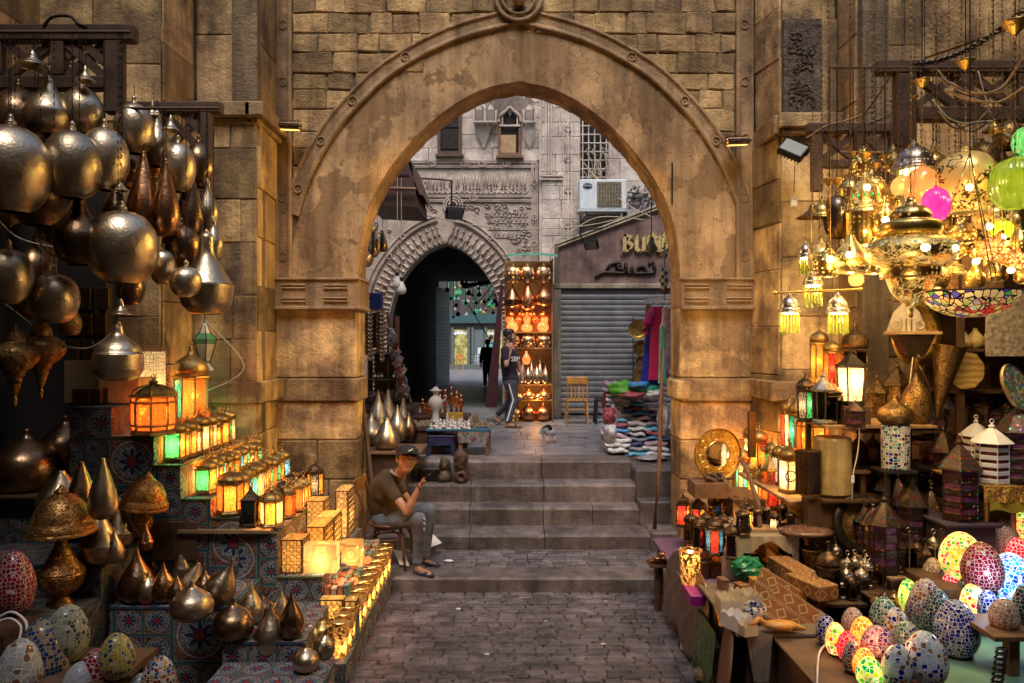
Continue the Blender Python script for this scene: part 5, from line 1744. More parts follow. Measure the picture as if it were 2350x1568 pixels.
def egg(label,u,v0,v1,w_,z,kind,Y=None,watt=0,group=None,tilt=0):
 Yk=Y or Yof(v1,z)
 k=Yk/F
 loc=P(u,v1,Yk)
 t=thing('mosaic_egg_lamp',label,'lamp',loc,group)
 o=body('glass_egg','egg',w_*k,(v1-v0)*k,EGM[kind],t,n=30)
 o.rotation_euler=(rad(RN.uniform(-5,5)),rad(tilt+RN.uniform(-6,6)),RN.uniform(0,6))
 m=MB();m.lathe([(0,-.001),(.33*w_*k,-.001),(.33*w_*k,.012),(.2*w_*k,.014)],18);m.build('foot_ring',iron,t)
 return t
EL='mosaic egg lamps at the lower left'
for a in(('large maroon mosaic egg at the left edge, standing highest',35,1265,1408,86,.80,'maroon'),('pale green mosaic egg behind the blue and beige one',148,1388,1520,98,.6,'palegreen'),('blue and beige chequered mosaic egg in the middle of the left group',100,1420,1590,118,.46,'checker'),('white and brown mosaic egg at the left edge',42,1465,1620,98,.46,'whitebrown'),('yellow mosaic egg beside the fabric front',272,1450,1556,78,.6,'yellow'),('small dark red mosaic egg before the yellow one',227,1488,1600,86,.46,'maroon'),('frosty white mosaic egg at the bottom edge of the left group',183,1520,1630,86,.42,'white'),('white egg speckled with navy and gold, rightmost of the left group',362,1504,1600,76,.46,'multi'),('greenish mosaic egg at the bottom left corner',12,1538,1650,80,.42,'palegreen'),('tiny white mosaic egg between frosty and speckled eggs',318,1548,1620,56,.42,'white'),('tiny speckled egg peeping up at the bottom edge left',122,1552,1620,48,.42,'multi')):
 egg(*a,group=EL)
m=MB();m.box(-3.7,-2.95,4.3,4.61,0,.79);tag(m.build('wooden_block',wood_d),'dark wooden block under the large maroon egg','block')
cable('wire','bundle of white flex curling among the left eggs',[P(0,1415,4.3),P(30,1405,4.3),P(60,1430,4.3),P(55,1470,4.25),P(20,1490,4.2)],.008,paper)
cable('wire','second white flex loop beside the bundle at the left edge',[P(0,1425,4.25),P(25,1420,4.25),P(48,1440,4.25),P(40,1480,4.2)],.007,paper)
# ================================================================ RIGHT STALL
rack('big dark wooden lattice rack behind the brass lamps at upper right',6.0,[(2008,2500,142,172),(2100,2500,248,280)],[(2052,2098,172,340),(2196,2226,172,248),(2330,2360,172,250)],[((2098,172),(2196,248)),((2196,172),(2098,248)),((2226,172),(2330,248)),((2330,172),(2226,248))],.1)
rack('lower wooden lattice rack running back to the ledge at right',6.9,[(1850,2062,284,306),(1880,2062,368,386)],[(1862,1886,306,440),(1962,1980,306,368),(2040,2062,306,440)],[((1886,306),(1962,368)),((1962,306),(1886,368)),((1980,306),(2040,368)),((2040,306),(1980,368))],.08)
for X_,z_,lb in((3.25,P(0,150,6.0).z+.05,'upper'),(3.9,P(0,150,6.0).z+.05,'upper outer')):
 pass
m=MB()
for Y_ in(4.5,4.8,5.05,5.3):
 m.tube([(2.0,Y_,5.08),(4.4,Y_,5.08)],.02,6)
m.tube([(2.4,5.6,4.57),(4.2,5.6,4.57)],.010,6)
tag(m.build('hanging_rod',wood_d),'thin dark rods laid across the big right rack','rod',kind='stuff')
litb={}
def mpierce(name,col,glow,st,sc=26,thr=.28,kind='vor'):
 """brass pierced with small openings; lit lamps glow through them"""
 t=NT(name);v=t.co()
 nz=t.noise(v,9,5)
 c=t.mix(t.map(nz,.4,.7),col,tuple(q*.45 for q in col))
 if kind=='vor':
  d=t.vor(v,sc,'F1',.2);h=t.m('LESS_THAN',d,thr)
 else:
  w1=t.noise(v,sc,2,.5,1.8);h=t.m('LESS_THAN',t.m('ABSOLUTE',t.m('SUBTRACT',w1,.5)),thr)
 c=t.mix(h,c,tuple(q*.12 for q in col))
 t.set(Base_Color=c,Metallic=t.m('SUBTRACT',1.0,h),Roughness=.28)
 if st:
  t.set(Emission_Color=glow,Emission_Strength=t.m('MULTIPLY',h,st))
 t.bump(t.m('SUBTRACT',t.m('MULTIPLY',t.vor(v,60),.3),h),.5,.006)
 return t.mat
bp_lit=mpierce('lit_pierced_brass',(.80,.52,.15),(1,.60,.16),1.2,34)
bp_lit2=mpierce('lit_scroll_brass',(.95,.66,.20),(1,.60,.16),.5,20,.04,'noise')
bp_dim=mpierce('dim_pierced_brass',(.70,.46,.15),(1,.6,.2),.25,30,.3)
dk_p=mpierce('dark_pierced_metal',(.22,.16,.12),(1,.6,.2),0,40,.3)
sv_p=mpierce('silver_pierced_shade',(.55,.47,.40),(1,.7,.4),.3,36,.28)
arabg=NT('arabesque_glass_globe');v_=arabg.co()
w1=arabg.noise(v_,11,2,.5,2.0);ln=arabg.m('LESS_THAN',arabg.m('ABSOLUTE',arabg.m('SUBTRACT',w1,.5)),.05)
gr=arabg.m('GREATER_THAN',arabg.noise(v_,3.2,1),.42)
ln=arabg.m('MULTIPLY',ln,gr)
arabg.set(Base_Color=arabg.mix(ln,(.75,.50,.17),(.05,.03,.01)),Metallic=.55,Roughness=.3,Emission_Color=(1,.58,.15),Emission_Strength=arabg.m('MULTIPLY',arabg.m('SUBTRACT',1.0,ln),.12))
gsolid=lambda n,c,e:mglass(n,c,e,pat=3,lace=0,tr=.3)
g_green=gsolid('lime_ribbed_glass',(.13,.22,.01),.05)
g_teal=gsolid('sea_green_glass',(.02,.20,.11),.05)
g_mag=gsolid('magenta_ribbed_glass',(.75,.01,.30),.4)
g_marb=gsolid('marbled_rose_glass',(.5,.24,.11),.12)
g_tass=gsolid('olive_glass_rods',(.34,.34,.08),.12)
g_glow=mglass('glowing_lamp_glass',(1,.80,.45),2.2,pat=3,lace=0,tr=.2)
def canopy(t,z,r=.05):
 m=MB();m.lathe([(a*r,b*r*1.25)for a,b in HI['canopy']],18,o=(0,0,z));return m.build('canopy',brass,t,smooth=True)
def tassels(t,r,z0,ln_,n,mat=None,th=.006):
 m=MB()
 for i in range(n):
  a=2*PI*i/n
  l=ln_*RN.uniform(.85,1.1)
  m.tube([(r*math.cos(a),r*math.sin(a),z0),(r*math.cos(a),r*math.sin(a),z0-l*.8),(r*math.cos(a),r*math.sin(a),z0-l)],[th*.6,th,th*1.4],5)
 m.build('glass_fringe',mat or g_tass,t)
RT=P(0,158,6.0).z
def rlamp(label,u,v0,v1,w_,Y,prof,mat,watt=0,top=None,can=None,canr=.05,name='brass_lamp',rib=0,ribn=0,fringe=None,lz=.45,n=30):
 k=Y/F
 t=thing(name,label,'lamp',P(u,v1,Y),'hanging brass and glass lamps on the right rack')
 h_=(v1-v0)*k
 body('shade',prof,w_*k,h_,mat,t,rib=rib,ribn=ribn,n=n)
 topz=(top or(5.08 if Y<5.35 else P(0,155,Y).z))-t.location.z
 if can is not None:
  cz=P(0,can,Y).z-t.location.z
  canopy(t,cz,canr)
  chain_mesh(max(cz-h_,.04),.010,.04).build('chain',brass,t,(0,0,h_-.005))
  m=MB();m.tube([(0,0,cz+canr),(0,0,max(topz,cz+canr+.05))],.004,4);m.build('hook_wire',iron,t)
 else:
  chain_mesh(max(topz-h_,.05),.009,.04).build('chain',goldd,t,(0,0,h_-.005))
 if fringe:
  tassels(t,fringe[0]*w_*k/2,.01,fringe[1]*k,fringe[2])
  m=MB();m.lathe([(0,0),(fringe[0]*w_*k*.45,.002),(fringe[0]*w_*k*.45,-.012),(0,-.014)],14);m.build('lit_collar',g_glow,t)
 if watt:
  light(t,(0,0,h_*lz if mat in(g_green,g_teal,g_mag,g_marb)else-.025),watt*1.0,(1,.66,.22),.018)
 return t
rlamp('large gold globe lamp with black arabesque scrolls',2216,336,488,138,5.0,'globe',arabg.mat,0,can=165,canr=.06)
light(None,P(2225,400,4.5),1.5,(1,.66,.28),.03)  # extra light added before the globe, inside no lamp
rlamp('lime green ribbed glass lamp at the right picture edge',2330,352,480,106,4.6,'globe',g_green,2.2,can=86,canr=.078,name='glass_lamp',rib=.035,ribn=18,n=72)
rlamp('sea green glass ball above the lime one at the edge',2358,284,360,62,4.7,'globe',g_teal,1.5,name='glass_lamp',rib=.03,ribn=16,n=64)
rlamp('rosy marbled glass globe lit beside the gold globe',2116,375,486,74,5.05,'globe',g_marb,2,can=205,canr=.052,name='glass_lamp')
t=rlamp('magenta ribbed glass bulb lamp, brightest pink thing on the right',2148,425,508,60,4.75,'globe',g_mag,1,name='glass_lamp',rib=.05,ribn=14,n=56)
rlamp('silver pierced bell shade with fringe under the lattice',2097,322,392,98,5.5,'dome',sv_p,6,fringe=(.7,60,16),lz=-.05)
rlamp('brass lamp with jewelled dome above a beaded drum',1985,395,484,82,5.4,'dome',bp_lit2,4,can=372,canr=.05)
k=5.4/F
t=bpy.data.objects[-1]if 0 else[o for o in bpy.data.objects if o.get('label')=='brass lamp with jewelled dome above a beaded drum'][0]
m=MB();m.lathe([(.45*100*k,0),(.48*100*k,-.02),(.47*100*k,-.26),(.50*100*k,-.28),(.46*100*k,-.29)],30,rib=.02,ribn=30);m.build('beaded_drum',bp_dim,t)
m=MB()
for i in range(5):
 a=PI*1.1+i*.42
 m.ball((.44*82*k*math.cos(a),.44*82*k*math.sin(a),.10),.012,8)
m.build('green_jewel',msimple('green_jewel',(.02,.35,.12),.1,0,0),t,smooth=True)
rlamp('dark dimpled onion lamp left of the beaded drum',1921,440,548,62,5.5,'globe',dk_p,0,can=430,canr=.05)
rlamp('lit brass lantern with tulip collar right of the drum',2033,450,548,52,5.2,'vase',bp_lit,6)
rlamp('small brass vase lamp lit with studded bands',1900,558,638,60,5.0,'ribbed',bp_lit,3)
rlamp('wide brass lamp with hexagon openings and scalloped waist',1952,540,628,84,4.9,'pear',bp_lit2,5)
rlamp('brass lamp half behind the giant tiered one',2006,545,630,66,5.1,'pear',bp_lit,3)
rlamp('pierced brass ball lamp lit below the lime glass',2277,466,528,82,5.2,'globe',bp_lit2,6)
rlamp('small brass lamp with red beads under the gold globe',2206,500,562,64,5.3,'vase',bp_lit,3)
rlamp('dusty dark brass dome far up behind the gold globe',2255,318,400,70,5.9,'egglamp',goldd,0)
rlamp('dull bronze dome at the upper right behind the teal ball',2315,270,345,60,5.9,'egglamp',goldd,0)
rlamp('small lit glass lamp at the far right under the lime one',2340,515,590,44,5.3,'vase',bp_lit,4)
rlamp('tiny brass bell with black flex above the gold globe',2280,268,302,48,5.2,'bell',brass,0)
rlamp('brass basket lamp high on the left of the right rack',2000,372,412,44,5.8,'bell',brass,0)
Y=4.6;k=Y/F
t=thing('brass_lamp','giant tiered brass lamp shaped like a saucer, biggest in the right cluster','lamp',P(2090,720,Y),'hanging brass and glass lamps on the right rack')
def part(nm,pts,mat,smooth=True,n=44):
 m=MB();m.lathe([(r*k,(720-v)*k)for r,v in catmull(pts,26)],n);return m.build(nm,mat,t,smooth=smooth)
part('top_dome',[(4,452),(10,458),(14,470),(34,478),(44,494),(43,505),(48,510)],bp_dim)
part('upper_ring',[(46,509),(62,512),(66,528),(60,540),(52,545)],brass)
part('saucer',[(50,544),(78,550),(94,568),(97,585),(88,600),(66,610),(60,614)],bp_lit2)
part('lower_ring',[(58,612),(64,617),(64,636),(58,641)],bp_dim)
part('bowl',[(52,640),(50,648),(40,672),(20,694),(8,706),(5,722)],bp_lit2)
m=MB();m.lathe([(0,-.03),(.014,-.02),(.012,.0),(.02,.01),(0,.02)],10);m.build('finial',brass,t,smooth=True)
m=MB()
for i in range(16):
 a=2*PI*i/16
 m.ball((93*k*math.cos(a),93*k*math.sin(a),(720-566)*k),.013,8)
m.build('glass_cabochon',msimple('clear_cabochon',(.5,.6,.6),.08,.2,0),t,smooth=True)
for i in(11,13):
 a=2*PI*(i+.5)/16
 m=MB();m.ball((92*k*math.cos(a),92*k*math.sin(a),(720-580)*k),.032,10,(1,1,.8));m.build('lit_opening',g_glow,t,smooth=True)
chain_mesh(5.08-t.location.z-270*k,.012,.04).build('chain',brass,t,(0,0,266*k))
light(None,P(2090,648,4.25),4,(1,.66,.28),.03)  # fill light added in front of the saucer lamp, not one of its bulbs
Y=5.3
m=MB();m.tube([P(1778,672,Y),P(1975,664,Y)],.009,8);m.ball(P(1778,672,Y),.018,8);m.ball(P(1975,664,Y),.016,8)
m.tube([P(1862,668,Y),P(1862,530,Y),P(1866,300,6.0)],.004,4)
tag(m.build('brass_rod',brass),'horizontal brass rod carrying the green fringed lamps','rod')
for lb,u,v0,v1,w_,Y2,wt in(('green fringed lamp on the left end of the brass rod',1812,672,718,50,5.3,9),('green fringed lamp on the right end of the brass rod',1923,670,718,52,5.3,9),('green fringed lamp rising behind the middle of the rod',1866,612,655,46,5.5,9)):
 t=rlamp(lb,u,v0,v1,w_,Y2,'dome',sv_p,0,top=P(0,v0-2,Y2).z,name='fringed_lamp',fringe=(.8,52,18))
 light(t,(0,0,-.05),wt*1.6,(1,.68,.24),.025)
rlamp('dark brass dish with chains above two tiny bell lamps',1865,468,500,72,5.6,'bell',goldd,0,name='dish_lamp')
rlamp('tiny silver lamp with dark fringe, left under the dish',1849,552,592,34,5.5,'dome',sv_p,3,top=P(0,490,5.6).z,fringe=(.8,44,12))
rlamp('tiny silver lamp with dark fringe, right under the dish',1880,552,592,34,5.55,'dome',sv_p,3,top=P(0,490,5.6).z,fringe=(.8,44,12))
tif=NT('leaded_flower_glass');v_=tif.co()
d=tif.vor(v_,26,'DISTANCE_TO_EDGE',.9);cc_=tif.vor(v_,26,'F1',.9,1);sp=tif.n('SeparateColor');tif.l(cc_,sp.inputs[0])
z_=tif.n('SeparateXYZ');tif.l(v_,z_.inputs[0])
low=tif.ramp(sp.outputs[0],[(0,(.9,.55,.12)),(.3,(.8,.05,.03)),(.48,(.08,.40,.06)),(.62,(.95,.65,.2)),(.8,(.14,.08,.5)),(.9,(.9,.6,.2))],True)
hi_=tif.ramp(sp.outputs[0],[(0,(1,.60,.22)),(.6,(1,.68,.3)),(.75,(.12,.08,.45)),(.88,(.10,.42,.08))],True)
c=tif.mix(tif.map(z_.outputs[2],.04,.13),low,hi_)
ln=tif.m('LESS_THAN',d,.07)
c=tif.mix(ln,c,(.01,.008,.006))
tif.set(Base_Color=c,Roughness=.25,Emission_Color=c,Emission_Strength=.3)
Y=4.5;k=Y/F
t=thing('leaded_bowl_lamp','shallow leaded glass bowl lamp with red and purple flowers','lamp',P(2226,728,Y),'hanging brass and glass lamps on the right rack')
m=MB();m.lathe([(r*k,z*k)for r,z in catmull([(0,0),(30,1),(66,14),(92,36),(103,58)],16)],48);m.build('glass_bowl',tif.mat,t,smooth=True)
m=MB();m.torus((0,0,58*k),103*k,.005,40,5);m.build('rim',iron,t)
for i in range(3):
 a=2*PI*i/3+.4
 m=MB();m.tube([(103*k*math.cos(a),103*k*math.sin(a),58*k),(0,0,1.0)],.004,4);m.build('chain',goldd,t)
m=MB();m.tube([(0,0,1.0),(0,0,5.08-t.location.z)],.004,4);m.build('hook_wire',iron,t)
Y=5.0;k=Y/F
for lb,u,v,s_,wt in(('spiky star shaped openwork lamp glowing pink at far right',2280,572,44,5),('smaller spiky star lamp beside the larger one at the picture edge',2330,596,32,3)):
 t=thing('star_lamp',lb,'lamp',P(u,v,Y),'hanging brass and glass lamps on the right rack')
 m=MB();w0=MB()
 dirs=[Vector((math.cos(a)*math.cos(b),math.sin(a)*math.cos(b),math.sin(b)))for b,n_,o_ in((-1.0,4,.3),(-.3,6,0),(.45,6,.5),(1.1,4,.1))for a in[2*PI*q/n_+o_ for q in range(n_)]]
 r1,r2=s_*k,s_*k*.5
 for d_ in dirs:
  x=d_.orthogonal().normalized();y_=d_.cross(x)
  b_=[d_*r2*.9+(x*math.cos(q)+y_*math.sin(q))*r2*.5 for q in(0,PI/2,PI,1.5*PI)]
  for q in range(4):
   m.tube([b_[q],d_*r1],.004,3);m.tube([b_[q],b_[(q+1)%4]],.004,3)
  for q in range(4):
   w0.poly([b_[q]*.97,b_[(q+1)%4]*.97,d_*r1*.9])
 m.build('brass_frame',brass,t)
 w0.build('glass_facets',g_marb,t)
 m=MB();m.tube([(0,0,r2*.8),(0,0,5.08-t.location.z)],.004,4);m.build('chain',goldd,t)
 light(t,(0,0,0),wt,(1,.66,.4),.03)
for i,(u,v,Y,r_)in enumerate(((2122,200,5.3,.035),(1958,360,5.6,.03),(2010,392,5.5,.04),(2030,372,5.7,.04),(1903,430,5.6,.05),(2098,232,5.7,.03))):
 t=thing('ceiling_cup',['small gold ceiling cup over the rosy globe chain','tiny gold cup high left near the lattice','gold ceiling cup low between two basket lamps','gold ceiling cup just below the thin wire','gold ceiling cup above the dimpled onion lamp','small gold cone cup left of the big rack post'][i],'ceiling cup',P(u,v,Y),'gold ceiling cups')
 canopy(t,0,r_)
 m=MB();m.tube([(0,0,r_),(0,0,P(0,155,Y).z-t.location.z if v>155 and Y>5.35 else 5.08-t.location.z)],.003,4);m.build('cord',iron,t)
m=MB();m.tube([P(1930,348,6.6),P(2110,350,5.8)],.007,4);tag(m.build('wire',brass),'thin taut wire above the brass lamp cluster','wire')
def chain_between(label,a,b,sag,n=40,r=.02):
 m=MB()
 for i in range(n):
  t_=(i+.5)/n
  p=Vector(a).lerp(Vector(b),t_);p.z-=sag*4*t_*(1-t_)
  m.torus(tuple(p),r,r*.3,6,3,Matrix.Rotation(PI/2*(i%2),3,'X')@Matrix.Diagonal((1.5,.8,1)))
 tag(m.build('iron_chain',iron),label,'chain')
chain_between('dark iron chain running up from the right rack to the wall',P(2070,147,6.0),P(2350,20,5.6),.12)
cable('wire','brown flex draped from the floodlight up to the right rack',[P(1850,318,6.9),P(1900,288,6.8),P(1980,262,6.6),P(2040,180,6.2),P(2060,160,6)],.010,wood_l)
cable('wire','tangled pale flex swinging between the gold ceiling cups',[P(2180,190,5.2),P(2240,215,5.0),P(2300,200,5),P(2350,130,4.9)],.010,wood_l)
cable('wire','second pale flex looping below the first near the right edge',[P(2170,205,5.2),P(2230,228,5.0),P(2290,235,5),P(2350,200,4.9)],.009,wood_l)
cable('wire','thin dark flex sagging under the lower right rack',[P(1868,290,6.9),P(1920,300,6.7),P(1980,290,6.5),P(2050,262,6.2)],.008,cord_d)
floodlight('floodlight','large finned floodlight hanging from the ledge at right',P(1820,345,7.3),.13,(rad(-35),rad(30),rad(-30)))
m=MB();m.tube([P(1824,380,7.3),P(1822,440,7.3)],.004,4);tag(m.build('wire',cord_d),'thin wire dangling from the finned floodlight','wire')
m=MB();m.box(-.03,.03,-.02,.02,-.04,.04,bev=.01);m.lathe([(.03,.04),(.034,.05),(0,.06)],10);tag(m.build('junction_box',paper,loc=P(1822,466,7.3)),'small white box hanging on a thin wire at the right wall','junction box')
for lb,u,v,sg in(('lit yellow floodlight tray on the left vertical band of the archway',664,290,1),('lit yellow floodlight tray on the right vertical band of the archway',1692,325,-1)):
 t=floodlight('floodlight',lb,P(u,v,7.98),.12,(rad(100),0,rad(8*sg)),lit=litglass)
 s_=bpy.data.lights.new('floodlight_beam','SPOT');s_.energy=360 if sg<0 else 210;s_.color=(1,.60,.13);s_.spot_size=rad(72);s_.spot_blend=.9;s_.shadow_soft_size=.08
 o=bpy.data.objects.new('floodlight_beam',s_);COL.objects.link(o);o.location=P(u,v,7.98)+Vector((.05*sg,-.22,-.08));dd=Vector((2.95,7.3,2.3)if sg>0 else(-2.75,7.4,2.3))-o.location;o.rotation_euler=dd.to_track_quat('-Z','Y').to_euler()
GRR='lantern rows on the right stall'
rc=thing('stepped_counter','stepped wooden shelves under the right lantern rows','counter')
rstep=[(2.50,2.98,1.43),(2.30,2.50,1.17),(2.10,2.30,.93)]
for xa,xb,z in rstep:
 m=MB();m.box(xa,xb-.002,6.15,7.55,z-.03,z,bev=.004);m.build('shelf',wood_l,rc)
 for y in(6.2,7.45):
  m=MB();m.box(xb-.06,xb-.02,y,y+.05,0,z-.031);m.build('leg',wood_m,rc)
for i,(u,vb,w_,h_,z,cs,s,lt,dm,lb)in enumerate(((1865,1058,72,150,1.43,(O_,A,A),8,7,'onion','large amber and orange octagonal lantern at the front of the top right row'),(1828,1036,40,130,1.43,(T,'dark'),6,2,'onion','teal and dark lantern just behind the large amber one'),(1812,1030,42,125,1.43,(W,R2),6,8,'onion','white glowing lantern third from the front of the top right row'),(1793,1018,38,118,1.43,(A,O_),6,4,'onion','amber and orange lantern fourth in the top right row'),(1777,1010,40,120,1.43,(A,A),6,5,'onion','amber lantern with tall brass neck at the far end of the top right row'),(1812,1131,52,118,1.17,(C,W),4,7,'onion','square lantern with round moon medallion on its lit face'),(1788,1112,36,100,1.17,(G_,W),4,6,'onion','green and white square lantern behind the moon medallion one'),(1772,1098,34,92,1.17,(C,G_),4,2,'onion','small clear square lantern third from the moon medallion one'),(1742,1084,44,108,1.17,(O_,A),4,4,'onion','orange square lantern in the middle of the second right row'),(1722,1068,34,100,1.17,(A,C),4,5,'onion','amber square lantern at the far end of the second right row'),(1769,1168,50,140,.93,(R2,O_),6,3,'cone','beaded dark red lantern with purple studded dome'),(1743,1160,38,100,.93,(A,C),6,5,'crown','amber arched lantern beside the beaded red one'),(1722,1138,34,88,.93,(T,A),6,3,'onion','teal and amber lantern with ribbed dome in the third right row'),(1706,1130,38,110,.93,(T,C),6,4,'onion','slender white domed teal lantern near the pier'),(1684,1108,34,94,.93,(A,T),6,3,'onion','amber and teal lantern at the far end of the third right row'),)):
 lantern(lb,u,vb,w_,h_,z=z+.001,cols=cs,sides=s,lit=lt,dome=dm,group=GRR,flare=.12 if i==0 else 0,rot=PI/4+.3 if s==4 else None)
mo=[o for o in bpy.data.objects if o.get('label')=='square lantern with round moon medallion on its lit face'][0]
m=MB();Md=Matrix.Rotation(PI/2,3,'X');m.torus((-.02,-.085,.16),.045,.006,20,4,Md)
for q in range(9):
 a=q*2.4
 m.ball((-.02+.010*q**.5*math.cos(a),-.085,.16+.010*q**.5*math.sin(a)),.007,5)
m.build('moon_medallion',iron,mo)
tb=thing('table','low table with patterned cloth holding small dark lanterns beside the alley','table')
m=MB();m.box(1.40,2.10,5.75,7.4,.50,.54,bev=.006);m.build('tabletop',msimple('blue_purple_cloth',(.12,.07,.13),.8,0,.6,30),tb)
for x,y in((1.44,5.8),(2.04,5.8),(1.44,7.3),(2.04,7.3)):
 m=MB();m.box(x,x+.05,y,y+.05,0,.499);m.build('leg',wood_d,tb)
m=MB();m.box(1.62,2.1,6.25,7.2,.72,.745,bev=.004);tag(m.build('shelf_board',wood_l),'pale board raised behind the small dark lanterns','shelf')
m=MB();m.box(1.64,1.7,6.3,7.1,.541,.719);m.box(2.02,2.08,6.3,7.1,.541,.719);tag(m.build('shelf_support',wood_m),'wooden blocks holding up the pale board','support')
LOW=[(1568,1208,36,78,.745,(R2,O_),4,2.5,'orange red glowing lantern nearest the pier on the raised board'),(1602,1215,40,78,.745,(R2,A),6,2.5,'red glass lantern with beaded rim second from the pier'),(1640,1208,34,80,.745,(B_,'dark'),6,.8,'blue paned lantern standing between red and amber ones'),(1658,1205,34,86,.745,(O_,'dark'),6,2.0,'orange panelled lantern behind the blue paned one'),(1690,1225,34,80,.745,(A,G_),6,4,'amber pointed arch lantern at the right of the raised board'),(1712,1235,36,86,.745,(C,A),6,4,'clear amber pointed arch lantern glowing at the board end'),(1640,1272,44,92,.745,(B_,R2),6,.5,'dark lantern with turquoise and coral panes in the front row'),(1605,1262,34,84,.745,('dark',B_),6,0,'dark blue paned lantern left of the turquoise one'),(1585,1245,34,74,.745,('dark',),6,0,'small black lantern next to the glowing cup'),(1680,1283,36,88,.745,('dark',),4,0,'black square lantern with silvery dome, left of a pair'),(1708,1278,36,88,.745,('dark',),4,0,'black square lantern with silvery dome, right of a pair'),(1660,1250,32,78,.745,('dark',),6,0,'black lantern between the turquoise one and the black pair'),(1620,1240,30,70,.745,('dark',),6,0,'tiny black lantern at the back of the raised board'),]
for u,vb,w_,h_,z,cs,s,lt,lb in LOW:
 lantern(lb,u,vb,w_,h_,z=z,cols=cs,sides=s,lit=lt,dome='crown' if lt>2 else 'onion',group='small lanterns near the right pier',frame=lacem)
k=5.9/F
t=thing('cup_light','bright cup light with scrolled cut metal beside the right pier','lamp',(1.42,5.9,.541))
m=MB();m.lathe(catmull([(.075,0),(.085,.15),(.085,.26),(.10,.30)],10),20);m.build('screen',cyl.mat,t,smooth=True)
m=MB();m.lathe(catmull([(0,.001),(.066,.002),(.074,.15),(.074,.28)],10),16);m.build('shade',inner,t,smooth=True)
light(t,(0,0,.25),8,(1,.68,.32),.025)
t=lantern('black lantern with purple studded dome on the cloth table',1705,1228,36,66,z=.94,cols=('dark',),sides=4,lit=0,frame=lacem,group='small lanterns near the right pier')
for i,(u,v,w_,h_)in enumerate(((1612,1330,32,40),(1645,1328,30,34),(1682,1332,46,66),(1728,1332,26,60))):
 cbox('lace_box',['lace sided square box on the patterned table, leftmost','lace sided square box second on the patterned table','mother of pearl box with lace front','narrow dark lace box right of the pearl one'][i],u-w_//2,u+w_//2,v-h_,v,Yof(v,.541),.1,lacem if i!=2 else msimple('pearl',(.5,.45,.48),.3),'box')
cbox('lace_box','long cream topped lace box near the glowing cup',1568,1608,1290,1320,Yof(1320,.541),.28,wood_l,'box')
cbox('purple_box','bright purple card box on the lower shelf',1585,1645,1368,1392,5.6,.3,msimple('purple_card',(.22,.01,.20),.4,0,.1),'box')
m=MB();m.box(1.42,2.1,5.3,5.74,.28,.305);m.box(1.44,1.48,5.32,5.72,0,.279);m.box(2.0,2.05,5.32,5.72,0,.279)
tag(m.build('low_shelf',wood_m),'low board shelf below the patterned table','shelf')
Y=6.0
t=thing('cloth_table','small table with grey cloth drooping at its corner amid the right stall','table')
m=MB();x0,x1=P(1690,0,5.95).x,P(1830,0,5.95).x;m.box(x0,x1,5.95,6.6,.915,.935,bev=.004);m.build('tabletop',wood_m,t)
m=MB()
clo=msimple('grey_linen',(.30,.24,.18),.9,0,.15,8,.5)
N=16
for i in range(N):
 a,b=i/N,(i+1)/N
 dep=lambda q:.09+.05*math.sin(q*9)+(.30 if q<.08 else 0)+(.25 if q>.93 else 0)
 yo=lambda q:-.012*math.sin(q*30)-.01
 xa,xb=x0-.01+a*(x1-x0+.02),x0-.01+b*(x1-x0+.02)
 m.quad((xa,5.94+yo(a),.94-dep(a)),(xb,5.94+yo(b),.94-dep(b)),(xb,5.94,.938),(xa,5.94,.938))
 m.quad((xa,5.94,.938),(xb,5.94,.938),(xb,6.6,.939),(xa,6.6,.939))
m.build('cloth',clo,t,smooth=True)
for x in(x0+.03,x1-.06):
 m=MB();m.box(x,x+.035,5.98,6.015,0,.914);m.build('leg',wood_m,t)
m=MB();m.box(P(1700,0,6).x,P(1790,0,6).x,6.05,6.4,.941,.965);tag(m.build('wooden_board',wood_l),'short pale board lying on the grey cloth table','board')
m=MB();m.tube([P(1745,1225,6.1),P(1740,1160,6.15),P(1715,1080,6.3),P(1695,1050,6.5)],[.02,.024,.02,.012],6);tag(m.build('curved_branch',wood_m),'curved brown wooden horn shape standing on the grey table','horn')
m=MB();a,b,c,d=P(1792,1200,6.2),P(1898,1200,6.1),P(1898,1120,6.5),P(1800,1165,6.5)
m.quad(a,b,c,d);m.quad(*[q+Vector((0,.03,-.02))for q in(d,c,b,a)]);m.box(2.3,2.75,6.3,6.6,.5,P(0,1200,6.3).z-.02)
tag(m.build('cardboard_sheet',bx_),'tan cardboard sheet folded behind the grey cloth table','cardboard')
m=MB();m.ball(P(1850,1219,6.0),.22,14,(1,.8,.18));tag(m.build('wrapped_tray',msimple('plastic_wrapped_brown',(.15,.08,.06),.25,0,.4,20,.6,bsc=20),smooth=True),'shiny plastic wrapped brown tray below the cardboard','tray')
m=MB();m.box(2.2,3.4,6.0,6.5,.72,.745);m.box(2.2,2.26,6.0,6.05,0,.719);m.box(3.3,3.36,6.0,6.05,0,.719);tag(m.build('shelf_board',wood_d),'dark shelf under the wrapped tray','shelf')
m=MB();m.ball((0,0,0),.10,30,(1.2,.9,.9))
for i in range(len(m.v)):
 p=Vector(m.v[i]);m.v[i]=tuple(P(1718,1306,5.85)+p*(1+.3*noise.noise(p*14)+.35*abs(noise.noise(p*32))))
tag(m.build('plastic_bag',msimple('green_plastic',(.01,.16,.07),.25,0,.3,20,.8,bsc=30)),'crumpled green plastic bag under the cloth table','bag')
Y=6.9;k=Y/F
t=thing('brass_tray','round brass tray with engraved roundels and mirror centre against the pier','tray',P(1647,1042,Y))
t.rotation_euler=(rad(1),0,rad(14))
tr_m=mmetal('engraved_tray_brass',(.78,.52,.14),(.55,.34,.08),.28,70,.15,0,14,(.34,.20,.05))
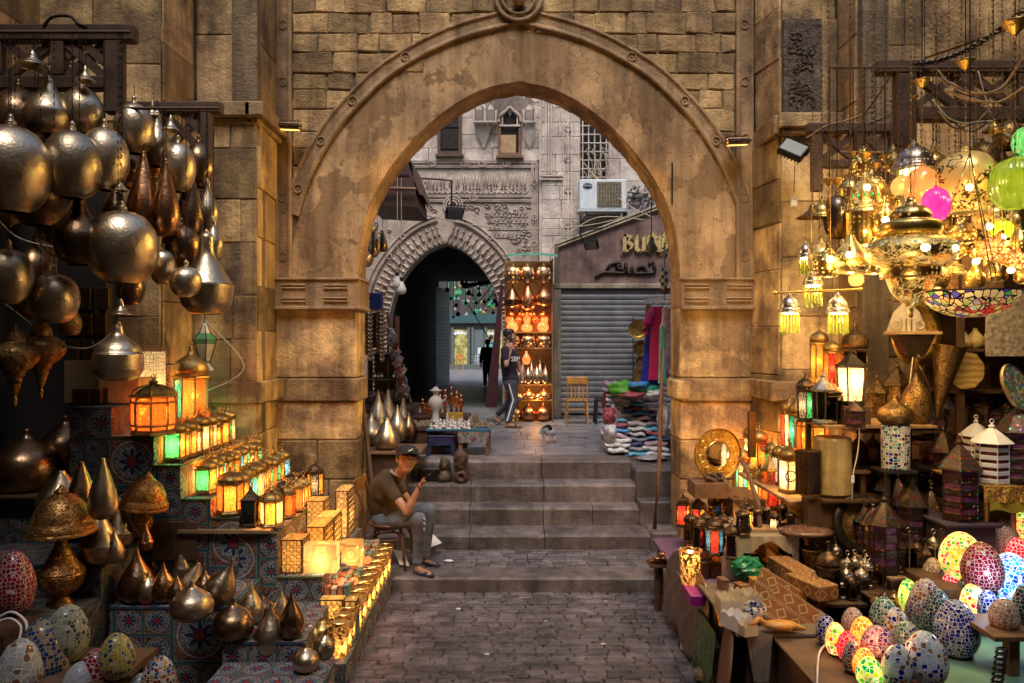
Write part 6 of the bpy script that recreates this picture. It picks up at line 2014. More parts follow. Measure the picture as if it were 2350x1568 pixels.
m=MB();m.lathe([(.0,0),(.0,.006)],3);m.lathe([(a,b)for a,b in((.12,.004),(.225,.004),(.235,.02),(.242,.02),(.242,.0),(.1,-.004))],48,M=Matrix.Rotation(PI/2,4,'X'));m.build('rim',tr_m,t)
g=NT('mirror_glass');g.set(Base_Color=(.8,.8,.8),Metallic=1.0,Roughness=.04)
m=MB();m.lathe([(0,.0051),(.118,.0051)],36,M=Matrix.Rotation(PI/2,4,'X'));m.build('mirror',g.mat,t)
m=MB()
for i in range(8):
 a=2*PI*i/8+.2
 m.torus((.172*math.cos(a),-.006,.172*math.sin(a)),.036,.003,8,4,M90)
m.torus((0,-.008,0),.12,.004,36,4,M90)
m.build('engraved_roundels',brass,t)
cbox('wooden_box','dark wooden box of brown carved goods below the round tray',1595,1672,1110,1145,6.7,.3,wood_m,'box')
for q in range(10):
 pass
m=MB()
for q in range(22):
 p=P(RN.uniform(1610,1665),RN.uniform(1088,1110),RN.uniform(6.72,6.95));m.ball(tuple(p),RN.uniform(.02,.035),8,(1,1,.8))
tag(m.build('carved_figures',wood_d,smooth=True),'heap of dark little carvings in the wooden box','carvings',kind='stuff')
m=MB();m.box(2.0,2.3,6.7,7.3,0,P(0,1145,6.7).z-.01);tag(m.build('wooden_cabinet',wood_d),'dark cabinet supporting the carvings box under the brass tray','cabinet')
cbox('inlay_board','tall narrow dark inlaid frame leaning at the pier corner',1718,1736,945,1050,7.2,.03,lacem,'frame',rz=.2)
dm=mmetal('grey_leaning_tray',(.34,.29,.26),(.2,.16,.14),.35,30,.3)
for i,(X_,Y_,r_,zc_,lb,mt)in enumerate(((1.38,6.35,.30,.40,'greyish metal disc leaning edge on at the far alley side',dm),(1.40,5.85,.34,.36,'tall dull metal disc edge on in the middle of the alley side',dm),(1.46,5.6,.27,.30,'silvery disc edge on behind the fringed green cloth',silver),(1.40,4.95,.30,.33,'large round brown tray edge on beside the carved box table',wood_m))):
 M=Matrix.Rotation(PI/2,4,'Y')@Matrix.Rotation(rad(0),4,'X')
 m=MB();m.lathe([(0,0),(r_*.9,.008),(r_,.02),(r_,.028),(0,.02)],36,M=M)
 tag(m.build('leaning_disc',mt,loc=(X_,Y_,zc_),rot=(0,rad(8),rad(6 if i!=3 else-12)),smooth=False),lb,'tray')
m=MB();m.tube([P(1521,800,8.0),P(1518,900,7.9),P(1512,1080,7.6),P(1502,1215,7.45)],.022,8)
m2=P(1502,1215,7.45)
tag(m.build('wooden_pole',wood_d,smooth=True),'thin dark wooden pole leaning against the right side of the arch opening','pole')
m=MB();m.tube([(1.36,6.9,0),(1.36,6.9,.42)],.035,8);m.box(1.27,1.45,6.8,7.0,.42,.44);tag(m.build('small_stool',wood_d),'small dark stand with shiny pastries beside the discs','stand')
m=MB()
for q in range(9):
 m.ball((1.36+RN.uniform(-.06,.06),6.9+RN.uniform(-.07,.07),.46+.035*(q//4)),.04,8,(1.2,1,.5))
tag(m.build('brass_dishes',copper,smooth=True),'little stack of coppery dishes on the small stand','dishes')
m=MB();m.ball((0,0,.05),.07,10,(1,1,.7));tag(m.build('crumpled_bag',paper,loc=(1.42,5.95,0)),'crumpled white bag on the paving by the discs','bag')
m=MB();m.ball((0,0,.05),.08,10,(1.1,1,.7));tag(m.build('stone',stone_d,loc=(1.42,5.45,0)),'loose stone on the paving at the foot of the right stall','stone')
m=MB()
gc=msimple('green_fringed_cloth',(.08,.13,.07),.95,0,.5,30,.8)
for i in range(14):
 y0,y1=5.2+i*.035,5.2+(i+1)*.035
 o0,o1=.02*math.sin(i*1.7),.02*math.sin((i+1)*1.7)
 m.quad((1.40+o0,y0,.12+.03*math.sin(i*2.1)),(1.40+o1,y1,.12+.03*math.sin(i*2.1+2)),(1.43,y1,.45),(1.43,y0,.45))
for i in range(40):
 y_=5.2+i*.012;m.tube([(1.39,y_,.14),(1.385+RN.uniform(-.01,.01),y_,.02)],.003,3)
tag(m.build('fringed_cloth',gc),'green fringed cloth hanging at the alley side of the right stall','cloth')
t=thing('table','brown table at the front right edge holding carved and inlaid boxes','table')
m=MB();m.box(1.44,2.16,4.75,5.75,.60,.625,bev=.005);m.build('tabletop',msimple('grey_brown_cloth',(.16,.12,.09),.9,0,.3,20,.4),t)
m=MB();m.box(1.52,2.12,4.80,5.7,0,.599);m.build('skirt',wood_d,t)
m=MB()
for i in range(6):
 a,b=i/6,(i+1)/6
 m.quad((1.55+a*.1,4.745-.01*(i%2),.32-.03*(i%2)),(1.55+b*.1,4.745-.01*((i+1)%2),.32),(1.50+b*.17,4.745,.626),(1.50+a*.17,4.745,.626))
m.build('hanging_scarf',clo,t)
for i in range(7):
 m2_=None
inl=NT('inlaid_walnut');v_=inl.co('UV')
sp=inl.n('SeparateXYZ');inl.l(v_,sp.inputs[0])
a_=inl.m('ABSOLUTE',inl.m('SUBTRACT',inl.m('FRACT',inl.m('MULTIPLY',sp.outputs[0],9.0)),.5));b_=inl.m('ABSOLUTE',inl.m('SUBTRACT',inl.m('FRACT',inl.m('MULTIPLY',sp.outputs[1],9.0)),.5))
dia=inl.m('LESS_THAN',inl.m('ABSOLUTE',inl.m('SUBTRACT',inl.m('ADD',a_,b_),.32)),.05)
dots=inl.m('MULTIPLY',inl.m('LESS_THAN',inl.m('FRACT',inl.m('MULTIPLY',sp.outputs[0],60.0)),.5),inl.m('LESS_THAN',inl.m('ABSOLUTE',inl.m('SUBTRACT',b_,.44)),.04))
inl.set(Base_Color=inl.mix(inl.m('MAXIMUM',dia,dots),inl.mix(inl.map(inl.noise(v_,20,4),.3,.7),(.30,.13,.04),(.20,.08,.03)),(.50,.36,.20)),Roughness=.4)
def tilted(name,label,u,v,Y,sx_,sy_,sz2,rot,mat,cat='box',bev=0):
 m=MB();m.box(-sx_/2,sx_/2,-sy_/2,sy_/2,-sz2/2,sz2/2,bev=bev)
 return tag(m.build(name,mat,loc=P(u,v,Y),rot=rot),label,cat)
tilted('inlaid_box','open inlaid wooden box lid tilted forward with diamond pattern, front right',1812,1410,4.95,.32,.03,.27,(rad(-25),rad(34),rad(-10)),inl.mat)
tilted('inlaid_box','inlaid wooden box lid standing behind the diamond patterned one',1776,1366,5.3,.30,.03,.26,(rad(-20),rad(30),rad(-10)),inl.mat)
tilted('inlaid_tray','narrow inlaid tray leaning behind both box lids',1745,1350,5.45,.05,.03,.30,(rad(-20),rad(22),0),inl.mat,'tray')
m=MB();m.box(2.16,2.9,5.28,6.4,.60,.63,bev=.004);m.box(2.2,2.26,5.3,5.36,0,.599);m.box(2.8,2.86,5.3,5.36,0,.599);tag(m.build('dark_table',wood_d),'dark table under the small silver topped lanterns','table')
tilted('wooden_chest','long carved yellow brown chest pointing back between the tables',1830,1322,5.65,.17,.62,.13,(0,0,rad(8)),inl.mat,'chest')
tilted('wooden_chest','second carved chest lying in front of the long one',1862,1345,5.35,.17,.34,.10,(0,0,rad(20)),inl.mat,'chest')
t_=tilted('wooden_block','plain rounded brown wooden block on the box table',1770,1432,5.05,.26,.16,.09,(0,0,rad(-5)),wood_l,'block',.02)
m=MB();m.ball((0,0,.05),.10,12,(1.2,.6,.3));m.tube([(-.08,0,.05),(-.14,0,.09),(-.17,-.02,.07),(-.22,-.03,.06)],[.02,.018,.02,.004],6);m.tube([(.08,0,.04),(.16,-.02,.03)],[.03,.008],6)
tag(m.build('carved_duck',wood_y,loc=P(1790,1452,Yof(1452,.626)),smooth=True),'carved wooden duck lying at the front edge of the box table','carving')
cream=mmetal('cream_lace_card',(.55,.45,.28),(.45,.36,.22),.6,10,.1)
crm=msimple('cream_shell',(.75,.64,.45),.6,0,.1)
def scallop(name,label,u,v,Y,w_,d_,h_,mat,band=None,rz=0,n=4):
 Y=Yof(v,.626)
 t=thing(name,label,'box',P(u,v,Y),None,rz)
 for(ax_,ay,bx2,by)in((-w_/2,-d_/2,w_/2,-d_/2),(w_/2,-d_/2,w_/2,d_/2),(w_/2,d_/2,-w_/2,d_/2),(-w_/2,d_/2,-w_/2,-d_/2)):
  m=MB();nn=n*8
  for i in range(nn):
   q0,q1=i/nn,(i+1)/nn
   f_=lambda q:h_*(.82+.18*abs(math.sin(q*n*PI)))
   m.quad((ax_+(bx2-ax_)*q0,ay+(by-ay)*q0,0),(ax_+(bx2-ax_)*q1,ay+(by-ay)*q1,0),(ax_+(bx2-ax_)*q1,ay+(by-ay)*q1,f_(q1)),(ax_+(bx2-ax_)*q0,ay+(by-ay)*q0,f_(q0)))
  m.build('scalloped_side',mat,t)
 m=MB();m.box(-w_/2+.002,w_/2-.002,-d_/2+.002,d_/2-.002,.001,h_*.35);m.build('floor',mat,t)
 return t
scallop('scalloped_box','cream scalloped lace basket box, left of two, at the box table',1678,1408,5.25,.19,.16,.13,crm)
scallop('scalloped_box','cream scalloped lace basket box, right of two, behind the drum bowl',1708,1398,5.45,.18,.16,.13,crm)
scallop('scalloped_box','star topped white paper box at the front of the box table',1690,1440,4.95,.13,.16,.10,paper,n=2,rz=.5)
scallop('scalloped_box','little star shaped box with yellow flower disc, frontmost',1716,1456,4.80,.10,.08,.07,crm,n=2,rz=.3)
m=MB();m.lathe([(.05,0),(.075,.02),(.08,.08),(.07,.12),(.062,.12),(.068,.08)],20);tag(m.build('mosaic_bowl',EGM['multi'],loc=P(1732,1428,Yof(1428,.626)),smooth=True),'white and purple mosaic bowl between the scalloped boxes','bowl')
for i,(u,vb,w_,h_,lb,cs)in enumerate(((1901,1370,58,118,'squat dark green lantern with round shoulders at the dark table edge',(G_,)),(1942,1372,34,76,'small silver house lantern at the table edge, left of two',('dark',)),(1977,1372,36,76,'small pinkish silver house lantern at the table edge, right of two',(R2,'dark')),(1876,1318,34,66,'little silver onion lantern by the brass cup',('dark',)),(1918,1316,34,76,'little silver onion lantern second from the brass cup',('dark',)),(1920,1332,30,62,'little golden onion lantern in the middle of the silver group',(A,'dark')),(1945,1340,34,68,'star pierced silver onion lantern left of its twin',('dark',)),(1962,1336,32,66,'star pierced silver onion lantern right of its twin',(B_,'dark')),(1986,1345,40,74,'star pierced brassy onion lantern with green panes',(G_,R2)),(1950,1300,30,74,'tiny striped pink lantern at the back of the silver group',('dark',)),(1968,1302,34,78,'tiny yellow banded lantern at the back of the silver group',(A,)),(1940,1292,28,66,'pale pyramid topped lantern at the back of the silver group',('dark',)))):
 lantern(lb,u,vb,w_,h_,z=.631,cols=cs,sides=4 if i in(1,2,9,10)else 6,lit=0,dome='onion',frame=silverp if i else lacem,group='small silver topped lanterns',bodyf=.5)
m=MB();m.lathe([(.04,0),(.05,.01),(.075,.13),(.08,.14),(.07,.14),(.045,.02)],20);tag(m.build('brass_cup',goldd,loc=P(1862,1300,5.9),smooth=True),'open dark brass cup behind the inlaid chests','cup')
jew=NT('jewelled_dark_metal');v_=jew.co();
d=jew.vor(v_,34,'F1',.25);cc_=jew.vor(v_,34,'F1',.25,1);sp=jew.n('SeparateColor');jew.l(cc_,sp.inputs[0])
dot=jew.m('MULTIPLY',jew.m('LESS_THAN',d,.26),jew.m('GREATER_THAN',sp.outputs[2],.45))
jc=jew.ramp(sp.outputs[0],[(0,(.45,.02,.03)),(.25,(.12,.05,.4)),(.45,(.5,.18,.02)),(.6,(.02,.25,.30)),(.78,(.4,.3,.35)),(.9,(.02,.25,.08))],True)
nz=jew.noise(v_,40,4)
jew.set(Base_Color=jew.mix(dot,jew.mix(jew.map(nz,.4,.65),(.035,.024,.02),(.09,.055,.04)),jc),Roughness=jew.map(dot,0,1,.42,.08),Metallic=jew.map(dot,0,1,.75,.3))
jew.set(Emission_Color=jc,Emission_Strength=jew.m('MULTIPLY',dot,.05))
jew.bump(jew.m('ADD',jew.m('MULTIPLY',dot,.8),jew.m('MULTIPLY',nz,.5)),.7,.008)
band=msimple('stained_bands',(.10,.02,.02),.2,0,.8,25)
pinkb=msimple('violet_glass_band',(.10,.035,.09),.15,0,.6,20)
def pagoda(label,u,vb,w_,hpx,z=None,Y=None,mat=None,bmat=None,tiers=4,sides=6,group='dark jewelled tower lanterns',roof=.40,cat='lantern'):
 if Y is None:Y=Yof(vb,z)
 k=Y/F;loc=P(u,vb,Y)
 mat,bmat=mat or jew.mat,bmat or pinkb
 t=thing('tower_lantern',label,cat,loc,group)
 R_,H=w_*k*.62,hpx*k
 rot=RN.uniform(0,1)
 hb=H*(1-roof)
 m=MB()
 m.lathe([(R_*.8,0),(R_*.85,.012),(R_*.8,.013)],sides,rot=rot)
 g=MB()
 for i in range(tiers):
  z0=hb*(.03+.97*i/tiers);z1=hb*(.03+.97*(i+1)/tiers)
  zm=z0+(z1-z0)*.58
  m.lathe([(R_*.80,z0),(R_*.82,z0+.004),(R_*.82,zm-.004),(R_*.80,zm)],sides,rot=rot)
  g.lathe([(R_*.77,zm),(R_*.77,z1)],sides,rot=rot)
 for s in range(sides):
  a=rot+2*PI*s/sides
  m.tube([(R_*.81*math.cos(a),R_*.81*math.sin(a),0),(R_*.81*math.cos(a),R_*.81*math.sin(a),hb)],.004,4)
 m.build('body',mat,t)
 g.build('glass_bands',bmat,t)
 m=MB();hr=H-hb
 m.lathe([(r*R_,hb+q*hr)for r,q in catmull([(.80,0),(1.05,.03),(1.0,.10),(.72,.32),(.46,.52),(.22,.68),(.12,.76),(.18,.83),(.08,.9),(.04,1),(0,1)],18)],sides,rot=rot)
 m.build('roof',mat,t)
 m=MB();m.torus((0,0,H+.012),.016,.0035,10,4,M90);m.build('ring',mat,t)
 return t
PG=[(2030,1312,66,178,.80,'tall dark tower lantern with violet bands at the front of the cluster'),(2090,1276,62,190,.80,'tall dark tower lantern with blue sparkles behind the front one'),(2060,1250,58,170,.80,'dark tower lantern peeping between the front two'),(2004,1290,46,140,.80,'short gilt edged tower lantern left of the front one'),(1985,1270,40,120,.80,'smallest gilt edged tower lantern by the big dark plate'),(2136,1270,50,160,.80,'slim tower lantern right of the blue sparkling one'),(2022,1215,54,150,.90,'tower lantern with orange glimmer at the left back of the cluster'),(2120,1205,56,160,.90,'dark tower lantern in the middle behind the cluster'),(2075,1190,50,140,.90,'dim tower lantern far back behind the cluster'),(2155,1200,48,150,.90,'dim tower lantern between the middle one and the crate'),(2203,1192,78,190,1.15,'wide red dotted tower lantern standing on the purple crate'),(2165,1135,56,160,1.2,'red glittering tower lantern left of the white ones'),(2196,1112,48,190,1.2,'tall narrow glittering tower lantern left behind the white ones'),(2135,1105,44,150,1.2,'multicoloured tower lantern next to the mosaic cylinder lamp'),(2335,1108,74,190,1.431,'dark glittering tower lantern at the right picture edge'),(2310,1085,44,150,1.431,'dark tower lantern behind the white pair toward the edge'),]
for i,(u,vb,w_,h_,z,lb)in enumerate(PG):
 pagoda(lb,u,vb,w_,h_,z=z,tiers=3+(i%3),mat=jew.mat,sides=6 if i%3 else 8)
wh=msimple('white_painted_tin',(.55,.54,.60),.4,0,.05)
for lb,u,vb,w_,h_,z in(('white tin tower lantern with red glass bands, right of the pair',2276,1108,68,138,1.431),('white tin tower lantern with red glass bands, left of the pair',2240,1082,56,122,1.431)):
 t=pagoda(lb,u,vb,w_,h_,z=z,mat=wh,bmat=band,tiers=5,sides=4 if w_==50 else 6,group='white tin tower lanterns',roof=.34)
for i,(x0,x1,y0,y1,z,lb)in enumerate(((2.72,3.35,5.33,6.24,.80,'low board under the front tower lanterns'),(2.45,3.9,6.25,6.95,.90,'board on bricks at the back under the dim tower lanterns'),(3.20,3.62,5.46,5.9,1.15,'dark purple crate under the wide red dotted tower lantern'),(3.36,4.6,6.1,7.1,1.2,'dark shelf behind the tower lanterns'))):
 m=MB();m.box(x0,x1,y0,y1,z-.025,z-.001,bev=.004);
 mm_=wood_l if i<2 else wood_d
 m.box(x0+.03,x1-.03,y0+.04,y1,0,z-.026)
 tag(m.build('display_stand',mm_ if i!=2 else msimple('dark_purple_board',(.05,.035,.06),.7)),lb,'stand')
t=thing('stool','wooden stool draped with gold patterned yellow cloth under the white lanterns','stool')
m=MB();m.box(3.50,4.2,5.5,6.3,1.41,1.425,bev=.004);m.build('seat',wood_y,t)
gcl=NT('gold_brown_brocade');v_=gcl.co();w1=gcl.noise(v_,16,2,.5,2);gcl.set(Base_Color=gcl.mix(gcl.m('LESS_THAN',gcl.m('ABSOLUTE',gcl.m('SUBTRACT',w1,.5)),.06),(.20,.07,.02),(.55,.35,.06)),Roughness=.6)
m=MB()
for i in range(14):
 a,b=3.49+i*.052,3.49+(i+1)*.052
 yo=lambda q:5.48-.012*math.sin(q*40)
 m.quad((a,yo(a),1.31),(b,yo(b),1.31),(b,5.48,1.429),(a,5.48,1.429));m.quad((a,5.48,1.429),(b,5.48,1.429),(b,6.3,1.43),(a,6.3,1.43))
m.build('brocade_cloth',gcl.mat,t)
m=MB()
for i in range(12):
 a,b=3.54+i*.05,3.54+(i+1)*.05
 m.quad((a,5.49,1.24+.015*math.sin(i*1.3)),(b,5.49,1.24+.015*math.sin(i*1.3+1.3)),(b,5.488,1.31),(a,5.488,1.31))
m.build('yellow_hem',msimple('yellow_cloth',(.42,.32,.03),.7),t)
for x in(3.56,3.76,3.96):
 m=MB();m.tube([(x,5.56,1.409),(x,5.56,0)],.02,6);m.build('leg',wood_y,t)
t=thing('round_plate','big dark round plate with brass rings standing among the tower lanterns','plate',P(1975,1205,6.0));k=6/F
t.rotation_euler=(rad(-15),0,rad(10))
MX=Matrix.Rotation(PI/2,4,'X')
m=MB();m.lathe([(70*k,0),(68*k,.03),(50*k,.02),(46*k,.004)],40,M=MX);m.build('rim',iron,t,smooth=True)
m=MB();m.lathe([(46*k,.004),(30*k,.0),(28*k,.012),(16*k,.012),(14*k,0),(0,0)],40,M=MX);m.build('centre',goldd,t,smooth=True)
m=MB();m.box(2.52,3.42,5.95,6.55,1.80,1.825,bev=.004);sb=tag(m.build('shelf_board',wood_l),'pale shelf board holding the white street lantern','shelf')
m=MB();m.box(2.55,2.59,6.4,6.44,0,1.799);m.box(3.34,3.38,6.4,6.44,0,1.799);tag(m.build('shelf_post',wood_d),'posts carrying the pale shelf board','post')
UR=[(1890,972,58,118,(C,'dark'),8,0,'cone','silvery eight sided lantern beside the white street lantern'),(1905,972,62,98,('dark',),6,0,'onion','dark tapering lantern with lace glass before the street lantern'),(1848,968,44,112,(G_,'dark'),6,1.5,'onion','black lantern pair with green glow at the shelf end')]
for u,vb,w_,h_,cs,s,lt,dm_,lb in UR:
 lantern(lb,u,vb,w_,h_,z=1.826,cols=cs,sides=s,lit=lt,dome=dm_,frame=silverp if s==8 else lacem,group='dark lanterns on the right shelf',taper=.2)
pagoda('little black pagoda lantern in front of the white street lantern',1963,980,40,62,z=1.826,tiers=2,group='dark lanterns on the right shelf')
t=lantern('white glass street lantern with flared base and pointed roof, brightest at right',1953,930,70,130,Y=6.1,cols=('white',),sides=4,lit=0,dome='cone',frame=iron,group=None,taper=.3,name='street_lantern',bodyf=.60,rot=PI/4+.12)
light(t,(0,0,.2),120,(1,.66,.30),.04)
m=MB();m.box(P(1925,0,6.1).x,P(1985,0,6.1).x,6.0,6.25,1.826,P(0,931,6.1).z);tag(m.build('lamp_block',wood_d),'dark block raising the white street lantern above the shelf','block')
for u,v,w_,h_,Y,cs,lb in((1880,878,46,130,6.5,(A,A),'tall amber hexagonal lantern hanging before the shadowed wall'),(1910,890,44,118,6.4,(R2,O_),'tall orange red hexagonal lantern hanging right of the amber one')):
 t=lantern(lb,u,v,w_,h_,Y=Y,cols=cs,sides=8,lit=2.5,group='tall hanging lanterns on the right',bodyf=.6)
 m=MB();m.tube([(0,0,h_*Y/F),(0,0,4.4-t.location.z)],.004,4);m.build('chain',goldd,t)
t=lantern('large antique bronze lantern with pierced dome hanging above the street lantern',1962,870,66,132,Y=6.5,cols=('dark',),sides=6,lit=0,frame=goldd,group='tall hanging lanterns on the right',bodyf=.42)
m=MB();m.tube([(0,0,132*6.5/F),(0,0,4.4-t.location.z)],.004,4);m.build('chain',goldd,t)
for u,vb,w_,h_,z,lb in((2060,982,56,150,1.83,'tall bronze minaret lantern against the stone at the shelf end'),(2012,980,40,120,1.83,'bronze minaret lantern with striped tiers right of the street lantern'),(1998,985,30,80,1.83,'short bronze lantern tucked between street and minaret lanterns')):
 pagoda(lb,u,vb,w_,h_,Y=6.6,mat=goldd,bmat=goldd,tiers=3,group='bronze minaret lanterns',roof=.36)
m=MB();m.box(3.0,3.75,6.45,6.95,1.70,1.72);tag(m.build('shelf_board',wood_d),'dark shelf behind holding the bronze minaret lanterns','shelf')
t=thing('mosaic_cylinder_lamp','blue and white mosaic cylinder lamp under a brass onion cap','lamp',P(2055,1075,5.9));k=5.9/F
m=MB();m.lathe([(0,0),(30*k,.001),(31*k,100*k),(0,101*k)],24);m.build('mosaic_cylinder',mmosaic('mosaic_turquoise',[(.5,.55,.55),(.02,.05,.25),(.02,.25,.30),(.55,.58,.6),(.12,.02,.05)],34),t,smooth=False)
body('onion_cap','squat',80*k,68*k,goldd,t,z=98*k)
t=thing('brass_ewer','tall antique brass ewer between the oval platter and the mosaic cylinder','ewer',P(2103,975,6.1));k=6.1/F
body('body','squat',66*k,130*k,goldd,t)
m=MB();m.tube([(0,0,120*k),(0,0,150*k),(6*k,0,158*k)],[.02,.014,.02],8);m.tube([(24*k,0,40*k),(34*k,0,80*k),(16*k,0,120*k),(2*k,0,140*k)],.008,6);m.build('neck_and_handle',goldd,t,smooth=True)
m=MB();m.box(2.93,3.18,5.8,6.05,P(0,1077,5.9).z-.02,P(0,1077,5.9).z);m.box(2.94,2.97,5.82,5.85,0,P(0,1077,5.9).z-.02);m.box(3.14,3.17,5.82,5.85,0,P(0,1077,5.9).z-.02);m.box(3.2,3.46,6.0,6.25,P(0,977,6.1).z-.03,P(0,977,6.1).z-.001);m.box(3.3,3.35,6.2,6.25,0,P(0,977,6.1).z-.03);tag(m.build('dark_cabinet',black_m),'black cabinet under the mosaic cylinder and ewer','cabinet')
t=thing('brass_platter','oval engraved brass platter hung behind a carved wall bracket','platter',P(2100,765,6.6));k=6.6/F
m=MB();m.lathe([(0,0),(.7,.01),(.78,.03),(1,.035),(1,.02),(0,-.01)],40,M=Matrix.Rotation(PI/2,4,'X')@Matrix.Diagonal((57*k,76*k,.6,1)));m.build('dish',tr_m,t,smooth=True)
t=thing('wall_bracket','carved inlaid wall bracket shelf in front of the oval platter','shelf',P(2095,765,6.3));k=6.3/F
m=MB();m.box(-52*k,52*k,-.1,.12,-.01,.015);m.build('shelf',wood_l,t)
m=MB();m.extr([(-44*k,-.011),(44*k,-.011),(20*k,-50*k),(0,-60*k),(-20*k,-50*k)],.12,Matrix.Translation((0,-.06,0)));m.build('carved_apron',lacem,t)
m=MB();m.extr([(-46*k,.016),(46*k,.016),(30*k,50*k),(0,78*k),(-30*k,50*k)],.01,Matrix.Translation((0,.1,0)))
for x in(-12,0,12):m.box((x-4)*k,(x+4)*k,.06,.095,.016,34*k)
for x in(-28,28):m.torus((x*k,.08,20*k),10*k,.008,12,5,M90)
m.build('inlaid_back',msimple('bone_inlay',(.40,.33,.26),.4),t)
sh=thing('shelf_unit','dark wooden shelves with onyx vases in the right shop','shelves')
for z,y0 in((P(0,800,6.5).z,6.4),(P(0,895,6.5).z,6.4),(P(0,700,6.5).z,6.4)):
 m=MB();m.box(3.85,5.0,y0,6.9,z-.025,z);m.build('shelf',wood_d,sh)
for x in(3.85,4.62):
 m=MB();m.box(x,x+.05,6.38,6.42,0,3.6);m.build('upright',wood_m if x>4 else wood_d,sh)
m=MB();m.box(3.85,5.2,6.92,6.95,0,3.8);m.build('back_panel',wood_d,sh)
ony=mstone('cream_onyx',(.50,.38,.20),(.42,.30,.14),(.55,.44,.26),.1,.15,.25)
for i,(u,w_,h_)in enumerate(((2215,32,36),(2238,40,46),(2266,44,34))):
 o=stand('onyx_vase',['small round cream onyx jar at the left of the shelf','cream onyx vase with flared lip in the middle of the shelf','wide cream onyx jar at the right of the shelf'][i],'vase',u,799,w_,h_,'vase',ony,Y=6.5)
oy=NT('banded_onyx');v_=oy.co();wv=oy.n('TexWave');oy.l(v_,wv.inputs[0]);wv.inputs['Scale'].default_value=6;wv.inputs['Distortion'].default_value=6;wv.bands_direction='Z'
oy.set(Base_Color=oy.mix(wv.outputs[1],(.34,.20,.06),(.50,.36,.16)),Roughness=.2)
t=thing('onyx_plate','large banded onyx oval plate standing under the onyx vases','plate',P(2212,850,6.35));k=6.35/F
m=MB();m.lathe([(0,0),(.9,.01),(1,.03),(1,.05),(0,.03)],9,M=Matrix.Rotation(PI/2,4,'X')@Matrix.Rotation(.3,4,'Z')@Matrix.Diagonal((44*k,44*k,.6,1)));m.build('plate',oy.mat,t)
tilted('brass_tray','square brass tray behind the onyx plate',2250,852,6.6,.17,.01,.34,(rad(-5),0,0),goldd,'tray')
t=thing('mosaic_plate','round mosaic plate with coloured petals leaning at the right edge','plate',P(2326,890,5.6));k=5.6/F
t.rotation_euler=(rad(-12),rad(-20),rad(20))
m=MB();m.lathe([(0,0),(.86,.01),(1,.05),(1,.07),(0,.03)],36,M=Matrix.Rotation(PI/2,4,'X')@Matrix.Diagonal((34*k,54*k,.4,1)));m.build('plate',mmosaic('mosaic_plate_glass',[(.20,.22,.30),(.10,.14,.30),(.30,.08,.05),(.35,.32,.12),(.05,.18,.10),(.40,.38,.36)],40,(.08,.07,.09)),t)
m=MB();m.torus((0,-.02,0),1,.05,36,5,M90@Matrix.Diagonal((34*k,54*k,.3)));m.build('rim',silver,t)
m=MB();m.lathe([(.01,0),(.13,.62)],24);tag(m.build('brass_cone',goldd,loc=P(2150,960,6.3),rot=(0,rad(10),0),smooth=True),'tall hammered brass cone behind the oval platter','cone')
tilted('wrapped_picture','large plastic wrapped picture hanging at the right edge',2325,740,5.9,.40,.02,.54,(0,0,rad(-8)),msimple('foggy_plastic',(.26,.22,.20),.2,0,.6,30,.6,bsc=12),'picture')
tilted('picture_frame','brown striped picture frame behind the star lamps',2255,620,6.3,.34,.03,.34,(0,0,0),wood_m,'frame')
tilted('patterned_panel','tall panel with white zigzag inlay behind the bowl lamp',2190,640,6.4,.14,.02,.62,(0,0,0),NTm if 0 else inl.mat,'panel')
m=MB();m.box(-.075,.075,-.12,.12,0,.85,bev=.02);o=m.build('marble_cylinder',ony,loc=P(1912,1130,6.25));bpy.data.objects.remove(o)
m=MB();m.lathe([(0,0),(.13,0),(.15,.02),(.15,.46),(.14,.48),(0,.48)],28);tag(m.build('onyx_cylinder',ony,loc=P(1910,1135,6.15),smooth=False),'tall pinkish onyx cylinder lamp beside the lantern rows','lamp')
m=MB();m.box(2.4,2.98,6.0,6.14,0,P(0,1140,6.1).z);m.box(2.5,3.1,5.95,6.5,P(0,1140,6.1).z-.02,P(0,1140,6.1).z-.001);tag(m.build('cabinet',wood_d),'dark wooden cabinet below the onyx cylinder lamp','cabinet')
m=MB();m.lathe([(0,0),(.10,0),(.10,.34),(0,.34)],20);tag(m.build('tin_cylinder',lacem,loc=P(1855,1130,6.05)),'pierced grey tin cylinder left of the onyx cylinder','lamp')
for i in range(5):
 cbox('lace_casket',ORD[i]+' dim pierced casket from left on the dark shelf under the cylinder lamp',1925+i*38,1957+i*38,1085,1130,6.3,.12,lacem,'casket',group='pierced caskets on the dark shelf')
for i in range(4):
 pagoda(ORD[i]+' shadowy lantern from left on the dark shelf above the caskets',1935+i*34,1062,36,66,Y=6.45,mat=lacem,bmat=lacem,tiers=1,group='shadowy lanterns above the caskets',roof=.5)
m=MB();m.box(2.75,3.9,6.2,6.7,P(0,1063,6.45).z-.03,P(0,1063,6.45).z-.003);m.box(2.75,3.9,6.2,6.7,P(0,1131,6.3).z-.03,P(0,1131,6.3).z-.003);tag(m.build('shelf_board',black_m),'pair of black shelves for caskets and shadowy lanterns','shelf')
cable('wire','white flex with switch hanging from the pale shelf board',[P(1965,960,5.9),P(1972,990,5.88),P(1968,1040,5.88),P(1958,1090,5.9),P(1955,1150,5.95)],.005,paper)
m=MB();m.box(-.012,.012,-.008,.008,-.03,.03,bev=.004);tag(m.build('flex_switch',paper,loc=P(1957,1100,5.88)),'tiny white in-line switch on the hanging flex','switch')
cable('wire','pale flex curling beside the brass ewer',[P(2095,820,6.2),P(2085,900,6.1),P(2070,960,6.0),P(2060,1000,5.9)],.006,cord_w)
t=thing('egg_table','table with pale green cloth at the lower right under the mosaic eggs','table')
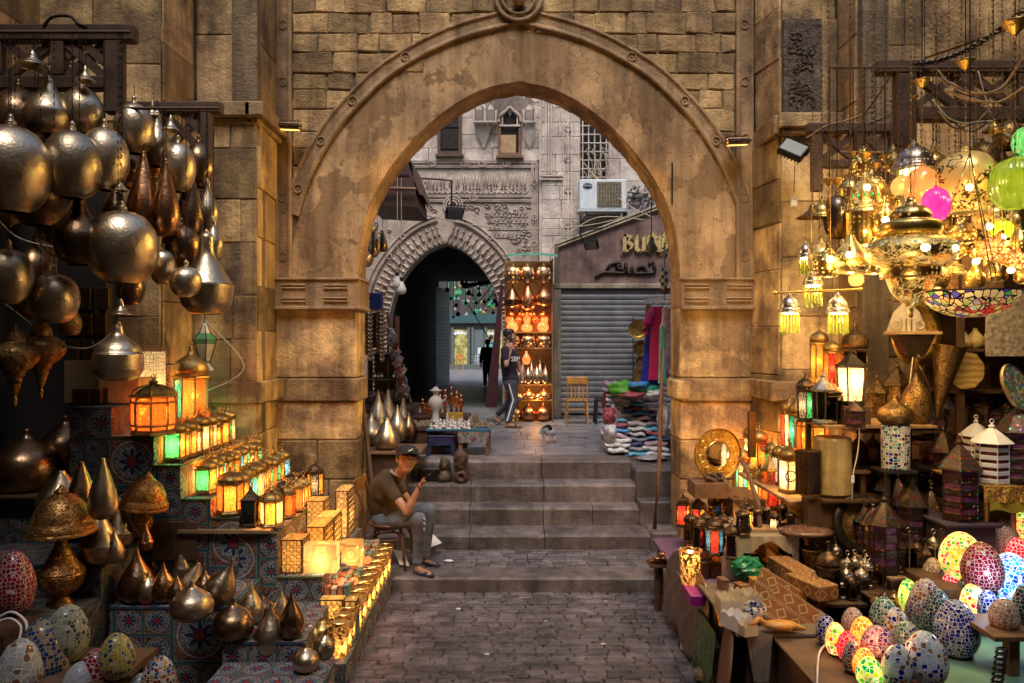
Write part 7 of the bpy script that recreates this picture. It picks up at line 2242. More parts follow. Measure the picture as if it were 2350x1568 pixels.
m=MB();m.box(1.68,3.4,4.05,4.84,.575,.598,bev=.004);m.build('tabletop',msimple('dull_brown_board',(.14,.085,.05),.8,0,.3,8),t)
m=MB();m.box(1.72,2.95,4.10,4.8,0,.574);m.build('carton_front',msimple('brown_carton',(.20,.12,.075),.8,0,.2,6),t)
m=MB()
gcl2=msimple('pale_green_satin',(.17,.34,.25),.45,0,.15,5,.2)
for i in range(22):
 a,b=2.35+i*.05,2.35+(i+1)*.05
 dr=lambda q:.60-.06-.12*max(0,math.sin((q-2.35)*2.4))
 yo=lambda q:4.04-.01*math.sin(q*30)
 m.quad((a,yo(a),dr(a)),(b,yo(b),dr(b)),(b,4.04,.60),(a,4.04,.60));m.quad((a,4.04,.60),(b,4.04,.60),(b,4.84,.6005),(a,4.84,.6005))
m.build('green_cloth',gcl2,t,smooth=True)
m=MB();m.box(2.52,3.9,4.85,5.6,.68,.699,bev=.004);m.box(2.56,3.8,4.9,5.55,0,.679);tag(m.build('display_stand',wood_d),'dark stand under the rear mosaic eggs','stand')
m=MB();m.box(2.85,4.1,4.93,5.65,.70,.849,bev=.004);tag(m.build('display_step',wood_d),'raised dark step under the tallest mosaic eggs','step')
m=MB();m.box(2.70,3.6,4.14,4.5,.82,.849,bev=.004);m.box(2.82,2.88,4.2,4.26,.601,.819);m.box(3.2,3.26,4.2,4.26,.601,.819);tag(m.build('side_shelf',wood_m),'small brown side shelf under two eggs at the right edge','shelf')
ER=[(585,445,1075,1280,'blue',.6,'royal blue mosaic egg at the left front corner'),(660,515,1140,1360,'lityellow',.6,'glowing yellow and red mosaic egg next to the royal blue one'),(780,630,1025,1210,'beige',.6,'dusky pink mosaic egg behind the glowing orange one'),(860,700,1090,1300,'litorange',.6,'glowing plain orange egg in the front group'),(740,595,1200,1400,'litred',.6,'glowing red egg before the orange one'),(770,635,1270,1490,'brownmulti',.6,'orange brown mosaic egg below the glowing red one'),(870,715,1320,1530,'litorange',.6,'second glowing orange egg behind the green one'),(915,740,1380,1600,'litgreen',.6,'glowing green and yellow egg at the bottom edge'),(1000,780,1160,1400,'purple',.6,'purple and white mosaic egg in the middle front'),(1120,920,1290,1600,'whiteblue',.6,'white mosaic egg with blue squares at the bottom edge'),(1040,850,945,1200,'teal',.6,'teal mosaic egg at the back of the front group'),(1130,960,1025,1300,'whiteblue',.6,'pale blue mosaic egg between the teal ones'),(1220,1040,1120,1380,'teal',.6,'deep teal mosaic egg right of the pale blue one'),(1400,1120,1200,1580,'whiteblue',.6,'biggest white and brown mosaic egg at the bottom'),(1330,1100,800,1180,'brownmulti',.6,'tall brown and violet mosaic egg in the centre'),(1430,1250,880,1230,'darkteal',.6,'midnight blue mosaic egg beside the big blue one'),(1630,1345,960,1360,'blue',.6,'biggest cobalt blue mosaic egg on the green cloth'),(1190,1060,805,1040,'litgreen',.7,'yellow green lit egg half behind the tall brown one'),(1370,1230,655,880,'beige',.7,'sandy mosaic egg at the back left'),(1430,1330,710,900,'darkteal',.7,'small blackish mosaic egg beside the sandy one'),(1515,1375,750,960,'litpink',.7,'glowing pink mosaic egg in the rear group'),(1610,1480,790,1000,'darkteal',.7,'dark green mosaic egg right of the glowing pink one'),(1680,1520,840,1075,'litmulti',.7,'glowing cream and green mosaic egg before the maroon one'),(1680,1395,465,800,'lityellow',.85,'large glowing yellow mosaic egg at the back'),(1810,1545,540,890,'maroon',.85,'large maroon mosaic egg right of the yellow one'),(1920,1700,360,640,'beige',.85,'large pale rose mosaic egg standing highest'),(1990,1855,500,700,'litpink',.85,'glowing coral egg at the right picture edge'),(1990,1700,610,980,'litblue',.85,'large glowing light blue mosaic egg at the right'),(1790,1645,890,1110,'blue',.70,'small sapphire mosaic egg under the glowing blue one'),(1920,1730,950,1175,'beige',.85,'small greyish pink mosaic egg on the side shelf'),(2050,1915,860,1160,'darkteal',.85,'dark egg cut by the right picture edge'),(2060,1915,240,500,'lityellow',.95,'multicoloured glowing egg at the upper right edge')]
YO={'large glowing light blue mosaic egg at the right':4.95,'small greyish pink mosaic egg on the side shelf':4.3,'dark egg cut by the right picture edge':4.35}
for x1,x0,y0,y1,kd,z,lb in ER:
 u0,u1,v0,v1=1739.6+x0*.308,1739.6+x1*.308,1085.1+y0*.308,1085.1+y1*.308
 egg(lb,(u0+u1)/2,v0-6,v1,(u1-u0)*1.1,z,kd,Y=YO.get(lb),group='mosaic egg lamps at the lower right')
light(None,P(1995,1440,4.25),2.2,(1,.4,.15),.05);light(P and None,P(2075,600,4.15),3,(1,.66,.22),.02)if 0 else None;light(None,P(2290,1330,4.6),3.0,(.6,.75,1),.05)
cable('wire','white flex trailing down from the royal blue egg',[P(1893,1480,4.6),P(1880,1500,4.4),P(1876,1540,4.2),P(1875,1580,4.1)],.007,paper)
chain_between('heavy dark chain hanging at the bottom right corner',P(2300,1485,4.0),P(2285,1590,3.9),0,16)
# ================================================================ PEOPLE AND CAT
skin=NT('skin');v_=skin.co()
skin.set(Base_Color=skin.mix(skin.map(skin.noise(v_,20,3),.3,.7),(.38,.20,.12),(.45,.25,.16)),Roughness=.5);skin.b.inputs['Subsurface Weight'].default_value=.05
skin=skin.mat
hairm=msimple('dark_hair',(.018,.012,.010),.55,0,.3,60,.6)
denim=msimple('faded_denim',(.10,.12,.17),.85,0,.8,5,.8,bsc=9,bd=.014)
olive=msimple('olive_brown_cotton',(.055,.036,.018),.9,0,.25,6,.8,bsc=6,bd=.022)
navyc=msimple('dark_navy_cloth',(.012,.012,.022),.8,0,.2,10,.3)
def cap(m,p,r0,q,r1,n=12):
 p,q=Vector(p),Vector(q)
 m.ball(p,r0,n);m.ball(q,r1,n)
 pts=[p,q]
 m.tube(pts,[r0,r1],n)
def blob(name,chains,mat,parent,vox=.012,sm=3,ell=()):
 m=MB()
 for ch in chains:
  for(p,r),(q,s)in zip(ch,ch[1:]):
   cap(m,p,r,q,s)
 for c,r,sc in ell:
  m.ball(c,r,16,sc)
 o=m.build(name,mat,parent,smooth=True)
 md=o.modifiers.new('fuse','REMESH');md.mode='VOXEL';md.voxel_size=vox;md.use_smooth_shade=True
 s=o.modifiers.new('soften','SMOOTH');s.iterations=sm;s.factor=.5
 return o
def hand(m_ch,wrist,d,up,side,curl=.5,L=.17):
 """palm and five fingers as chains: d = direction of the hand, up = back of the hand, side = towards the thumb"""
 d,up,side=Vector(d).normalized(),Vector(up).normalized(),Vector(side).normalized()
 w0=Vector(wrist)
 for s_ in(-.026,-.009,.009,.026):
  m_ch.append([(w0+side*s_*.6,.017),(w0+d*.085+side*s_,.013)])
 for s_,l in((.028,.07),(.010,.08),(-.009,.075),(-.027,.058)):
  a=w0+d*.085+side*s_
  b=a+d*l*.5-up*l*.5*curl*.6
  c=b+d*l*.5*(1-curl)-up*l*.5*curl
  m_ch.append([(a,.0105),(b,.0095),(c,.008)])
 a=w0+d*.025+side*.028
 b=a+side*.035+d*.025
 m_ch.append([(a,.013),(b,.011),(b+d*.032-up*.01,.009)])
def face(t,c,f,up,s=1.0,beard=False):
 """eyes, brows, mouth on the head at c looking along f"""
 f,up=Vector(f).normalized(),Vector(up).normalized()
 side=f.cross(up).normalized()
 for sg in(-1,1):
  m=MB();m.ball(c+f*.079*s+side*sg*.032*s+up*.012*s,.013*s,10,(1,1,.55));e=m.build('eye',eyew,t,smooth=True)
  m=MB();m.ball(c+f*.088*s+side*sg*.032*s+up*.012*s,.0062*s,8);m.build('iris',hairm,e,smooth=True)
  m=MB();m.tube([c+f*.088*s+side*sg*.012*s+up*.034*s,c+f*.087*s+side*sg*.032*s+up*.040*s,c+f*.074*s+side*sg*.054*s+up*.034*s],.006*s,5);m.build('eyebrow',hairm,t)
 m=MB();m.tube([c+f*.086*s-side*.026*s-up*.052*s,c+f*.098*s-up*.050*s,c+f*.086*s+side*.026*s-up*.052*s],[.003,.0065,.003],6);m.build('mouth',lipm,t)
eyew=msimple('eye_white',(.6,.55,.5),.2,0,0,5,0)
lipm=msimple('lips',(.22,.07,.055),.5,0,.1,5,0)
def headchain(c,f,up,s=1.0):
 f,up=Vector(f).normalized(),Vector(up).normalized()
 side=f.cross(up).normalized()
 ch=[[(c+up*.035*s-f*.012*s,.088*s),(c-up*.02*s+f*.012*s,.077*s),(c-up*.068*s+f*.030*s,.052*s)],[(c+f*.088*s+up*.005*s,.010*s),(c+f*.106*s-up*.022*s,.014*s)],[(c+f*.07*s-up*.055*s,.022*s),(c+f*.072*s-up*.085*s,.02*s)]]
 for sg in(-1,1):
  ch.append([(c+side*sg*.082*s+up*.012*s,.014*s),(c+side*sg*.084*s-up*.02*s,.011*s)])
  ch.append([(c+side*sg*.045*s+f*.05*s-up*.02*s,.028*s),(c+side*sg*.03*s+f*.045*s-up*.06*s,.026*s)])
 return ch
K=lambda u,v,Y:P(u,v,Y)
t=thing('person','seated man in brown t-shirt, torn jeans and dark cap, looking at the camera','person',(0,0,0))
hc=K(933,1055,7.50)
f_,up_=Vector((.34,-.93,.10)),Vector((.10,.10,.98))
rs,re,rw=K(884,1108,7.58),K(934,1174,7.42),K(966,1112,7.40)
ls,le,lw=K(905,1098,7.96),K(942,1160,7.93),K(962,1170,7.98)
rh,rk,ra,rt=K(888,1196,7.72),K(962,1192,7.46),K(958,1288,7.52),K(984,1316,7.42)
lh,lk,la,lt=K(892,1192,7.92),K(984,1170,7.86),K(976,1275,7.86),K(996,1296,7.76)
ch=headchain(hc,f_,up_,1.16)
ch.append([(K(908,1102,7.76),.075),(K(926,1076,7.60),.058)])
ch.append([(K(884,1190,7.82),.11),(K(880,1150,7.80),.10),(K(890,1115,7.77),.11)])
ch.append([(rs,.05),(re,.042),(rw,.027)]);ch.append([(re,.045),(re.lerp(rw,.35),.042)])
ch.append([(ls,.05),(le,.042),(lw,.027)])
ch.append([(rh,.07),(rk,.05),(ra,.036),(ra+Vector((0,0,-.07)),.036)]);ch.append([(ra+Vector((0,0,-.085)),.034),(rt,.026)])
ch.append([(lh,.07),(lk,.05),(la,.036),(la+Vector((0,0,-.06)),.036)]);ch.append([(la+Vector((0,0,-.07)),.034),(lt,.026)])
for q in range(5):
 for(tp,an)in((rt,ra),(lt,la)):
  d_=(tp-an);d_.z=0;d_.normalize();s_=Vector((-d_.y,d_.x,0))
  b0=tp+s_*(q-2)*.013+Vector((0,0,-.012))
  ch.append([(b0,.011),(b0+d_*(.035-.005*abs(q-1)),.009)])
hand(ch,rw,(.80,-.05,.55),(.35,.55,-.75),(-.3,-.7,.3),.5)
hand(ch,lw,(.6,-.3,-.5),(.5,-.1,.8),(0,.9,.1),.6)
blob('body',ch,skin,t,.0085,2)
blob('t_shirt',[[(K(886,1184,7.82),.145),(K(874,1152,7.81),.150),(K(878,1122,7.78),.155),(K(893,1102,7.76),.125),(K(908,1094,7.72),.09)],[(K(878,1128,7.66),.12),(K(876,1112,7.62),.095)],[(rs,.085),(rs.lerp(re,.5),.066)],[(K(893,1110,7.88),.12),(ls,.085),(ls.lerp(le,.45),.066)],[(K(872,1168,7.72),.10),(K(872,1130,7.7),.11)],[(K(895,1185,7.70),.09),(K(893,1150,7.70),.09)]],olive,t,.012,5)
blob('jeans',[[(rh+Vector((-.04,0,.02)),.12),(rh,.105),(rk,.074),(rk+Vector((.005,0,-.05)),.070),(ra+Vector((0,0,.02)),.052)],[(lh+Vector((-.04,0,.02)),.12),(lh,.105),(lk,.074),(lk+Vector((.005,0,-.05)),.070),(la+Vector((0,0,.02)),.052)],[(rh,.11),(lh,.11)]],denim,t,.012,3)
blob('jean_hem',[[(ra+Vector((0,0,.03)),.055),(ra+Vector((0,0,.0)),.055)],[(la+Vector((0,0,.03)),.055),(la,.055)]],denim,t,.012,1)
m=MB()
for i in range(11):
 p=rk+Vector((.052+.004*(i%3),-.062+.014*(i%4),.03-.013*i));m.ball(p,.012,6,(.6,1.3,.35))
m.build('torn_knee',paper,t,smooth=True)
face(t,hc,f_,up_,1.16)
m=MB();m.torus(K(913,1088,7.68),.075,.014,18,6,Matrix.Rotation(rad(25),3,'Y'));m.build('collar',msimple('grey_collar',(.30,.27,.24),.9),t,smooth=True)
def placed(mb,c,f,up):
 f,up=Vector(f).normalized(),Vector(up).normalized();s_=f.cross(up).normalized();up=s_.cross(f)
 M=Matrix((s_,f,up)).transposed()
 mb.v=[tuple(M@Vector(p)+c)for p in mb.v]
 return mb
m=MB();m.lathe([(a*.116,b*.102)for a,b in catmull([(1.0,-.05),(1.0,.15),(.93,.5),(.7,.82),(.35,.97),(0,1)],12)],24)
m.v=[(x,y*1.12-.006,z)for x,y,z in m.v]
cp=placed(m,hc+up_*.052,f_,up_+f_*-.12).build('cap',navyc,t,smooth=True)
m=MB()
n=len(m.v)
for i in range(13):
 a=PI*i/12
 for rr_,zz2 in((.108,-.004),(.185,-.014),(.185,-.020),(.108,-.012)):
  m.v.append((math.cos(a)*rr_*(1 if rr_<.11 else .66),math.sin(a)*rr_*1.08,zz2+.004-.02*abs(math.cos(a))*(rr_>.11)))
for i in range(12):
 for j in range(4):
  m.face((n+i*4+j,n+i*4+(j+1)%4,n+(i+1)*4+(j+1)%4,n+(i+1)*4+j))
placed(m,hc+up_*.058,f_+Vector((0,0,.18)),up_).build('brim',navyc,cp,smooth=True)
m=MB()
lp=[(-.026,.0),(-.012,.010),(.0,.012),(.014,.024),(.022,.030),(.026,.024),(.016,.016),(.020,.004),(.014,.004),(.006,.006),(-.004,.0),(-.006,-.010),(-.012,-.008),(-.010,.0)]
m.poly([(-x,.131,z+.040)for x,z in lp])
placed(m,hc+up_*.052,f_,up_+f_*-.12).build('cap_mark',paper,cp)
m=MB()
s2=f_.cross(up_).normalized()
for sg in(-1,1):
 m.ball(hc+s2*sg*.088+up_*.025+f_*.012,.026,10,(.5,1,1.5))
m.ball(hc-f_*.05+up_*.01,.088,12)
m.build('hair',hairm,t,smooth=True)
m=MB();m.torus(rw-Vector((.012,0,.03)),.033,.006,16,6,Matrix.Rotation(rad(50),3,'Y'));m.build('bracelet',iron,t)
sandal=msimple('blue_rubber',(.03,.04,.09),.6)
for nm,an,tp in(('sandal',ra,rt),('sandal',la,lt)):
 d_=(tp-an);d_.z=0;d_.normalize();ang=math.atan2(d_.y,d_.x)
 c0=an.lerp(tp,.55);c0.z=.158
 m=MB();m.lathe([(0,0),(1,0),(1,.016),(0,.016)],20,M=Matrix.Translation(c0)@Matrix.Rotation(ang,4,'Z')@Matrix.Diagonal((.145,.05,1,1)))
 o=m.build(nm,sandal,t)
 s_=Vector((-d_.y,d_.x,0));tt=tp+Vector((0,0,.012))
 m=MB();m.tube([tt+s_*.045-d_*.06+Vector((0,0,-.02)),tt+s_*.02,tt+d_*.02+Vector((0,0,-.01)),tt-s_*.02,tt-s_*.045-d_*.06+Vector((0,0,-.02))],.008,6);m.build('strap',sandal,o)
pd=rw+Vector((.13,-.02,.075))
m=MB();m.box(-.08,.08,-.006,.006,-.040,.040,bev=.004);tag(m.build('phone',iron,loc=pd+Vector((-.01,-.015,.02)),rot=(rad(50),rad(-38),0)),'thin black phone held flat in the hand of the seated man','phone')
ct=thing('bentwood_chair','dark brown bentwood chair under the seated man','chair',(K(893,0,7.8).x,7.78,.15),rz=rad(-8))
cw=msimple('worn_bentwood',(.13,.05,.02),.4,0,.4,8,.2)
m=MB();m.lathe([(0,.435),(.20,.435),(.215,.445),(.215,.46),(.2,.468),(0,.46)],28);m.build('seat',cw,ct,smooth=True)
for x,y,hx in((.17,-.15,.21),(.17,.15,.21)):
 m=MB();m.tube([(x,y,.44),(hx,y*1.15,.2),(hx+.02,y*1.2,0)],[.017,.015,.013],8);m.build('leg',cw,ct,smooth=True)
for y in(-.17,.17):
 m=MB();m.tube(catmull([(-.24,y*1.15,0),(-.20,y,.42),(-.24,y,.68),(-.33,y*.95,.88)],12),.015,8);m.build('leg',cw,ct,smooth=True)
m=MB();m.torus((0,0,.30),.17,.010,24,6);m.build('hoop',cw,ct,smooth=True)
m=MB()
for s_ in(-1,1):
 m.tube(catmull([(.20,s_*.16,.10),(.19,s_*.15,.30),(.10,s_*.15,.40),(0,s_*.15,.41),(-.12,s_*.15,.38),(-.20,s_*.165,.22)],14),.009,6)
m.build('brace',cw,ct,smooth=True)
m=MB()
for i in range(8):
 a0,a1=-.5+i/8,-.5+(i+1)/8
 q=lambda a,z:Vector((-.32-.05*math.cos(a*PI),a*.36,z))
 m.quad(q(a0,.76),q(a1,.76),q(a1,.90),q(a0,.90));m.quad(q(a0,.90)+Vector((.02,0,0)),q(a1,.90)+Vector((.02,0,0)),q(a1,.76)+Vector((.02,0,0)),q(a0,.76)+Vector((.02,0,0)));m.quad(q(a0,.90),q(a1,.90),q(a1,.90)+Vector((.02,0,0)),q(a0,.90)+Vector((.02,0,0)))
m.build('backrest',msimple('worn_orange_wood',(.33,.14,.03),.4,0,.4,14),ct,smooth=False)
m=MB();p=[P(955,1320-18,8.05),P(985,1300-60,8.05),P(1012,1250,8.15),P(985,1262-45,8.25)]
m.quad(P(962,1262,8.15),P(985,1258,8.1),P(1014,1246,8.2),P(990,1222,8.3));m.quad(P(900,1260,8.0),P(930,1268,7.95),P(940,1300,7.7),P(918,1296,7.75))
tag(m.build('paper_sheet',paper),'white crumpled papers behind the feet of the seated man','paper')
m=MB();m.ball((0,0,0),.035,8,(1.6,1,.35));tag(m.build('tissue',paper,loc=P(1030,1287,7.9)+Vector((0,0,.0)),smooth=True),'small white tissue dropped on the landing','tissue')
t=thing('person','young man in dark t-shirt and grey joggers walking while phoning','person',(0,0,0))
Q=lambda u,v,Y=13.0:P(u,v,Y)
hc=Q(1172,773);f_,up_=Vector((.97,-.22,.02)),Vector((.0,0,1))
rs,re,rw=Q(1160,805,12.82),Q(1162,838,12.72),Q(1171,806,12.80)
ls,le,lw=Q(1178,806,13.2),Q(1192,842,13.25),Q(1200,872,13.2)
rh,rk,ra=Q(1172,880,12.92),Q(1181,920,12.88),Q(1166,966,12.75)
lh,lk,la=Q(1176,880,13.1),Q(1174,920,13.15),Q(1143,950,13.3)
ch=headchain(hc,f_,up_,1.02)
ch.append([(Q(1166,798),.06),(Q(1169,782),.052)])
ch.append([(Q(1168,870),.11),(Q(1166,830),.11),(Q(1168,806),.12)])
ch.append([(rs,.05),(re,.043),(rw,.028)]);ch.append([(ls,.05),(le,.042),(lw,.027)])
ch.append([(rh,.08),(rk,.055),(ra,.04),(ra+Vector((.01,0,-.06)),.036)]);ch.append([(lh,.08),(lk,.055),(la,.04),(la+Vector((-.03,0,-.05)),.036)])
rt_=Vector((ra.x+.17,ra.y-.03,1.045));ch.append([(Vector((ra.x-.02,ra.y,1.055)),.035),(rt_,.024)])
lt_=Vector((la.x+.02,la.y-.02,1.05));ch.append([(la+Vector((-.06,0,-.07)),.033),(lt_,.024)])
hand(ch,rw,(.05,-.1,1),(0,-1,0),(.9,0,.1),.45)
hand(ch,lw,(.15,0,-1),(.9,0,.1),(0,-1,0),.4)
blob('body',ch,skin,t,.010,2)
blob('t_shirt',[[(Q(1172,876),.145),(Q(1168,850),.135),(Q(1167,828),.150),(Q(1168,812),.140),(Q(1168,802),.09)],[(Q(1166,816,12.9),.12),(rs,.088),(rs.lerp(re,.55),.068)],[(Q(1172,816,13.1),.12),(ls,.085),(ls.lerp(le,.5),.066)],[(Q(1172,872,12.93),.12),(Q(1172,872,13.07),.12)]],msimple('charcoal_cotton',(.022,.014,.030),.9,0,.4,4),t,.014,4)
blob('joggers',[[(rh,.125),(rh.lerp(rk,.4),.10),(rk,.075),(ra,.052)],[(lh,.125),(lh.lerp(lk,.4),.10),(lk,.075),(la,.052)]],msimple('grey_jersey',(.07,.07,.10),.9,0,.2,8),t,.014,3)
m=MB()
for a,b in((rh,rk),(rk,ra)):
 m.tube([a+Vector((-.03,-.115 if a is rh else-.075,0)),b+Vector((-.02,-.076 if b is rk else-.053,0))],.014,4)
m.build('side_stripe',paper,t)
m=MB();m.lathe([(a*.1,b*.1)for a,b in catmull([(.96,-.4),(1.02,.1),(1.0,.5),(.8,.86),(.4,1.02),(0,1.05)],12)],20)
m.v=[(x*.93,y-.02,z)for x,y,z in m.v]
placed(m,hc+up_*.045-f_*.012,f_,up_).build('hair',hairm,t,smooth=True)
face(t,hc,f_,up_,1.02)
text('SBP','shirt_lettering',paper,t,(Q(1183,824).x,12.78,Q(0,824).z),.12,rot=(PI/2,0,rad(35)),ext=.004)
m=MB();m.box(-.012,.012,-.04,.04,-.075,.075,bev=.006);tag(m.build('phone',iron,loc=hc+Vector((-.0,-.115,-.02)),rot=(rad(-15),0,rad(-10))),'black phone held to the ear of the walking man','phone')
for an,tp in((ra,rt_),(la,lt_)):
 c0=Vector(((an.x+tp.x)/2+.01,an.y,1.02 if an is ra else 1.03));m=MB()
 m.lathe([(0,0),(1,0),(1,.016),(0,.016)],18,M=Matrix.Translation(c0)@Matrix.Rotation(0 if an is ra else rad(-35),4,'Y')@Matrix.Diagonal((.15,.05,1,1)))
 o=m.build('sandal',wood_d,t);m=MB();m.tube([tp+Vector((-.09,-.045,-.01)),tp+Vector((-.03,-.02,.028)),tp+Vector((-.03,.02,.028)),tp+Vector((-.09,.045,-.01))],.010,5);m.build('strap',wood_d,o)
def walker(label,u,vf,Y,H,shirt,trousers,hairc,lean=0,skirt=False):
 t=thing('person',label,'person',(0,0,0))
 b=P(u,vf,Y);b.z=1.012
 L=lambda x,z,y=0:b+Vector((x*H,y*H,z*H))
 hc=L(.0,.93)
 ch=headchain(hc,(0,1,0),(0,0,1),H/1.75)+[[(L(0,.82),.05),(L(0,.88),.05)],[(L(0,.5),.1),(L(0,.78),.11)]]
 for s_ in(-1,1):
  ch.append([(L(s_*.1,.80),.045),(L(s_*.14,.62,-.02*s_),.04),(L(s_*.14,.46,.06*s_),.03),(L(s_*.14,.42,.06*s_),.03)])
  ch.append([(L(s_*.05,.5),.08),(L(s_*.05,.27,.06*s_),.055),(L(s_*.05,.04,-.05+.08*s_),.04),(L(s_*.05,.02,.02+.08*s_),.03)])
 blob('body',ch,skin,t,.02,2)
 blob('shirt',[[(L(0,.50),.14),(L(0,.66),.13),(L(0,.78),.13),(L(0,.81),.08)]]+[[(L(s_*.1,.80),.075),(L(s_*.14,.63,-.02*s_),.058),(L(s_*.14,.52,.04*s_),.05)]for s_ in(-1,1)],shirt,t,.02,3)
 blob('trousers',[[(L(s_*.04,.5),.12),(L(s_*.05,.27,.06*s_),.08),(L(s_*.05,.07,-.05+.08*s_),.06)]for s_ in(-1,1)],trousers,t,.02,3)
 m=MB();m.ball(hc+Vector((0,-.015,.03)),.105*H/1.75,14,(1,1.1,1.1));m.build('hair',hairc,t,smooth=True)
 return t
walker('person in black clothes walking away into the passage beside the red draped board',1119,884,24.5,1.55,navyc,navyc,hairm)
walker('person in turquoise patterned shirt with back turned far beyond the passage',1127,850,36,1.8,mmosaic('turquoise_pattern_cloth',[(.04,.35,.35),(.3,.5,.5),(.03,.25,.3)],9,(.5,.6,.6)),navyc,hairm)
cw_=NT('black_and_white_fur');v_=cw_.co()
z_=cw_.n('SeparateXYZ');cw_.l(v_,z_.inputs[0])
patch_=cw_.m('GREATER_THAN',cw_.m('ADD',cw_.m('MULTIPLY',cw_.noise(v_,9,1),.25),z_.outputs[2]),.345)
cw_.set(Base_Color=cw_.mix(patch_,(.62,.60,.60),(.02,.018,.02)),Roughness=.9);cw_.bump(cw_.noise(v_,120,2),.6,.01)
cat=thing('cat','small black and white cat standing on the plaza paving with lowered head','cat',(P(1258,0,11).x,10.95,1.012),rz=rad(20))
chn=[[((0,-.08,.17),.062),((0,.04,.175),.060),((0,.14,.17),.050),((0,.20,.15),.034)],[((0,.235,.12),.042),((0,.262,.105),.028),((0,.285,.095),.015)],[((-.025,.235,.15),.014),((-.03,.24,.175),.006)],[((.025,.235,.15),.014),((.03,.24,.175),.006)]]
for s_ in(-1,1):
 chn.append([((s_*.04,-.085,.16),.040),((s_*.055,-.055,.10),.027),((s_*.06,-.10,.055),.014),((s_*.065,-.09,.016),.013),((s_*.065,-.065,.012),.014)])
 chn.append([((s_*.032,.13,.14),.026),((s_*.035,.125,.08),.016),((s_*.035,.13,.018),.012),((s_*.035,.155,.012),.013)])
chn.append([((0,-.12,.20),.017),((-.03,-.15,.25),.016),((-.08,-.17,.27),.016),((-.13,-.17,.25),.015),((-.155,-.17,.22),.011)])
blob('body',chn,cw_.mat,cat,.007,2)
for s_ in(-1,1):
 m=MB();m.ball((s_*.02,.27,.125),.006,6);m.build('eye',iron,cat)
# ================================================================ PLAZA STALLS
t=thing('table','brown cabinet table beside the steps behind the seated man','table')
m=MB();m.box(-1.95,-1.08,8.75,9.5,1.16,1.19,bev=.006);m.build('tabletop',wood_m,t)
m=MB();m.box(-1.93,-1.26,8.8,9.45,0,1.159);m.build('cabinet',wood_d,t)
for i,(u,vb,w_,h_,pr,mt,lb)in enumerate(((888,1031,60,72,'pear',silver,'big pewter pear lamp at the front of the cabinet table'),(852,1022,62,74,'drop',silver,'pale silver lamp at the left end of the cabinet table'),(868,1008,56,112,'drop',silver,'tall necked silver lamp behind the pewter pear lamp'),(890,1000,50,105,'cone',silver,'gold tinted cone lamp in the middle back of the cabinet table'),(912,1013,54,84,'drop',silver,'rosy silver drop lamp right of the pewter one'),(925,1000,40,86,'cone',silver,'slim silver cone lamp at the back right of the cabinet table'),(938,1012,42,72,'drop',brown,'matte dark brown flask lamp at the right end of the cabinet table'),(838,1000,50,60,'squat',silver,'silver onion lamp peeping behind the left end lamp'))):
 stand('metal_lamp',lb,'lamp',u,vb,w_,h_,pr,mt,z=1.191,group='silver lamps on the cabinet table')
m=MB();a,b=P(830,905,8.6),P(862,1190,8.35)
m.tube([a,b],.03,6);tag(m.build('wooden_plank',wood_d),'dark plank leaning on the left jamb beside the cabinet table','plank')
for u,v0,v1,w_,pr,mt,lb in((838,555,612,40,'vase',silver,'large pale silver vase lamp hanging at the left inside edge of the arch'),(858,510,590,26,'drop',silver,'slim gold tinted drop lamp hanging behind the vase lamp'),(852,505,535,26,'vase',silver,'small ribbed silver lamp on top of the jamb cluster'),(866,540,582,24,'globe',silver,'small silver globe right of the drop lamp'),(878,530,578,24,'pear',brown,'dark maroon flask lamp rightmost of the jamb cluster')):
 hang('hanging_lamp',lb,'lamp',u,v0,v1,w_,9.4,pr,mt,'silver lamps hanging inside the left jamb',top=4.6,finial=False)
m=MB();m.tube([(-2.0,9.4,4.6),(-1.3,9.4,4.6)],.02,6);m.tube([(-2.0,8.7,4.6),(-2.0,9.5,4.6)],.02,6);tag(m.build('hanging_rail',wood_d),'rail behind the left jamb from which silver lamps hang','rail')
Y0=9.6
t=thing('table','low display table with white figurines at the edge of the plaza','table')
m=MB();m.box(-1.12,-.28,9.6,10.25,1.335,1.362,bev=.006);m.build('tabletop',fab,t)
m=MB();m.box(-.70,-.30,9.585,9.60,1.19,1.334);m.build('patterned_cloth',fab,t)
for x,y in((-.69,9.61),(-.34,9.61),(-.34,10.2),(-1.1,10.2)):
 m=MB();m.box(x,x+.045,y,y+.045,1.01,1.334);m.build('leg',wood_m,t)
t=thing('plastic_stool','dark blue plastic stool under the left end of the figurine table','stool',(P(1012,0,9.65).x,9.72,1.01))
blu=msimple('navy_plastic',(.02,.025,.08),.4)
m=MB();m.box(-.17,.17,-.11,.11,.24,.27,bev=.01);m.build('seat',blu,t)
for x in(-.15,.15):
 for y in(-.09,.09):
  m=MB();m.tube([(x*.9,y*.9,.24),(x*1.1,y*1.1,0)],[.025,.03],4);m.build('leg',blu,t)
m=MB();m.box(-.15,.15,-.105,-.095,.14,.238);m.build('apron',blu,t)
wf=msimple('white_alabaster_figure',(.58,.54,.52),.5,0,.1,30,.4)
i=0
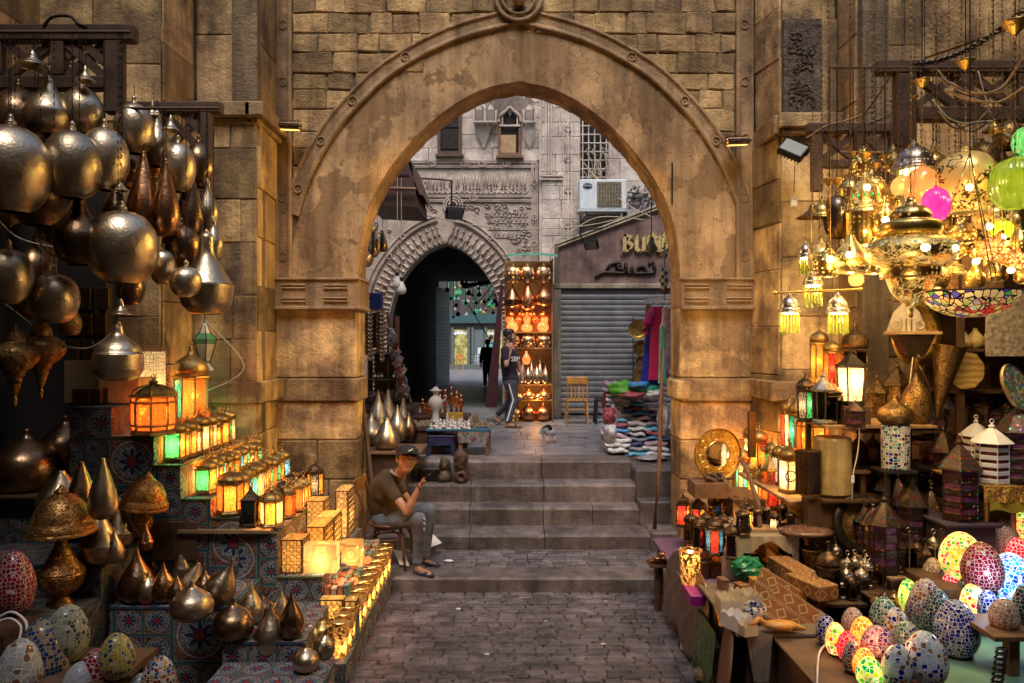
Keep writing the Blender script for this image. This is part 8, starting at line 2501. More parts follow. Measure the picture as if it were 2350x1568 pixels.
for k in range(26):
 u=990+(k%13)*7.0+RN.uniform(-2,2);v=984-(k//13)*9
 h_=RN.uniform(.07,.14)if k not in(5,15)else .22
 Yk=Yof(v,1.363)
 m=MB()
 r_=RN.uniform(.018,.028)
 if k in(5,15):m.lathe([(.025,0),(.014,h_*.1),(.010,h_*.85),(0,h_)],4)
 elif k%3==0:m.lathe([(r_*1.2,0),(r_*.8,h_*.2),(r_,h_*.5),(r_*.4,h_*.7),(r_*.6,h_*.85),(0,h_)],8)
 elif k%3==1:m.ball((0,0,.03),.03,8,(1.2,1,.8));m.ball((.02,0,.06),.018,8);m.tube([(0,0,.05),(.01,0,.09)],.008,5)
 else:m.box(-r_,r_,-r_,r_,0,h_*.25);m.lathe([(r_,h_*.25),(r_*.5,h_*.6),(r_*.7,h_*.8),(0,h_)],6)
 rw_=['front','back'][k//13]
 tag(m.build('figurine',wf,loc=P(u,v,Yk),smooth=k%3==1),f'white alabaster figurine, {ORD[k % 13]} from the left in the {rw_} line of the table','figurine','white figurines on the low table')
m=MB();m.lathe(catmull([(.07,0),(.05,.03),(.045,.14),(.085,.21),(.095,.28),(.07,.33),(.035,.36),(.045,.40),(.085,.425),(.085,.433),(.045,.44),(.03,.47),(0,.48)],22),20)
m.tube([(.08,0,.26),(.14,0,.30),(.13,0,.36)],[.03,.02,.025],6)
tag(m.build('torso_statue',wf,loc=P(1000,968,10.1),smooth=True),'large white stone figure standing behind the small figurines','statue')
m=MB()
gm=msimple('brown_shell_trinkets',(.26,.19,.12),.5,0,.7,60,.3)
for k in range(90):
 x,y=RN.uniform(-.68,-.29),RN.uniform(9.62,10.2)
 m.ball((x,y,1.365+RN.uniform(.0,.05)),RN.uniform(.012,.028),6,(1.3,1,.6))
for k in range(6):
 x,y=RN.uniform(-.62,-.4),RN.uniform(9.8,10.1);m.lathe([(.014,0),(.008,.12),(0,.15)],4,o=(x,y,1.37))
tag(m.build('trinket_pile',gm),'pile of brown stone and shell trinkets at the right half of the table','trinkets',kind='stuff')
cop=mmetal('bright_copper',(.75,.33,.16),(.45,.18,.08),.2)
tt=thing('table','dark tiered tables behind the figurine table','table')
for x0,x1,y0,y1,z in((-1.55,-.60,10.35,10.9,1.45),(-2.2,-.95,9.75,10.34,1.36),(-2.6,-1.4,10.4,11.4,1.56)):
 m=MB();m.box(x0,x1,y0,y1,z-.03,z);m.box(x0+.03,x1-.03,y0+.03,y1,1.01,z-.031);m.build('tier',wood_d,tt)
for k,(u,h_)in enumerate(((1022,60),(1036,66),(1048,56),(1058,48),(1010,48),(985,34),(970,38))):
 Yk=10.6;kk=Yk/F;H=h_*kk
 m=MB();m.box(-.03,.03,-.03,.03,0,.02);m.lathe(catmull([(.022,.02),(.018,H*.3),(.032,H*.6),(.028,H*.72),(.012,H*.78),(.022,H*.85),(.016,H*.93),(0,H)],16),10)
 for s_ in(-1,1):m.tube([(s_*.028,0,H*.68),(s_*.035,-.01,H*.45),(s_*.02,-.03,H*.35)],.008,5)
 m.tube([(.012,0,H*.94),(.014,0,H*1.05)],[.006,.002],4);m.tube([(-.012,0,H*.94),(-.014,0,H*1.05)],[.006,.002],4)
 tag(m.build('copper_statuette',cop,loc=(P(u,0,Yk).x,Yk,1.451),smooth=False),['tall copper jackal eared statuette left of centre','tallest copper jackal eared statuette','copper statuette right of the tallest','short copper statuette at the right end of the copper row','copper statuette half hidden by the white torso','small copper goblet figure at the left','small copper goblet figure beside the fan'][k],'statuette','copper statuettes behind the white figure')
cbox('yellow_box','bright yellow box under the copper statuettes',1022,1062,948,968,10.3,.12,msimple('yellow_card',(.5,.28,.03),.6),'box')
m=MB();m.lathe([(.01,0),(.10,0),(.1,.01),(0,.012)],20,M=Matrix.Rotation(PI/2,4,'X'),arc=1.0);tag(m.build('brass_fan',brass,loc=P(987,938,10.7)),'round brass fan dish propped among the little goods','dish')
m=MB()
pyr=msimple('tan_pyramids',(.36,.27,.17),.7,0,.5,40)
for k in range(46):
 u,v=RN.uniform(915,1003),RN.uniform(942,978)
 Yk=Yof(v,1.364);p=P(u,v,min(Yk,10.3));s_=RN.uniform(.02,.045)
 m.lathe([(s_,0),(0,s_*1.4)],4,o=(p.x,p.y,1.361),rot=PI/4)
for k in range(14):
 p=P(925+k*6,972,9.85);M=Matrix.Translation((p.x,9.85,1.40))@Matrix.Rotation(rad(20),4,'Y')
 m.box(-.004,.004,-.04,.04,-.03,.05,M)
tag(m.build('pyramid_souvenirs',pyr),'crowded tan and white pyramid souvenirs left of the figurine table','souvenirs',kind='stuff')
m=MB()
for k in range(70):
 p=P(RN.uniform(835,930),0,10.8);m.ball((p.x,RN.uniform(10.5,11.2),1.6+RN.uniform(0,.14)),RN.uniform(.025,.05),6,(1,1,1.3))
tag(m.build('dark_carvings',wood_d),'heap of dark carved figures on the rear tier at left','carvings',kind='stuff')
t=thing('display_cabinet','shelf cabinet with yellow lit shelves at the left of the plaza','cabinet')
x0,x1=P(855,0,11.6).x,P(905,0,11.6).x
m=MB();m.box(x0,x1,11.75,11.8,1.1,2.3);m.build('back_panel',msimple('yellow_panel',(.20,.16,.045),.6,0,.5,8),t)
for z in(1.55,1.9,2.3):
 m=MB();m.box(x0-.05,x1+.05,11.45,11.8,z,z+.02);m.build('shelf',glassgrey,t)
for x in(x0-.05,x1+.03):
 m=MB();m.box(x,x+.02,11.45,11.8,1.01,2.9);m.build('upright',wood_d,t)
m=MB()
for k in range(24):
 m.lathe([(.03,0),(.035,.03),(.01,.06),(.02,.08),(0,.1)],6,o=(RN.uniform(x0,x1),11.6,RN.choice((1.572,1.922,2.322))))
tag(m.build('small_bottles',silver),'row of tiny silvery trinkets on the yellow lit shelves','trinkets',kind='stuff')
for k in range(6):
 u=832+k*9
 Yk=10.6
 a=P(u,716+2*(k%2),Yk);L=.5+.1*(k%3)
 m=MB()
 for q in range(12):
  z=-L*q/12
  m.tube(catmull([(-.035,0,z),(-.02,-.01,z-.02),(0,-.012,z-.03),(.02,-.01,z-.02),(.035,0,z)],8),.006,4)
 m.quad((-.034,.005,0),(.034,.005,0),(.034,.005,-L),(-.034,.005,-L))
 tag(m.build('necklace_panel',[iron,goldd,silver][k%3],loc=a),['dark','gold scaled','silver'][k%3]+f' necklace strand, {ORD[k]} from the left jamb','necklace','necklaces hanging at the left jamb')
m=MB();m.tube([P(825,712,10.6),P(885,712,10.6)],.012,6);tag(m.build('hanging_rail',wood_d),'short rail holding the necklace strands','rail')
pep=thing('drinks_sign','small blue drinks fridge top reading PEPSI above the necklaces','sign',P(857,712,10.9))
kk=10.9/F
m=MB();m.box(-17*kk,17*kk,0,.2,0,40*kk,bev=.01);m.build('panel',msimple('drinks_blue',(.012,.025,.16),.4),pep)
text('PEPSI','lettering',paper,pep,(-10*kk,-.012,15*kk),.05,rot=(PI/2,rad(-90),0),ext=.002)
m=MB();m.ball((-10*kk,-.006,32*kk),.024,10,(1,.3,1));m.build('roundel',msimple('red_white_roundel',(.45,.04,.05),.4),pep)
wrp=[msimple('wrapped_%d'%i,c_,.2,0,.6,30,.8,.8,bsc=25)for i,c_ in enumerate(((.30,.26,.30),(.22,.18,.22),(.35,.25,.20),(.20,.24,.30),(.28,.06,.07)))]
for k in range(34):
 a=k/33
 u=885+45*a**.7+RN.uniform(-9,9);v=745+180*a
 Yk=RN.uniform(10.9,11.4)
 M=(rad(RN.uniform(-15,25)),rad(RN.uniform(-40,40)),RN.uniform(-.5,.5))
 m=MB();sx_,sz2=RN.uniform(.03,.05),RN.uniform(.05,.08)
 m.box(-sx_,sx_,-.015,.015,-sz2,sz2,bev=.008)
 for q in range(len(m.v)):
  p=Vector(m.v[q]);m.v[q]=tuple(p+Vector((RN.uniform(-.006,.006),RN.uniform(-.01,.01),RN.uniform(-.006,.006))))
 o=m.build('wrapped_souvenir',wrp[k%5],loc=P(u,v,Yk),rot=M)
 o['label']='small plastic wrapped souvenir hanging in the column beside the passage';o['category']='souvenir';o['group']='wrapped souvenirs hung in a column'
m=MB();m.tube([P(890,720,11.5),P(935,960,11.5)],.02,6);m.tube([P(890,720,11.5),P(892,960,11.5)],.02,6);tag(m.build('souvenir_stand',wood_d),'dark stand frame inside the column of wrapped souvenirs','stand')
m=MB();m.lathe(catmull([(.085,0),(.10,.04),(.075,.10),(.045,.13),(.05,.17),(.05,.22),(0,.26)],20),18);m.extr([(-.085,.08),(.085,.08),(.075,.16),(.055,.25),(.02,.28),(-.02,.28),(-.055,.25),(-.075,.16)],.05,Matrix.Translation((0,.0,0)));m.ball((0,-.03,.19),.042,10,(1,1,1.2))
for i in range(len(m.v)):
 p=Vector(m.v[i]);m.v[i]=tuple(p+Vector((1,1,.5))*.008*noise.noise(p*30))
tag(m.build('pharaoh_bust',mmetal('worn_gilt_stone',(.16,.13,.09),(.06,.05,.04),.6),loc=P(1020,1104,9.12),smooth=True),'worn pale pharaoh bust on the top step','bust')
m=MB();m.lathe(catmull([(.085,0),(.10,.05),(.07,.13),(.075,.2),(.09,.26),(.085,.32),(.05,.37),(0,.38)],20),14)
for i in range(len(m.v)):
 p=Vector(m.v[i]);m.v[i]=tuple(p+Vector((1,1,.5))*.02*noise.noise(p*22))
tag(m.build('dark_figure',wood_d,loc=P(1057,1104,9.12),smooth=False),'dark rough carved figure right of the pale bust','figure')
m=MB();m.torus((0,0,.06),.05,.022,14,8,M90);tag(m.build('dark_ring',wood_d,loc=P(1058,1106,9.02),smooth=True),'dark hollow pot lying before the carved figure on the step','pot')
m=MB();m.box(-.15,.13,-.05,.1,0,.17,bev=.02);tag(m.build('dark_sack',iron,loc=P(988,1104,9.15)),'black bundle on the step behind the seated man','bundle')
SY2=13.75;k2=SY2/F
t=thing('lamp_shelf','narrow wooden shelf unit packed with glowing lamps beside the passage','shelves',(0,SY2,0))
qx=lambda u:(u-CU)*k2
qz=lambda v:CZ-(v-CV)*k2
for v in(762,798,882,917,966):
 m=MB();m.box(qx(1162),qx(1266),-.05,.35,qz(v)-.02,qz(v));m.build('shelf',wood_y if v!=798 else wood_m,t)
for u in(1158,1266):
 m=MB();m.box(qx(u),qx(u+3),-.05,.36,1.01,qz(595));m.build('upright',wood_m,t)
m=MB();m.box(qx(1158),qx(1269),.36,.38,1.01,qz(595));m.build('back_panel',wood_l,t)
m=MB()
for i in range(10):
 a,b=1150+i*11.5,1150+(i+1)*11.5
 zf=lambda u:qz(583)-.03*((u-1205)/55)**2
 m.quad((qx(a)+.1,-.35,zf(a)-.02),(qx(b)+.1,-.35,zf(b)-.02),(qx(b)+.1,.3,zf(b)+.02),(qx(a)+.1,.3,zf(a)+.02));m.quad((qx(a)+.1,-.35,zf(a)-.06),(qx(b)+.1,-.35,zf(b)-.06),(qx(b)+.1,-.35,zf(b)-.02),(qx(a)+.1,-.35,zf(a)-.02))
m.build('green_awning',msimple('mint_canvas',(.10,.36,.28),.7),t)
wire_g=mpierce('wired_copper_globe',(.80,.46,.26),(1,.5,.15),.5,12,.30)
gcop=mpierce('glowing_copper',(.85,.42,.18),(1,.42,.08),.9,30,.26)
GS='lamps on the glowing shelf'
def sl(lb,u,v0,v1,w_,pr,mt,watt=0,y=0,hanging=False):
 base=Vector((qx(u),SY2+y,qz(v1)))
 o=body('shelf_lamp',pr,w_*k2,(v1-v0)*k2,mt,None,loc=base)
 tag(o,lb,'lamp',GS)
 return o
for u,w_,lb in((1177,40,'large wired globe, left of three under the mint awning'),(1210,34,'wired globe in the middle under the mint awning'),(1246,36,'wired globe, right of three under the mint awning')):
 sl(lb,u,608,652,w_,'globe',wire_g,y=-.2)
for u,v0,v1,w_,pr,lb in((1176,655,706,38,'cone','dark copper cone lamp hanging at the left of the glowing shelf'),(1211,645,712,34,'pear','long copper pear lamp in the middle of the glowing shelf'),(1247,650,703,40,'drop','copper drop lamp hanging at the right of the glowing shelf')):
 sl(lb,u,v0,v1,w_,pr,copper if 'cone' in lb else cop,y=-.15)
for i,(u,v)in enumerate(((1176,735),(1209,742),(1246,735))):
 sl(['left','middle','right'][i]+' small orange glass lamp glowing on the upper shelf row',u,v-6,761,26,'squat',glow_o,y=.02)
 light(None,(qx(u),SY2-.12,qz(v-14)),2.2,(1,.48,.16),.03)
for i,u in enumerate((1176,1212,1247)):
 sl(['left','middle','right'][i]+' wired globe glowing amber on the second shelf',u,766,797,36,'globe',wire_g,y=.02)
 light(None,(qx(u),SY2+.2,qz(786)),2.0,(1,.5,.16),.03)
for i in range(9):
 u=1172+(i%5)*20+8*(i//5)
 sl(ORD[i%5]+' little silver drop lamp from left on the third shelf, '+['front','rear'][i//5]+' line',u,836-14*(i//5),881,22,'drop',silver,y=.0+.12*(i//5))
sl('small amber lantern glowing alone among the silver drops',1208,806,836,18,'vase',glow_o,y=-.03)
for i,u in enumerate((1180,1214,1248)):
 sl(['left','middle','right'][i]+' squat glowing copper lamp on the fourth shelf',u,892,916,32,'squat',gcop,y=.02)
 light(None,(qx(u),SY2-.06,qz(893)),1.2,(1,.45,.14),.03)
for i,u in enumerate((1178,1213,1247)):
 sl(['left','middle','right'][i]+' big round copper lamp on the bottom shelf',u,922,965,36,'squat',cop if i else wire_g,y=.02)
light(None,(qx(1230),SY2-.1,qz(925)),2.5,(1,.45,.14),.03)
light(None,(qx(1200),SY2-.35,qz(612)),2.5,(1,.6,.3),.03)
light(None,(qx(1230),SY2-.2,qz(805)),1.5,(1,.55,.2),.02)
t=thing('clothes_table','table hidden under stacked bagged clothes at the right of the plaza','table')
m=MB();m.box(1.35,2.35,9.86,11.2,1.01,1.20);m.build('frame',wood_d,t)
cols=[(.55,.56,.62),(.30,.31,.37),(.06,.28,.60),(.60,.62,.66),(.04,.05,.14),(.35,.07,.10),(.68,.68,.72),(.20,.22,.30),(.10,.42,.65),(.42,.30,.42)]
cmats=[msimple('bagged_cloth_%d'%i,c_,.5,0,.45,14,1,.5,bsc=18,bd=.008)for i,c_ in enumerate(cols)]
cnm=['light grey','slate grey','blue','silver grey','black navy','dark red','white','dusky grey','sky blue','mauve']
n_=0
for cx_ in range(3):
 for lv in range(14):
  u=1417+cx_*45+RN.uniform(-5,5);v=1056-20*(cx_==0)-lv*11.5-RN.uniform(0,3)
  Yk=9.64+lv*.035
  p=P(u,v,Yk)
  wd,hh,dd=RN.uniform(.13,.18),RN.uniform(.026,.046),.22
  m=MB();NX,NY=10,6
  b0=len(m.v)
  for sz_ in(0,1):
   for iy in range(NY+1):
    for ix in range(NX+1):
     a,b=ix/NX*2-1,iy/NY*2-1
     e=(1-abs(a)**4)*(1-abs(b)**4)
     nn_=noise.noise(Vector((a*2+lv,b*2,cx_*7+sz_*3)))
     m.v.append((a*wd*(1+.04*nn_),b*dd,(hh if sz_ else-hh)*(.45+.55*e)+nn_*.014+.010*math.sin(a*5+lv*2+cx_)))
  W2=NX+1;S2=W2*(NY+1)
  for iy in range(NY):
   for ix in range(NX):
    q=b0+iy*W2+ix
    m.face((q,q+W2,q+W2+1,q+1));q+=S2;m.face((q,q+1,q+W2+1,q+W2))
  for ix in range(NX):
   q=b0+ix;m.face((q,q+1,q+1+S2,q+S2));q=b0+NY*W2+ix;m.face((q,q+S2,q+1+S2,q+1))
  for iy in range(NY):
   q=b0+iy*W2;m.face((q,q+S2,q+W2+S2,q+W2));q+=NX;m.face((q,q+W2,q+W2+S2,q+S2))
  ci=(lv*3+cx_*5)%10
  if v>975 or True:
   tag(m.build('folded_garment',cmats[ci],loc=p+Vector((0,.2,0)),smooth=True,rot=(0,rad(RN.uniform(-4,8)),RN.uniform(-.1,.1))),f'{cnm[ci]} folded garment in plastic, {ORD[lv]} from the bottom of the {["left", "middle", "right"][cx_]} clothes stack','garment','folded garments in stacks')
def heapcloth(name,label,u,v,Y,sx_,sy_,sz2,mat,cat='cloth',sd=0):
 m=MB();m.ball((0,0,0),1,26)
 for i in range(len(m.v)):
  p=Vector(m.v[i]);n1=noise.noise(p*1.6+Vector((sd,0,0)))*.35+noise.noise(p*4+Vector((0,sd,0)))*.16
  p=p*(1+n1);m.v[i]=(p.x*sx_,p.y*sy_,p.z*sz2)
 return tag(m.build(name,mat,loc=P(u,v,Y),smooth=True),label,cat)
heapcloth('crumpled_cloth','bright lime green cloth heaped at the left top of the clothes',1428,892,9.9,.21,.2,.10,msimple('lime_cloth',(.10,.42,.03),.6,0,.2),sd=3)
heapcloth('crumpled_cloth','sea green cloth spread over the right stack of clothes',1484,893,9.85,.20,.18,.07,msimple('sea_green_cloth',(.03,.36,.22),.6,0,.2),sd=9)
heapcloth('crumpled_cloth','dark red shawl slumped at the left edge of the clothes table',1398,925,10.2,.10,.15,.19,msimple('dark_red_shawl',(.16,.02,.03),.7,0,.2),sd=14)
heapcloth('bagged_garments','bundle of glittery silver red bagged scarves at the front left of the table',1412,975,9.95,.15,.14,.28,mmosaic('glitter_wrap',[(.35,.33,.38),(.16,.12,.16),(.30,.06,.08),(.5,.5,.55)],26,(.35,.34,.38),ga=.05),'garment',sd=21)
heapcloth('bagged_garments','clear plastic bundle sagging below the right clothes stack',1490,1052,9.62,.18,.14,.04,msimple('clear_wrap',(.35,.33,.36),.12,0,.4,30,1.0,.9,bsc=20),'garment',sd=30)
m=MB();m.box(-.1,.1,-.09,.09,0,.20,bev=.03);tag(m.build('stone_block',step_m,loc=(P(1418,0,9.75).x,9.80,1.01)),'rough squared stone block under the clothes at the plaza edge','block')
def dress(label,u,v0,v1,w0,w1,Y,mat,sleeves=True):
 t=thing('hanging_dress',label,'dress',P(u,v0,Y));k=Y/F
 H=(v1-v0)*k
 m=MB();N=20
 for i in range(9):
  f0=i/8
  r=(w0+(w1-w0)*f0)*k/2
  z=-.05-(H-.05)*f0
  for q in range(N):
   a=2*PI*q/N
   rp=1+.14*f0*math.sin(a*5+i*.3)
   m.v.append((r*rp*math.cos(a),r*.4*rp*math.sin(a),z))
 for i in range(8):
  for q in range(N):
   m.face((i*N+q,i*N+(q+1)%N,(i+1)*N+(q+1)%N,(i+1)*N+q))
 if sleeves:
  for s_ in(-1,1):
   m.tube([(s_*w0*k*.4,0,-.08),(s_*w0*k*.9,-.02,-.28),(s_*w0*k*1.1,-.02,-.40)],[.05,.06,.07],8)
 m.build('fabric',mat,t,smooth=True)
 m=MB();m.tube([(-w0*k*.45,0,-.06),(0,0,0),(w0*k*.45,0,-.06)],.008,5);m.tube([(0,0,0),(0,0,.06),(.02,0,.08)],.005,4);m.build('hanger',paper,t)
 return t
dress('magenta dress with short sleeves on a white hanger at the right',1510,695,872,28,46,9.75,msimple('magenta_cloth',(.50,.015,.12),.7,0,.2))
dress('royal blue sleeveless dress hanging left of the magenta one',1496,740,885,24,56,9.9,msimple('royal_blue_cloth',(.015,.04,.50),.7,0,.2),False)
dress('pale gold embroidered scarf garment hanging behind the blue dress',1488,690,800,14,20,10.1,msimple('gold_embroidery',(.30,.24,.15),.6,0,.6,40),False)
m=MB();m.tube([P(1480,690,9.95),P(1560,682,9.5)],.016,6);m.tube([P(1560,682,9.5),P(1560,1040,9.5)],.016,6);tag(m.build('clothes_rail',paper),'pale rail holding the magenta and blue dresses','rail')
chk=NT('black_white_check');uvn=chk.n('TexChecker');chk.l(chk.co(),uvn.inputs[0]);uvn.inputs['Scale'].default_value=22;uvn.inputs[1].default_value=(.5,.5,.55,1);uvn.inputs[2].default_value=(.05,.07,.13,1);chk.set(Base_Color=uvn.outputs[0],Roughness=.9)
for nm,u,v,w_,d_,h_,mt,lb in(('checked_scarf',1524,640,.10,.05,.28,chk.mat,'black and white checked scarf hanging at the right jamb'),('knitted_hat',1524,585,.09,.07,.10,EGM['multi'],'colourful patterned hat above the checked scarf'),('red_tassel_hat',1527,668,.06,.05,.07,msimple('dark_red_felt',(.16,.02,.03),.9),'dark red hat dangling under the checked scarf')):
 heapcloth(nm,lb,u,v,9.3,w_*.5,d_*.5,h_*.5,mt,'scarf' if 'scarf' in nm else 'hat',sd=w_*50)
m=MB();m.tube([P(1524,560,9.3),P(1526,690,9.3)],.006,4);m.tube([P(1524,560,9.3),P(1560,552,8.72)],.006,4);tag(m.build('hat_string',cord_d),'cord from the arch carrying hats and the checked scarf','cord')
for i,(u,v,r_)in enumerate(((1464,757,22),(1472,800,19),(1472,832,15),(1476,862,23))):
 m=MB();rr_=r_*13.8/F
 m.lathe([(0,-.03),(.68*rr_,-.025),(.78*rr_,.0),(rr_,.006),(rr_,-.004),(.8*rr_,-.008)],28,M=Matrix.Rotation(PI/2,4,'X'))
 tag(m.build('brass_pan',[brass,goldd,goldd,brass][i],loc=P(u,v,13.8)),['shiny brass bowl hung highest on the shutter','dim round tray second on the shutter edge','dark round tray third on the shutter edge','large round tray lowest on the shutter edge'][i],'tray')
m=MB();m.tube([P(1453,725,13.95),P(1453,880,13.95)],.01,5);m.tube([P(1453,725,13.95),P(1500,728,13.95)],.01,5);tag(m.build('tray_rack',iron),'thin iron rack for trays at the right of the shutter','rack')
t=thing('plastic_stool','black plastic stool beside the yellow chair near the shutter','stool',(P(1386,0,13.5).x,13.5,1.01))
m=MB();m.box(-.16,.16,-.16,.16,.42,.45,bev=.01);m.build('seat',navyc,t)
for x in(-.14,.14):
 for y in(-.14,.14):
  m=MB();m.tube([(x,y,.42),(x*1.2,y*1.2,0)],.022,5);m.build('leg',navyc,t)
m=MB();m.lathe(catmull([(0,-.09),(.05,-.07),(.065,0),(.03,.08),(.025,.12)],12),14);m.tube([(0,0,.12),(0,0,1.0)],.006,4)
tag(m.build('clear_bulb',glassgrey,loc=P(1495,567,9.3),smooth=True),'clear glass bulb hanging in front of the last sign letter','light bulb')
m=MB();m.tube([(0,0,0),P(1495,500,9.3)*0],.001,3)if 0 else None
# ================================================================ DENSER STOCK ON BOTH STALLS
shp=['vase','globe','ribbed','pear','dome','egglamp','onionbig']
shn={'vase':'flask shaped','globe':'round','ribbed':'banded','pear':'pear shaped','dome':'domed','egglamp':'egg shaped','onionbig':'onion shaped'}
mts=[(bp_lit,'pierced brass'),(brass,'shiny brass'),(goldd,'antique brass'),(bp_dim,'dotted brass'),(bp_lit2,'engraved brass')]
gr=random.Random(21)
for r_,(nm,v0,u0,u1,n_,Ya,hh)in enumerate((('topmost',338,1990,2345,8,6.1,62),('upper',402,1960,2340,9,5.75,66),('middle',470,1880,2335,11,5.6,64),('lower',540,1880,2330,11,5.45,62),('lowest',596,2150,2340,5,5.5,52))):
 for i in range(n_):
  u=u0+(u1-u0)*(i+gr.uniform(-.25,.25))/(n_-1)
  w_=gr.uniform(40,62);h_=hh*gr.uniform(.8,1.2);v=v0+gr.uniform(-14,14)
  p=shp[(i*3+r_*2)%7];mt,mn=mts[(i*2+r_*3)%5]
  if p=='dome':h_*=.6
  Y=Ya+gr.uniform(-.12,.12)
  rlamp(f'{mn} {shn[p]} lamp, {ORD[i]} from left in the {nm} rear row',u,v,v+h_,w_,Y,p,mt,gr.choice((0,0,2.2,3))if mn!='shiny brass' else 0,n=24)
for i,(u,v,w_,Y,m_,lb)in enumerate(((2070,425,46,5.3,g_marb,'small frosted rose glass ball behind the rosy globe'),(2300,525,46,5.1,g_green,'small olive glass ball under the lime green lamp'),(2178,560,40,5.3,g_marb,'small warm glass ball right of the giant saucer lamp'),(1965,640,34,5.5,g_marb,'tiny mottled glass ball at the lower left of the cluster'))):
 rlamp(lb,u,v-w_/2,v+w_/2,w_,Y,'globe',m_,2.0,name='glass_lamp')
for i in range(7):
 a=P(gr.uniform(2120,2250),gr.uniform(160,260),5.3);b=P(gr.uniform(2260,2350),gr.uniform(200,330),5.1);c=a.lerp(b,.5)+Vector((0,0,-gr.uniform(.05,.2)))
 cable('wire',['first','second','third','fourth','fifth','sixth','seventh'][i]+' loose flex in the tangle above the gold globe lamp',[a,a.lerp(c,.5)+Vector((0,0,-.04)),c,c.lerp(b,.5),b],.006,[wood_l,cord_w,cord_d][i%3],18,'flex tangle above the gold globe')
for i in range(6):
 lantern(f'small dark tin lantern, {ORD[i]} from left at the foot of the tower lanterns',2066+i*19,0,30,gr.uniform(66,100),cols=[('dark',),(G_,'dark'),(R2,'dark'),('dark',),(B_,'dark')][i%5],sides=[6,4][i%2],dome=['onion','cone'][i%2],frame=[lacem,silverp][i%3==1],group='small dark lanterns at the foot of the towers',loc=P(2066+i*19,1316,5.43))if P(0,1316,5.43).z>.79 else None
for i in range(7):
 u=1992+i*24;Y=5.45+.08*(i%2)
 p=P(u,0,Y);p.z=.70
 lantern(f'little lace sided lantern, {ORD[i]} from left behind the rear mosaic eggs',0,0,28,gr.uniform(48,74),cols=[('dark',),(R2,'dark'),(A,'dark')][i%3],sides=4,dome='onion',frame=[silverp,lacem][i%2],group='little lace lanterns behind the rear eggs',loc=p)
for i in range(5):
 p=P(1800+i*26,0,6.1+.1*(i%2));p.z=.746
 lantern(f'little black lantern, {ORD[i]} from left on the dark shelf under the wrapped tray',0,0,28,gr.uniform(44,60),cols=('dark',),sides=4,frame=lacem,group='little black lanterns under the wrapped tray',loc=p)
for i in range(8):
 p=P(1585+i*17,0,6.9+.12*(i%2));p.z=.541
 lantern(f'small lantern against the pier, {ORD[i]} from left in the back row',0,0,30,gr.uniform(80,112),cols=[(R2,O_),('dark',),(A,R2),(B_,'dark')][i%4],sides=6,dome='onion',frame=lacem,lit=[1.8,0,2,0][i%4],group='small lanterns in the back row by the pier',loc=p)
for i in range(9):
 pagoda(f'dim tower lantern in the far back row, {ORD[i]} from left above the white pair',2125+i*26,1000+gr.uniform(-12,8),44,gr.uniform(80,110),Y=6.6,group='far back row of tower lanterns',tiers=3)
m=MB();m.box(3.5,5.2,6.35,6.89,1.60,1.63);tag(m.build('shelf_board',wood_d),'dark board under the far back row of tower lanterns','shelf')
for i,(u,v0,v1,w_,p,mt,Y,lb)in enumerate(((150,330,420,78,'globe',brown,5.5,'bronze ball behind and left of the bright middle globe'),(290,340,430,66,'globe',brown,5.7,'bronze ball in shadow beneath the gold tinted globe'),(345,330,420,54,'globe',copper,5.9,'coppery ball half hidden by the neat small globe'),(265,430,500,56,'pear',brown,5.7,'dark pear lamp behind the huge silver ball'),(300,620,700,60,'globe',brown,5.8,'shadowed ball below the huge silver ball'),(400,470,545,54,'globe',brown,5.9,'dark ball deep between the long pear lamps'),(455,545,620,50,'pear',brown,5.8,'dark pear lamp behind the funnel shaped lamp'),(160,690,770,50,'vase',goldd,5.6,'dim brass flask in shadow right of the turned pendants'),(10,420,520,80,'globe',brown,5.2,'dark ball at the left edge under the largest globe'),(60,640,730,64,'globe',brown,5.5,'bronze ball in shadow over the turned pendants'))):
 hang('hanging_lamp',lb,'lamp',u,v0,v1,w_,Y,p,mt,GH,top=P(0,75 if u<290 else 250,Y).z,finial=True)
for i in range(4):
 sl(f'{ORD[i]} little copper lamp from left between the hanging pair rows',1172+i*25,700,728,20,'drop',cop,y=.1)
for i in range(5):
 sl(f'{ORD[i]} small amber jewel lamp from left on the uppermost row',1170+i*20,716,742,17,'vase',[glow_o,gcop][i%2],y=.14)
for i in range(5):
 sl(f'{ORD[i]} tiny silver cup from left on the fourth shelf',1174+i*20,903,917,11,'vase',silver,y=-.03)
for i in range(5):
 sl(f'{ORD[i]} small copper bowl lamp from left in the rear of the second shelf',1170+i*21,774,797,20,'squat',gcop,y=.22)
for i,(u,v,sx_,sz2,ci,lb)in enumerate(((1452,905,.18,.05,5,'rust red garment heaped across the left stack'),(1500,905,.16,.06,3,'silver grey bagged garment across the right stack'),(1522,960,.08,.20,0,'pale plastic bundle bulging by the leaning pole'),(1397,955,.08,.12,5,'dark red bag squeezed at the left table corner'),(1465,884,.14,.05,2,'blue crumpled scarf on top near the dresses'),(1400,990,.09,.14,0,'clear bag of pale clothes low at the left of the table'))):
 heapcloth('bagged_garments',lb,u,v,9.75,sx_,.14,sz2,cmats[ci],'garment',sd=i*7+40)
dress('white and violet patterned dress hanging closest to the right jamb',1530,700,850,22,34,9.5,cmats[9],False)
dress('mint green scarf dress hanging at the edge of the right jamb',1520,740,880,12,20,9.4,msimple('mint_scarf',(.15,.40,.28),.7),False)
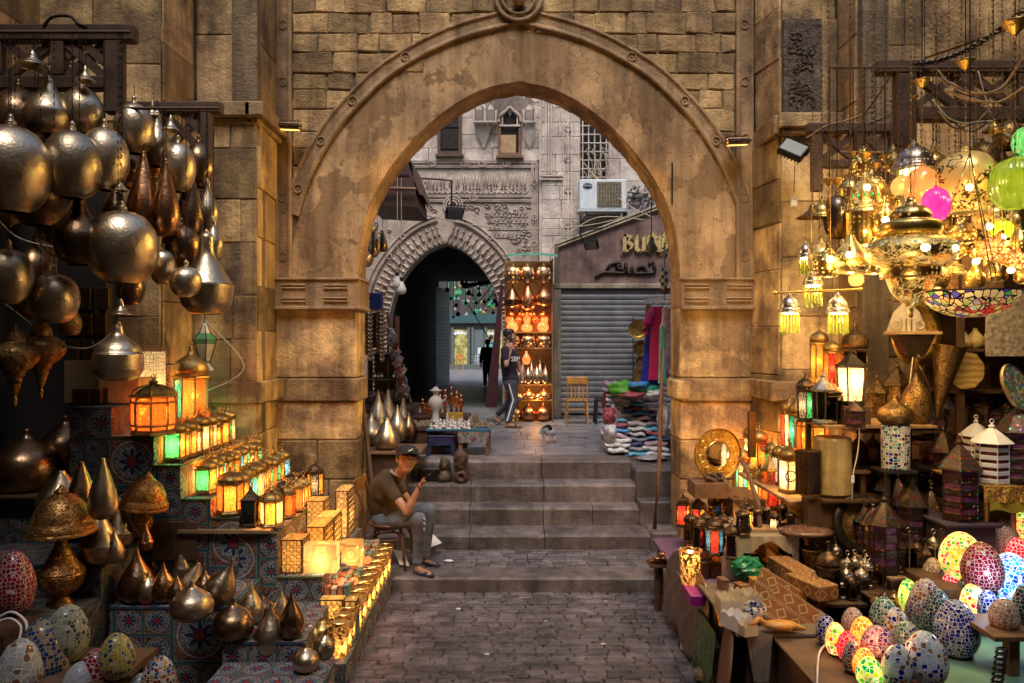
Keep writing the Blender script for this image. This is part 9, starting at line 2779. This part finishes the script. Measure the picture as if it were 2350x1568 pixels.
for i,(x,y)in enumerate(((.3,6.6),(.75,6.1),(-.5,6.9),(.9,7.1),(-.2,5.9))):
 m=MB();m.ball((0,0,.006),.012+.004*(i%3),6,(1.5,1,.4))
 tag(m.build('paper_scrap',paper,loc=(x,y,.004)),['tiny scrap of paper in the middle of the alley paving','tiny scrap of paper nearer the right stall','tiny scrap of paper near the kerb at left','tiny scrap of paper near the kerb at right','tiny scrap of paper closest to the camera'][i],'litter')
for i in range(6):
 p=P(1868+i*21,0,5.36+.05*(i%2));p.z=.631
 lantern(f'tiny front line lantern, {ORD[i]} from left along the dark table edge',0,0,28,gr.uniform(44,62),cols=[('dark',),(R2,'dark'),(G_,'dark')][i%3],sides=[4,6][i%2],frame=[silverp,lacem,goldd][i%3],group='tiny lanterns along the dark table edge',loc=p,bodyf=.5)
for i in range(7):
 p=P(1700+i*19,0,6.15+.1*(i%2));p.z=.941
 lantern(f'small trinket lantern, {ORD[i]} from left on the grey cloth table',0,0,26,gr.uniform(40,62),cols=[('dark',),(A,'dark')][i%2],sides=4,lit=[0,1.2,0][i%3],frame=lacem,group='small lanterns on the grey cloth table',loc=p)
for i in range(9):
 m=MB();h_=gr.uniform(.03,.07);m.box(-.03,.03,-.045,.045,0,h_,bev=.004);m.box(-.032,.032,-.047,.047,h_+.001,h_+.014,bev=.003)
 tag(m.build('wooden_casket',[inl.mat,wood_y,wood_m][i%3],loc=(1.60+(i%5)*.12,5.36+.22*(i//5)+.04*(i%2),.626),rot=(0,0,gr.uniform(-.4,.4))),f'little wooden casket, {ORD[i % 5]} from left in the {["front", "back"][i // 5]} line of the box table','casket','little wooden caskets on the box table')
for i in range(6):
 p=P(2010+i*21,0,5.02+.05*(i%2));p.z=.70
 o=stand('metal_pot',f'little dark metal pot, {ORD[i]} from left behind the front mosaic eggs','pot',2010+i*21,784+(CZ-.70)*F/p.y,26,gr.uniform(26,40),['vase','squat','ribbed'][i%3],[goldd,lacem,copper][i%3],Y=p.y,group='little metal pots behind the front eggs')
for i,(u,v,Y)in enumerate(((1990,430,5.2),(2032,505,5.1),(1950,585,4.8),(2100,480,5.0),(2225,430,4.7),(2270,520,4.9),(2300,545,5.0),(1905,595,4.9),(2150,560,5.0),(2240,600,5.0),(2320,620,5.0),(1978,520,5.3))):
 t=thing('bare_bulb','glowing bare bulb, '+ORD[i]+' counted from the upper left among the brass lamps','light bulb',P(u,v,Y),'glowing bulbs among the brass lamps')
 m=MB();m.ball((0,0,0),.024,12);m.build('bulb',g_glow,t,smooth=True)
 m=MB();m.lathe([(.012,.02),(.012,.05),(0,.05)],8);m.tube([(0,0,.05),(0,0,P(0,155,5.9).z-t.location.z)],.003,4);m.build('socket',brass,t)
 light(t,(0,-.05,-.04),3,(1,.66,.2),.015)
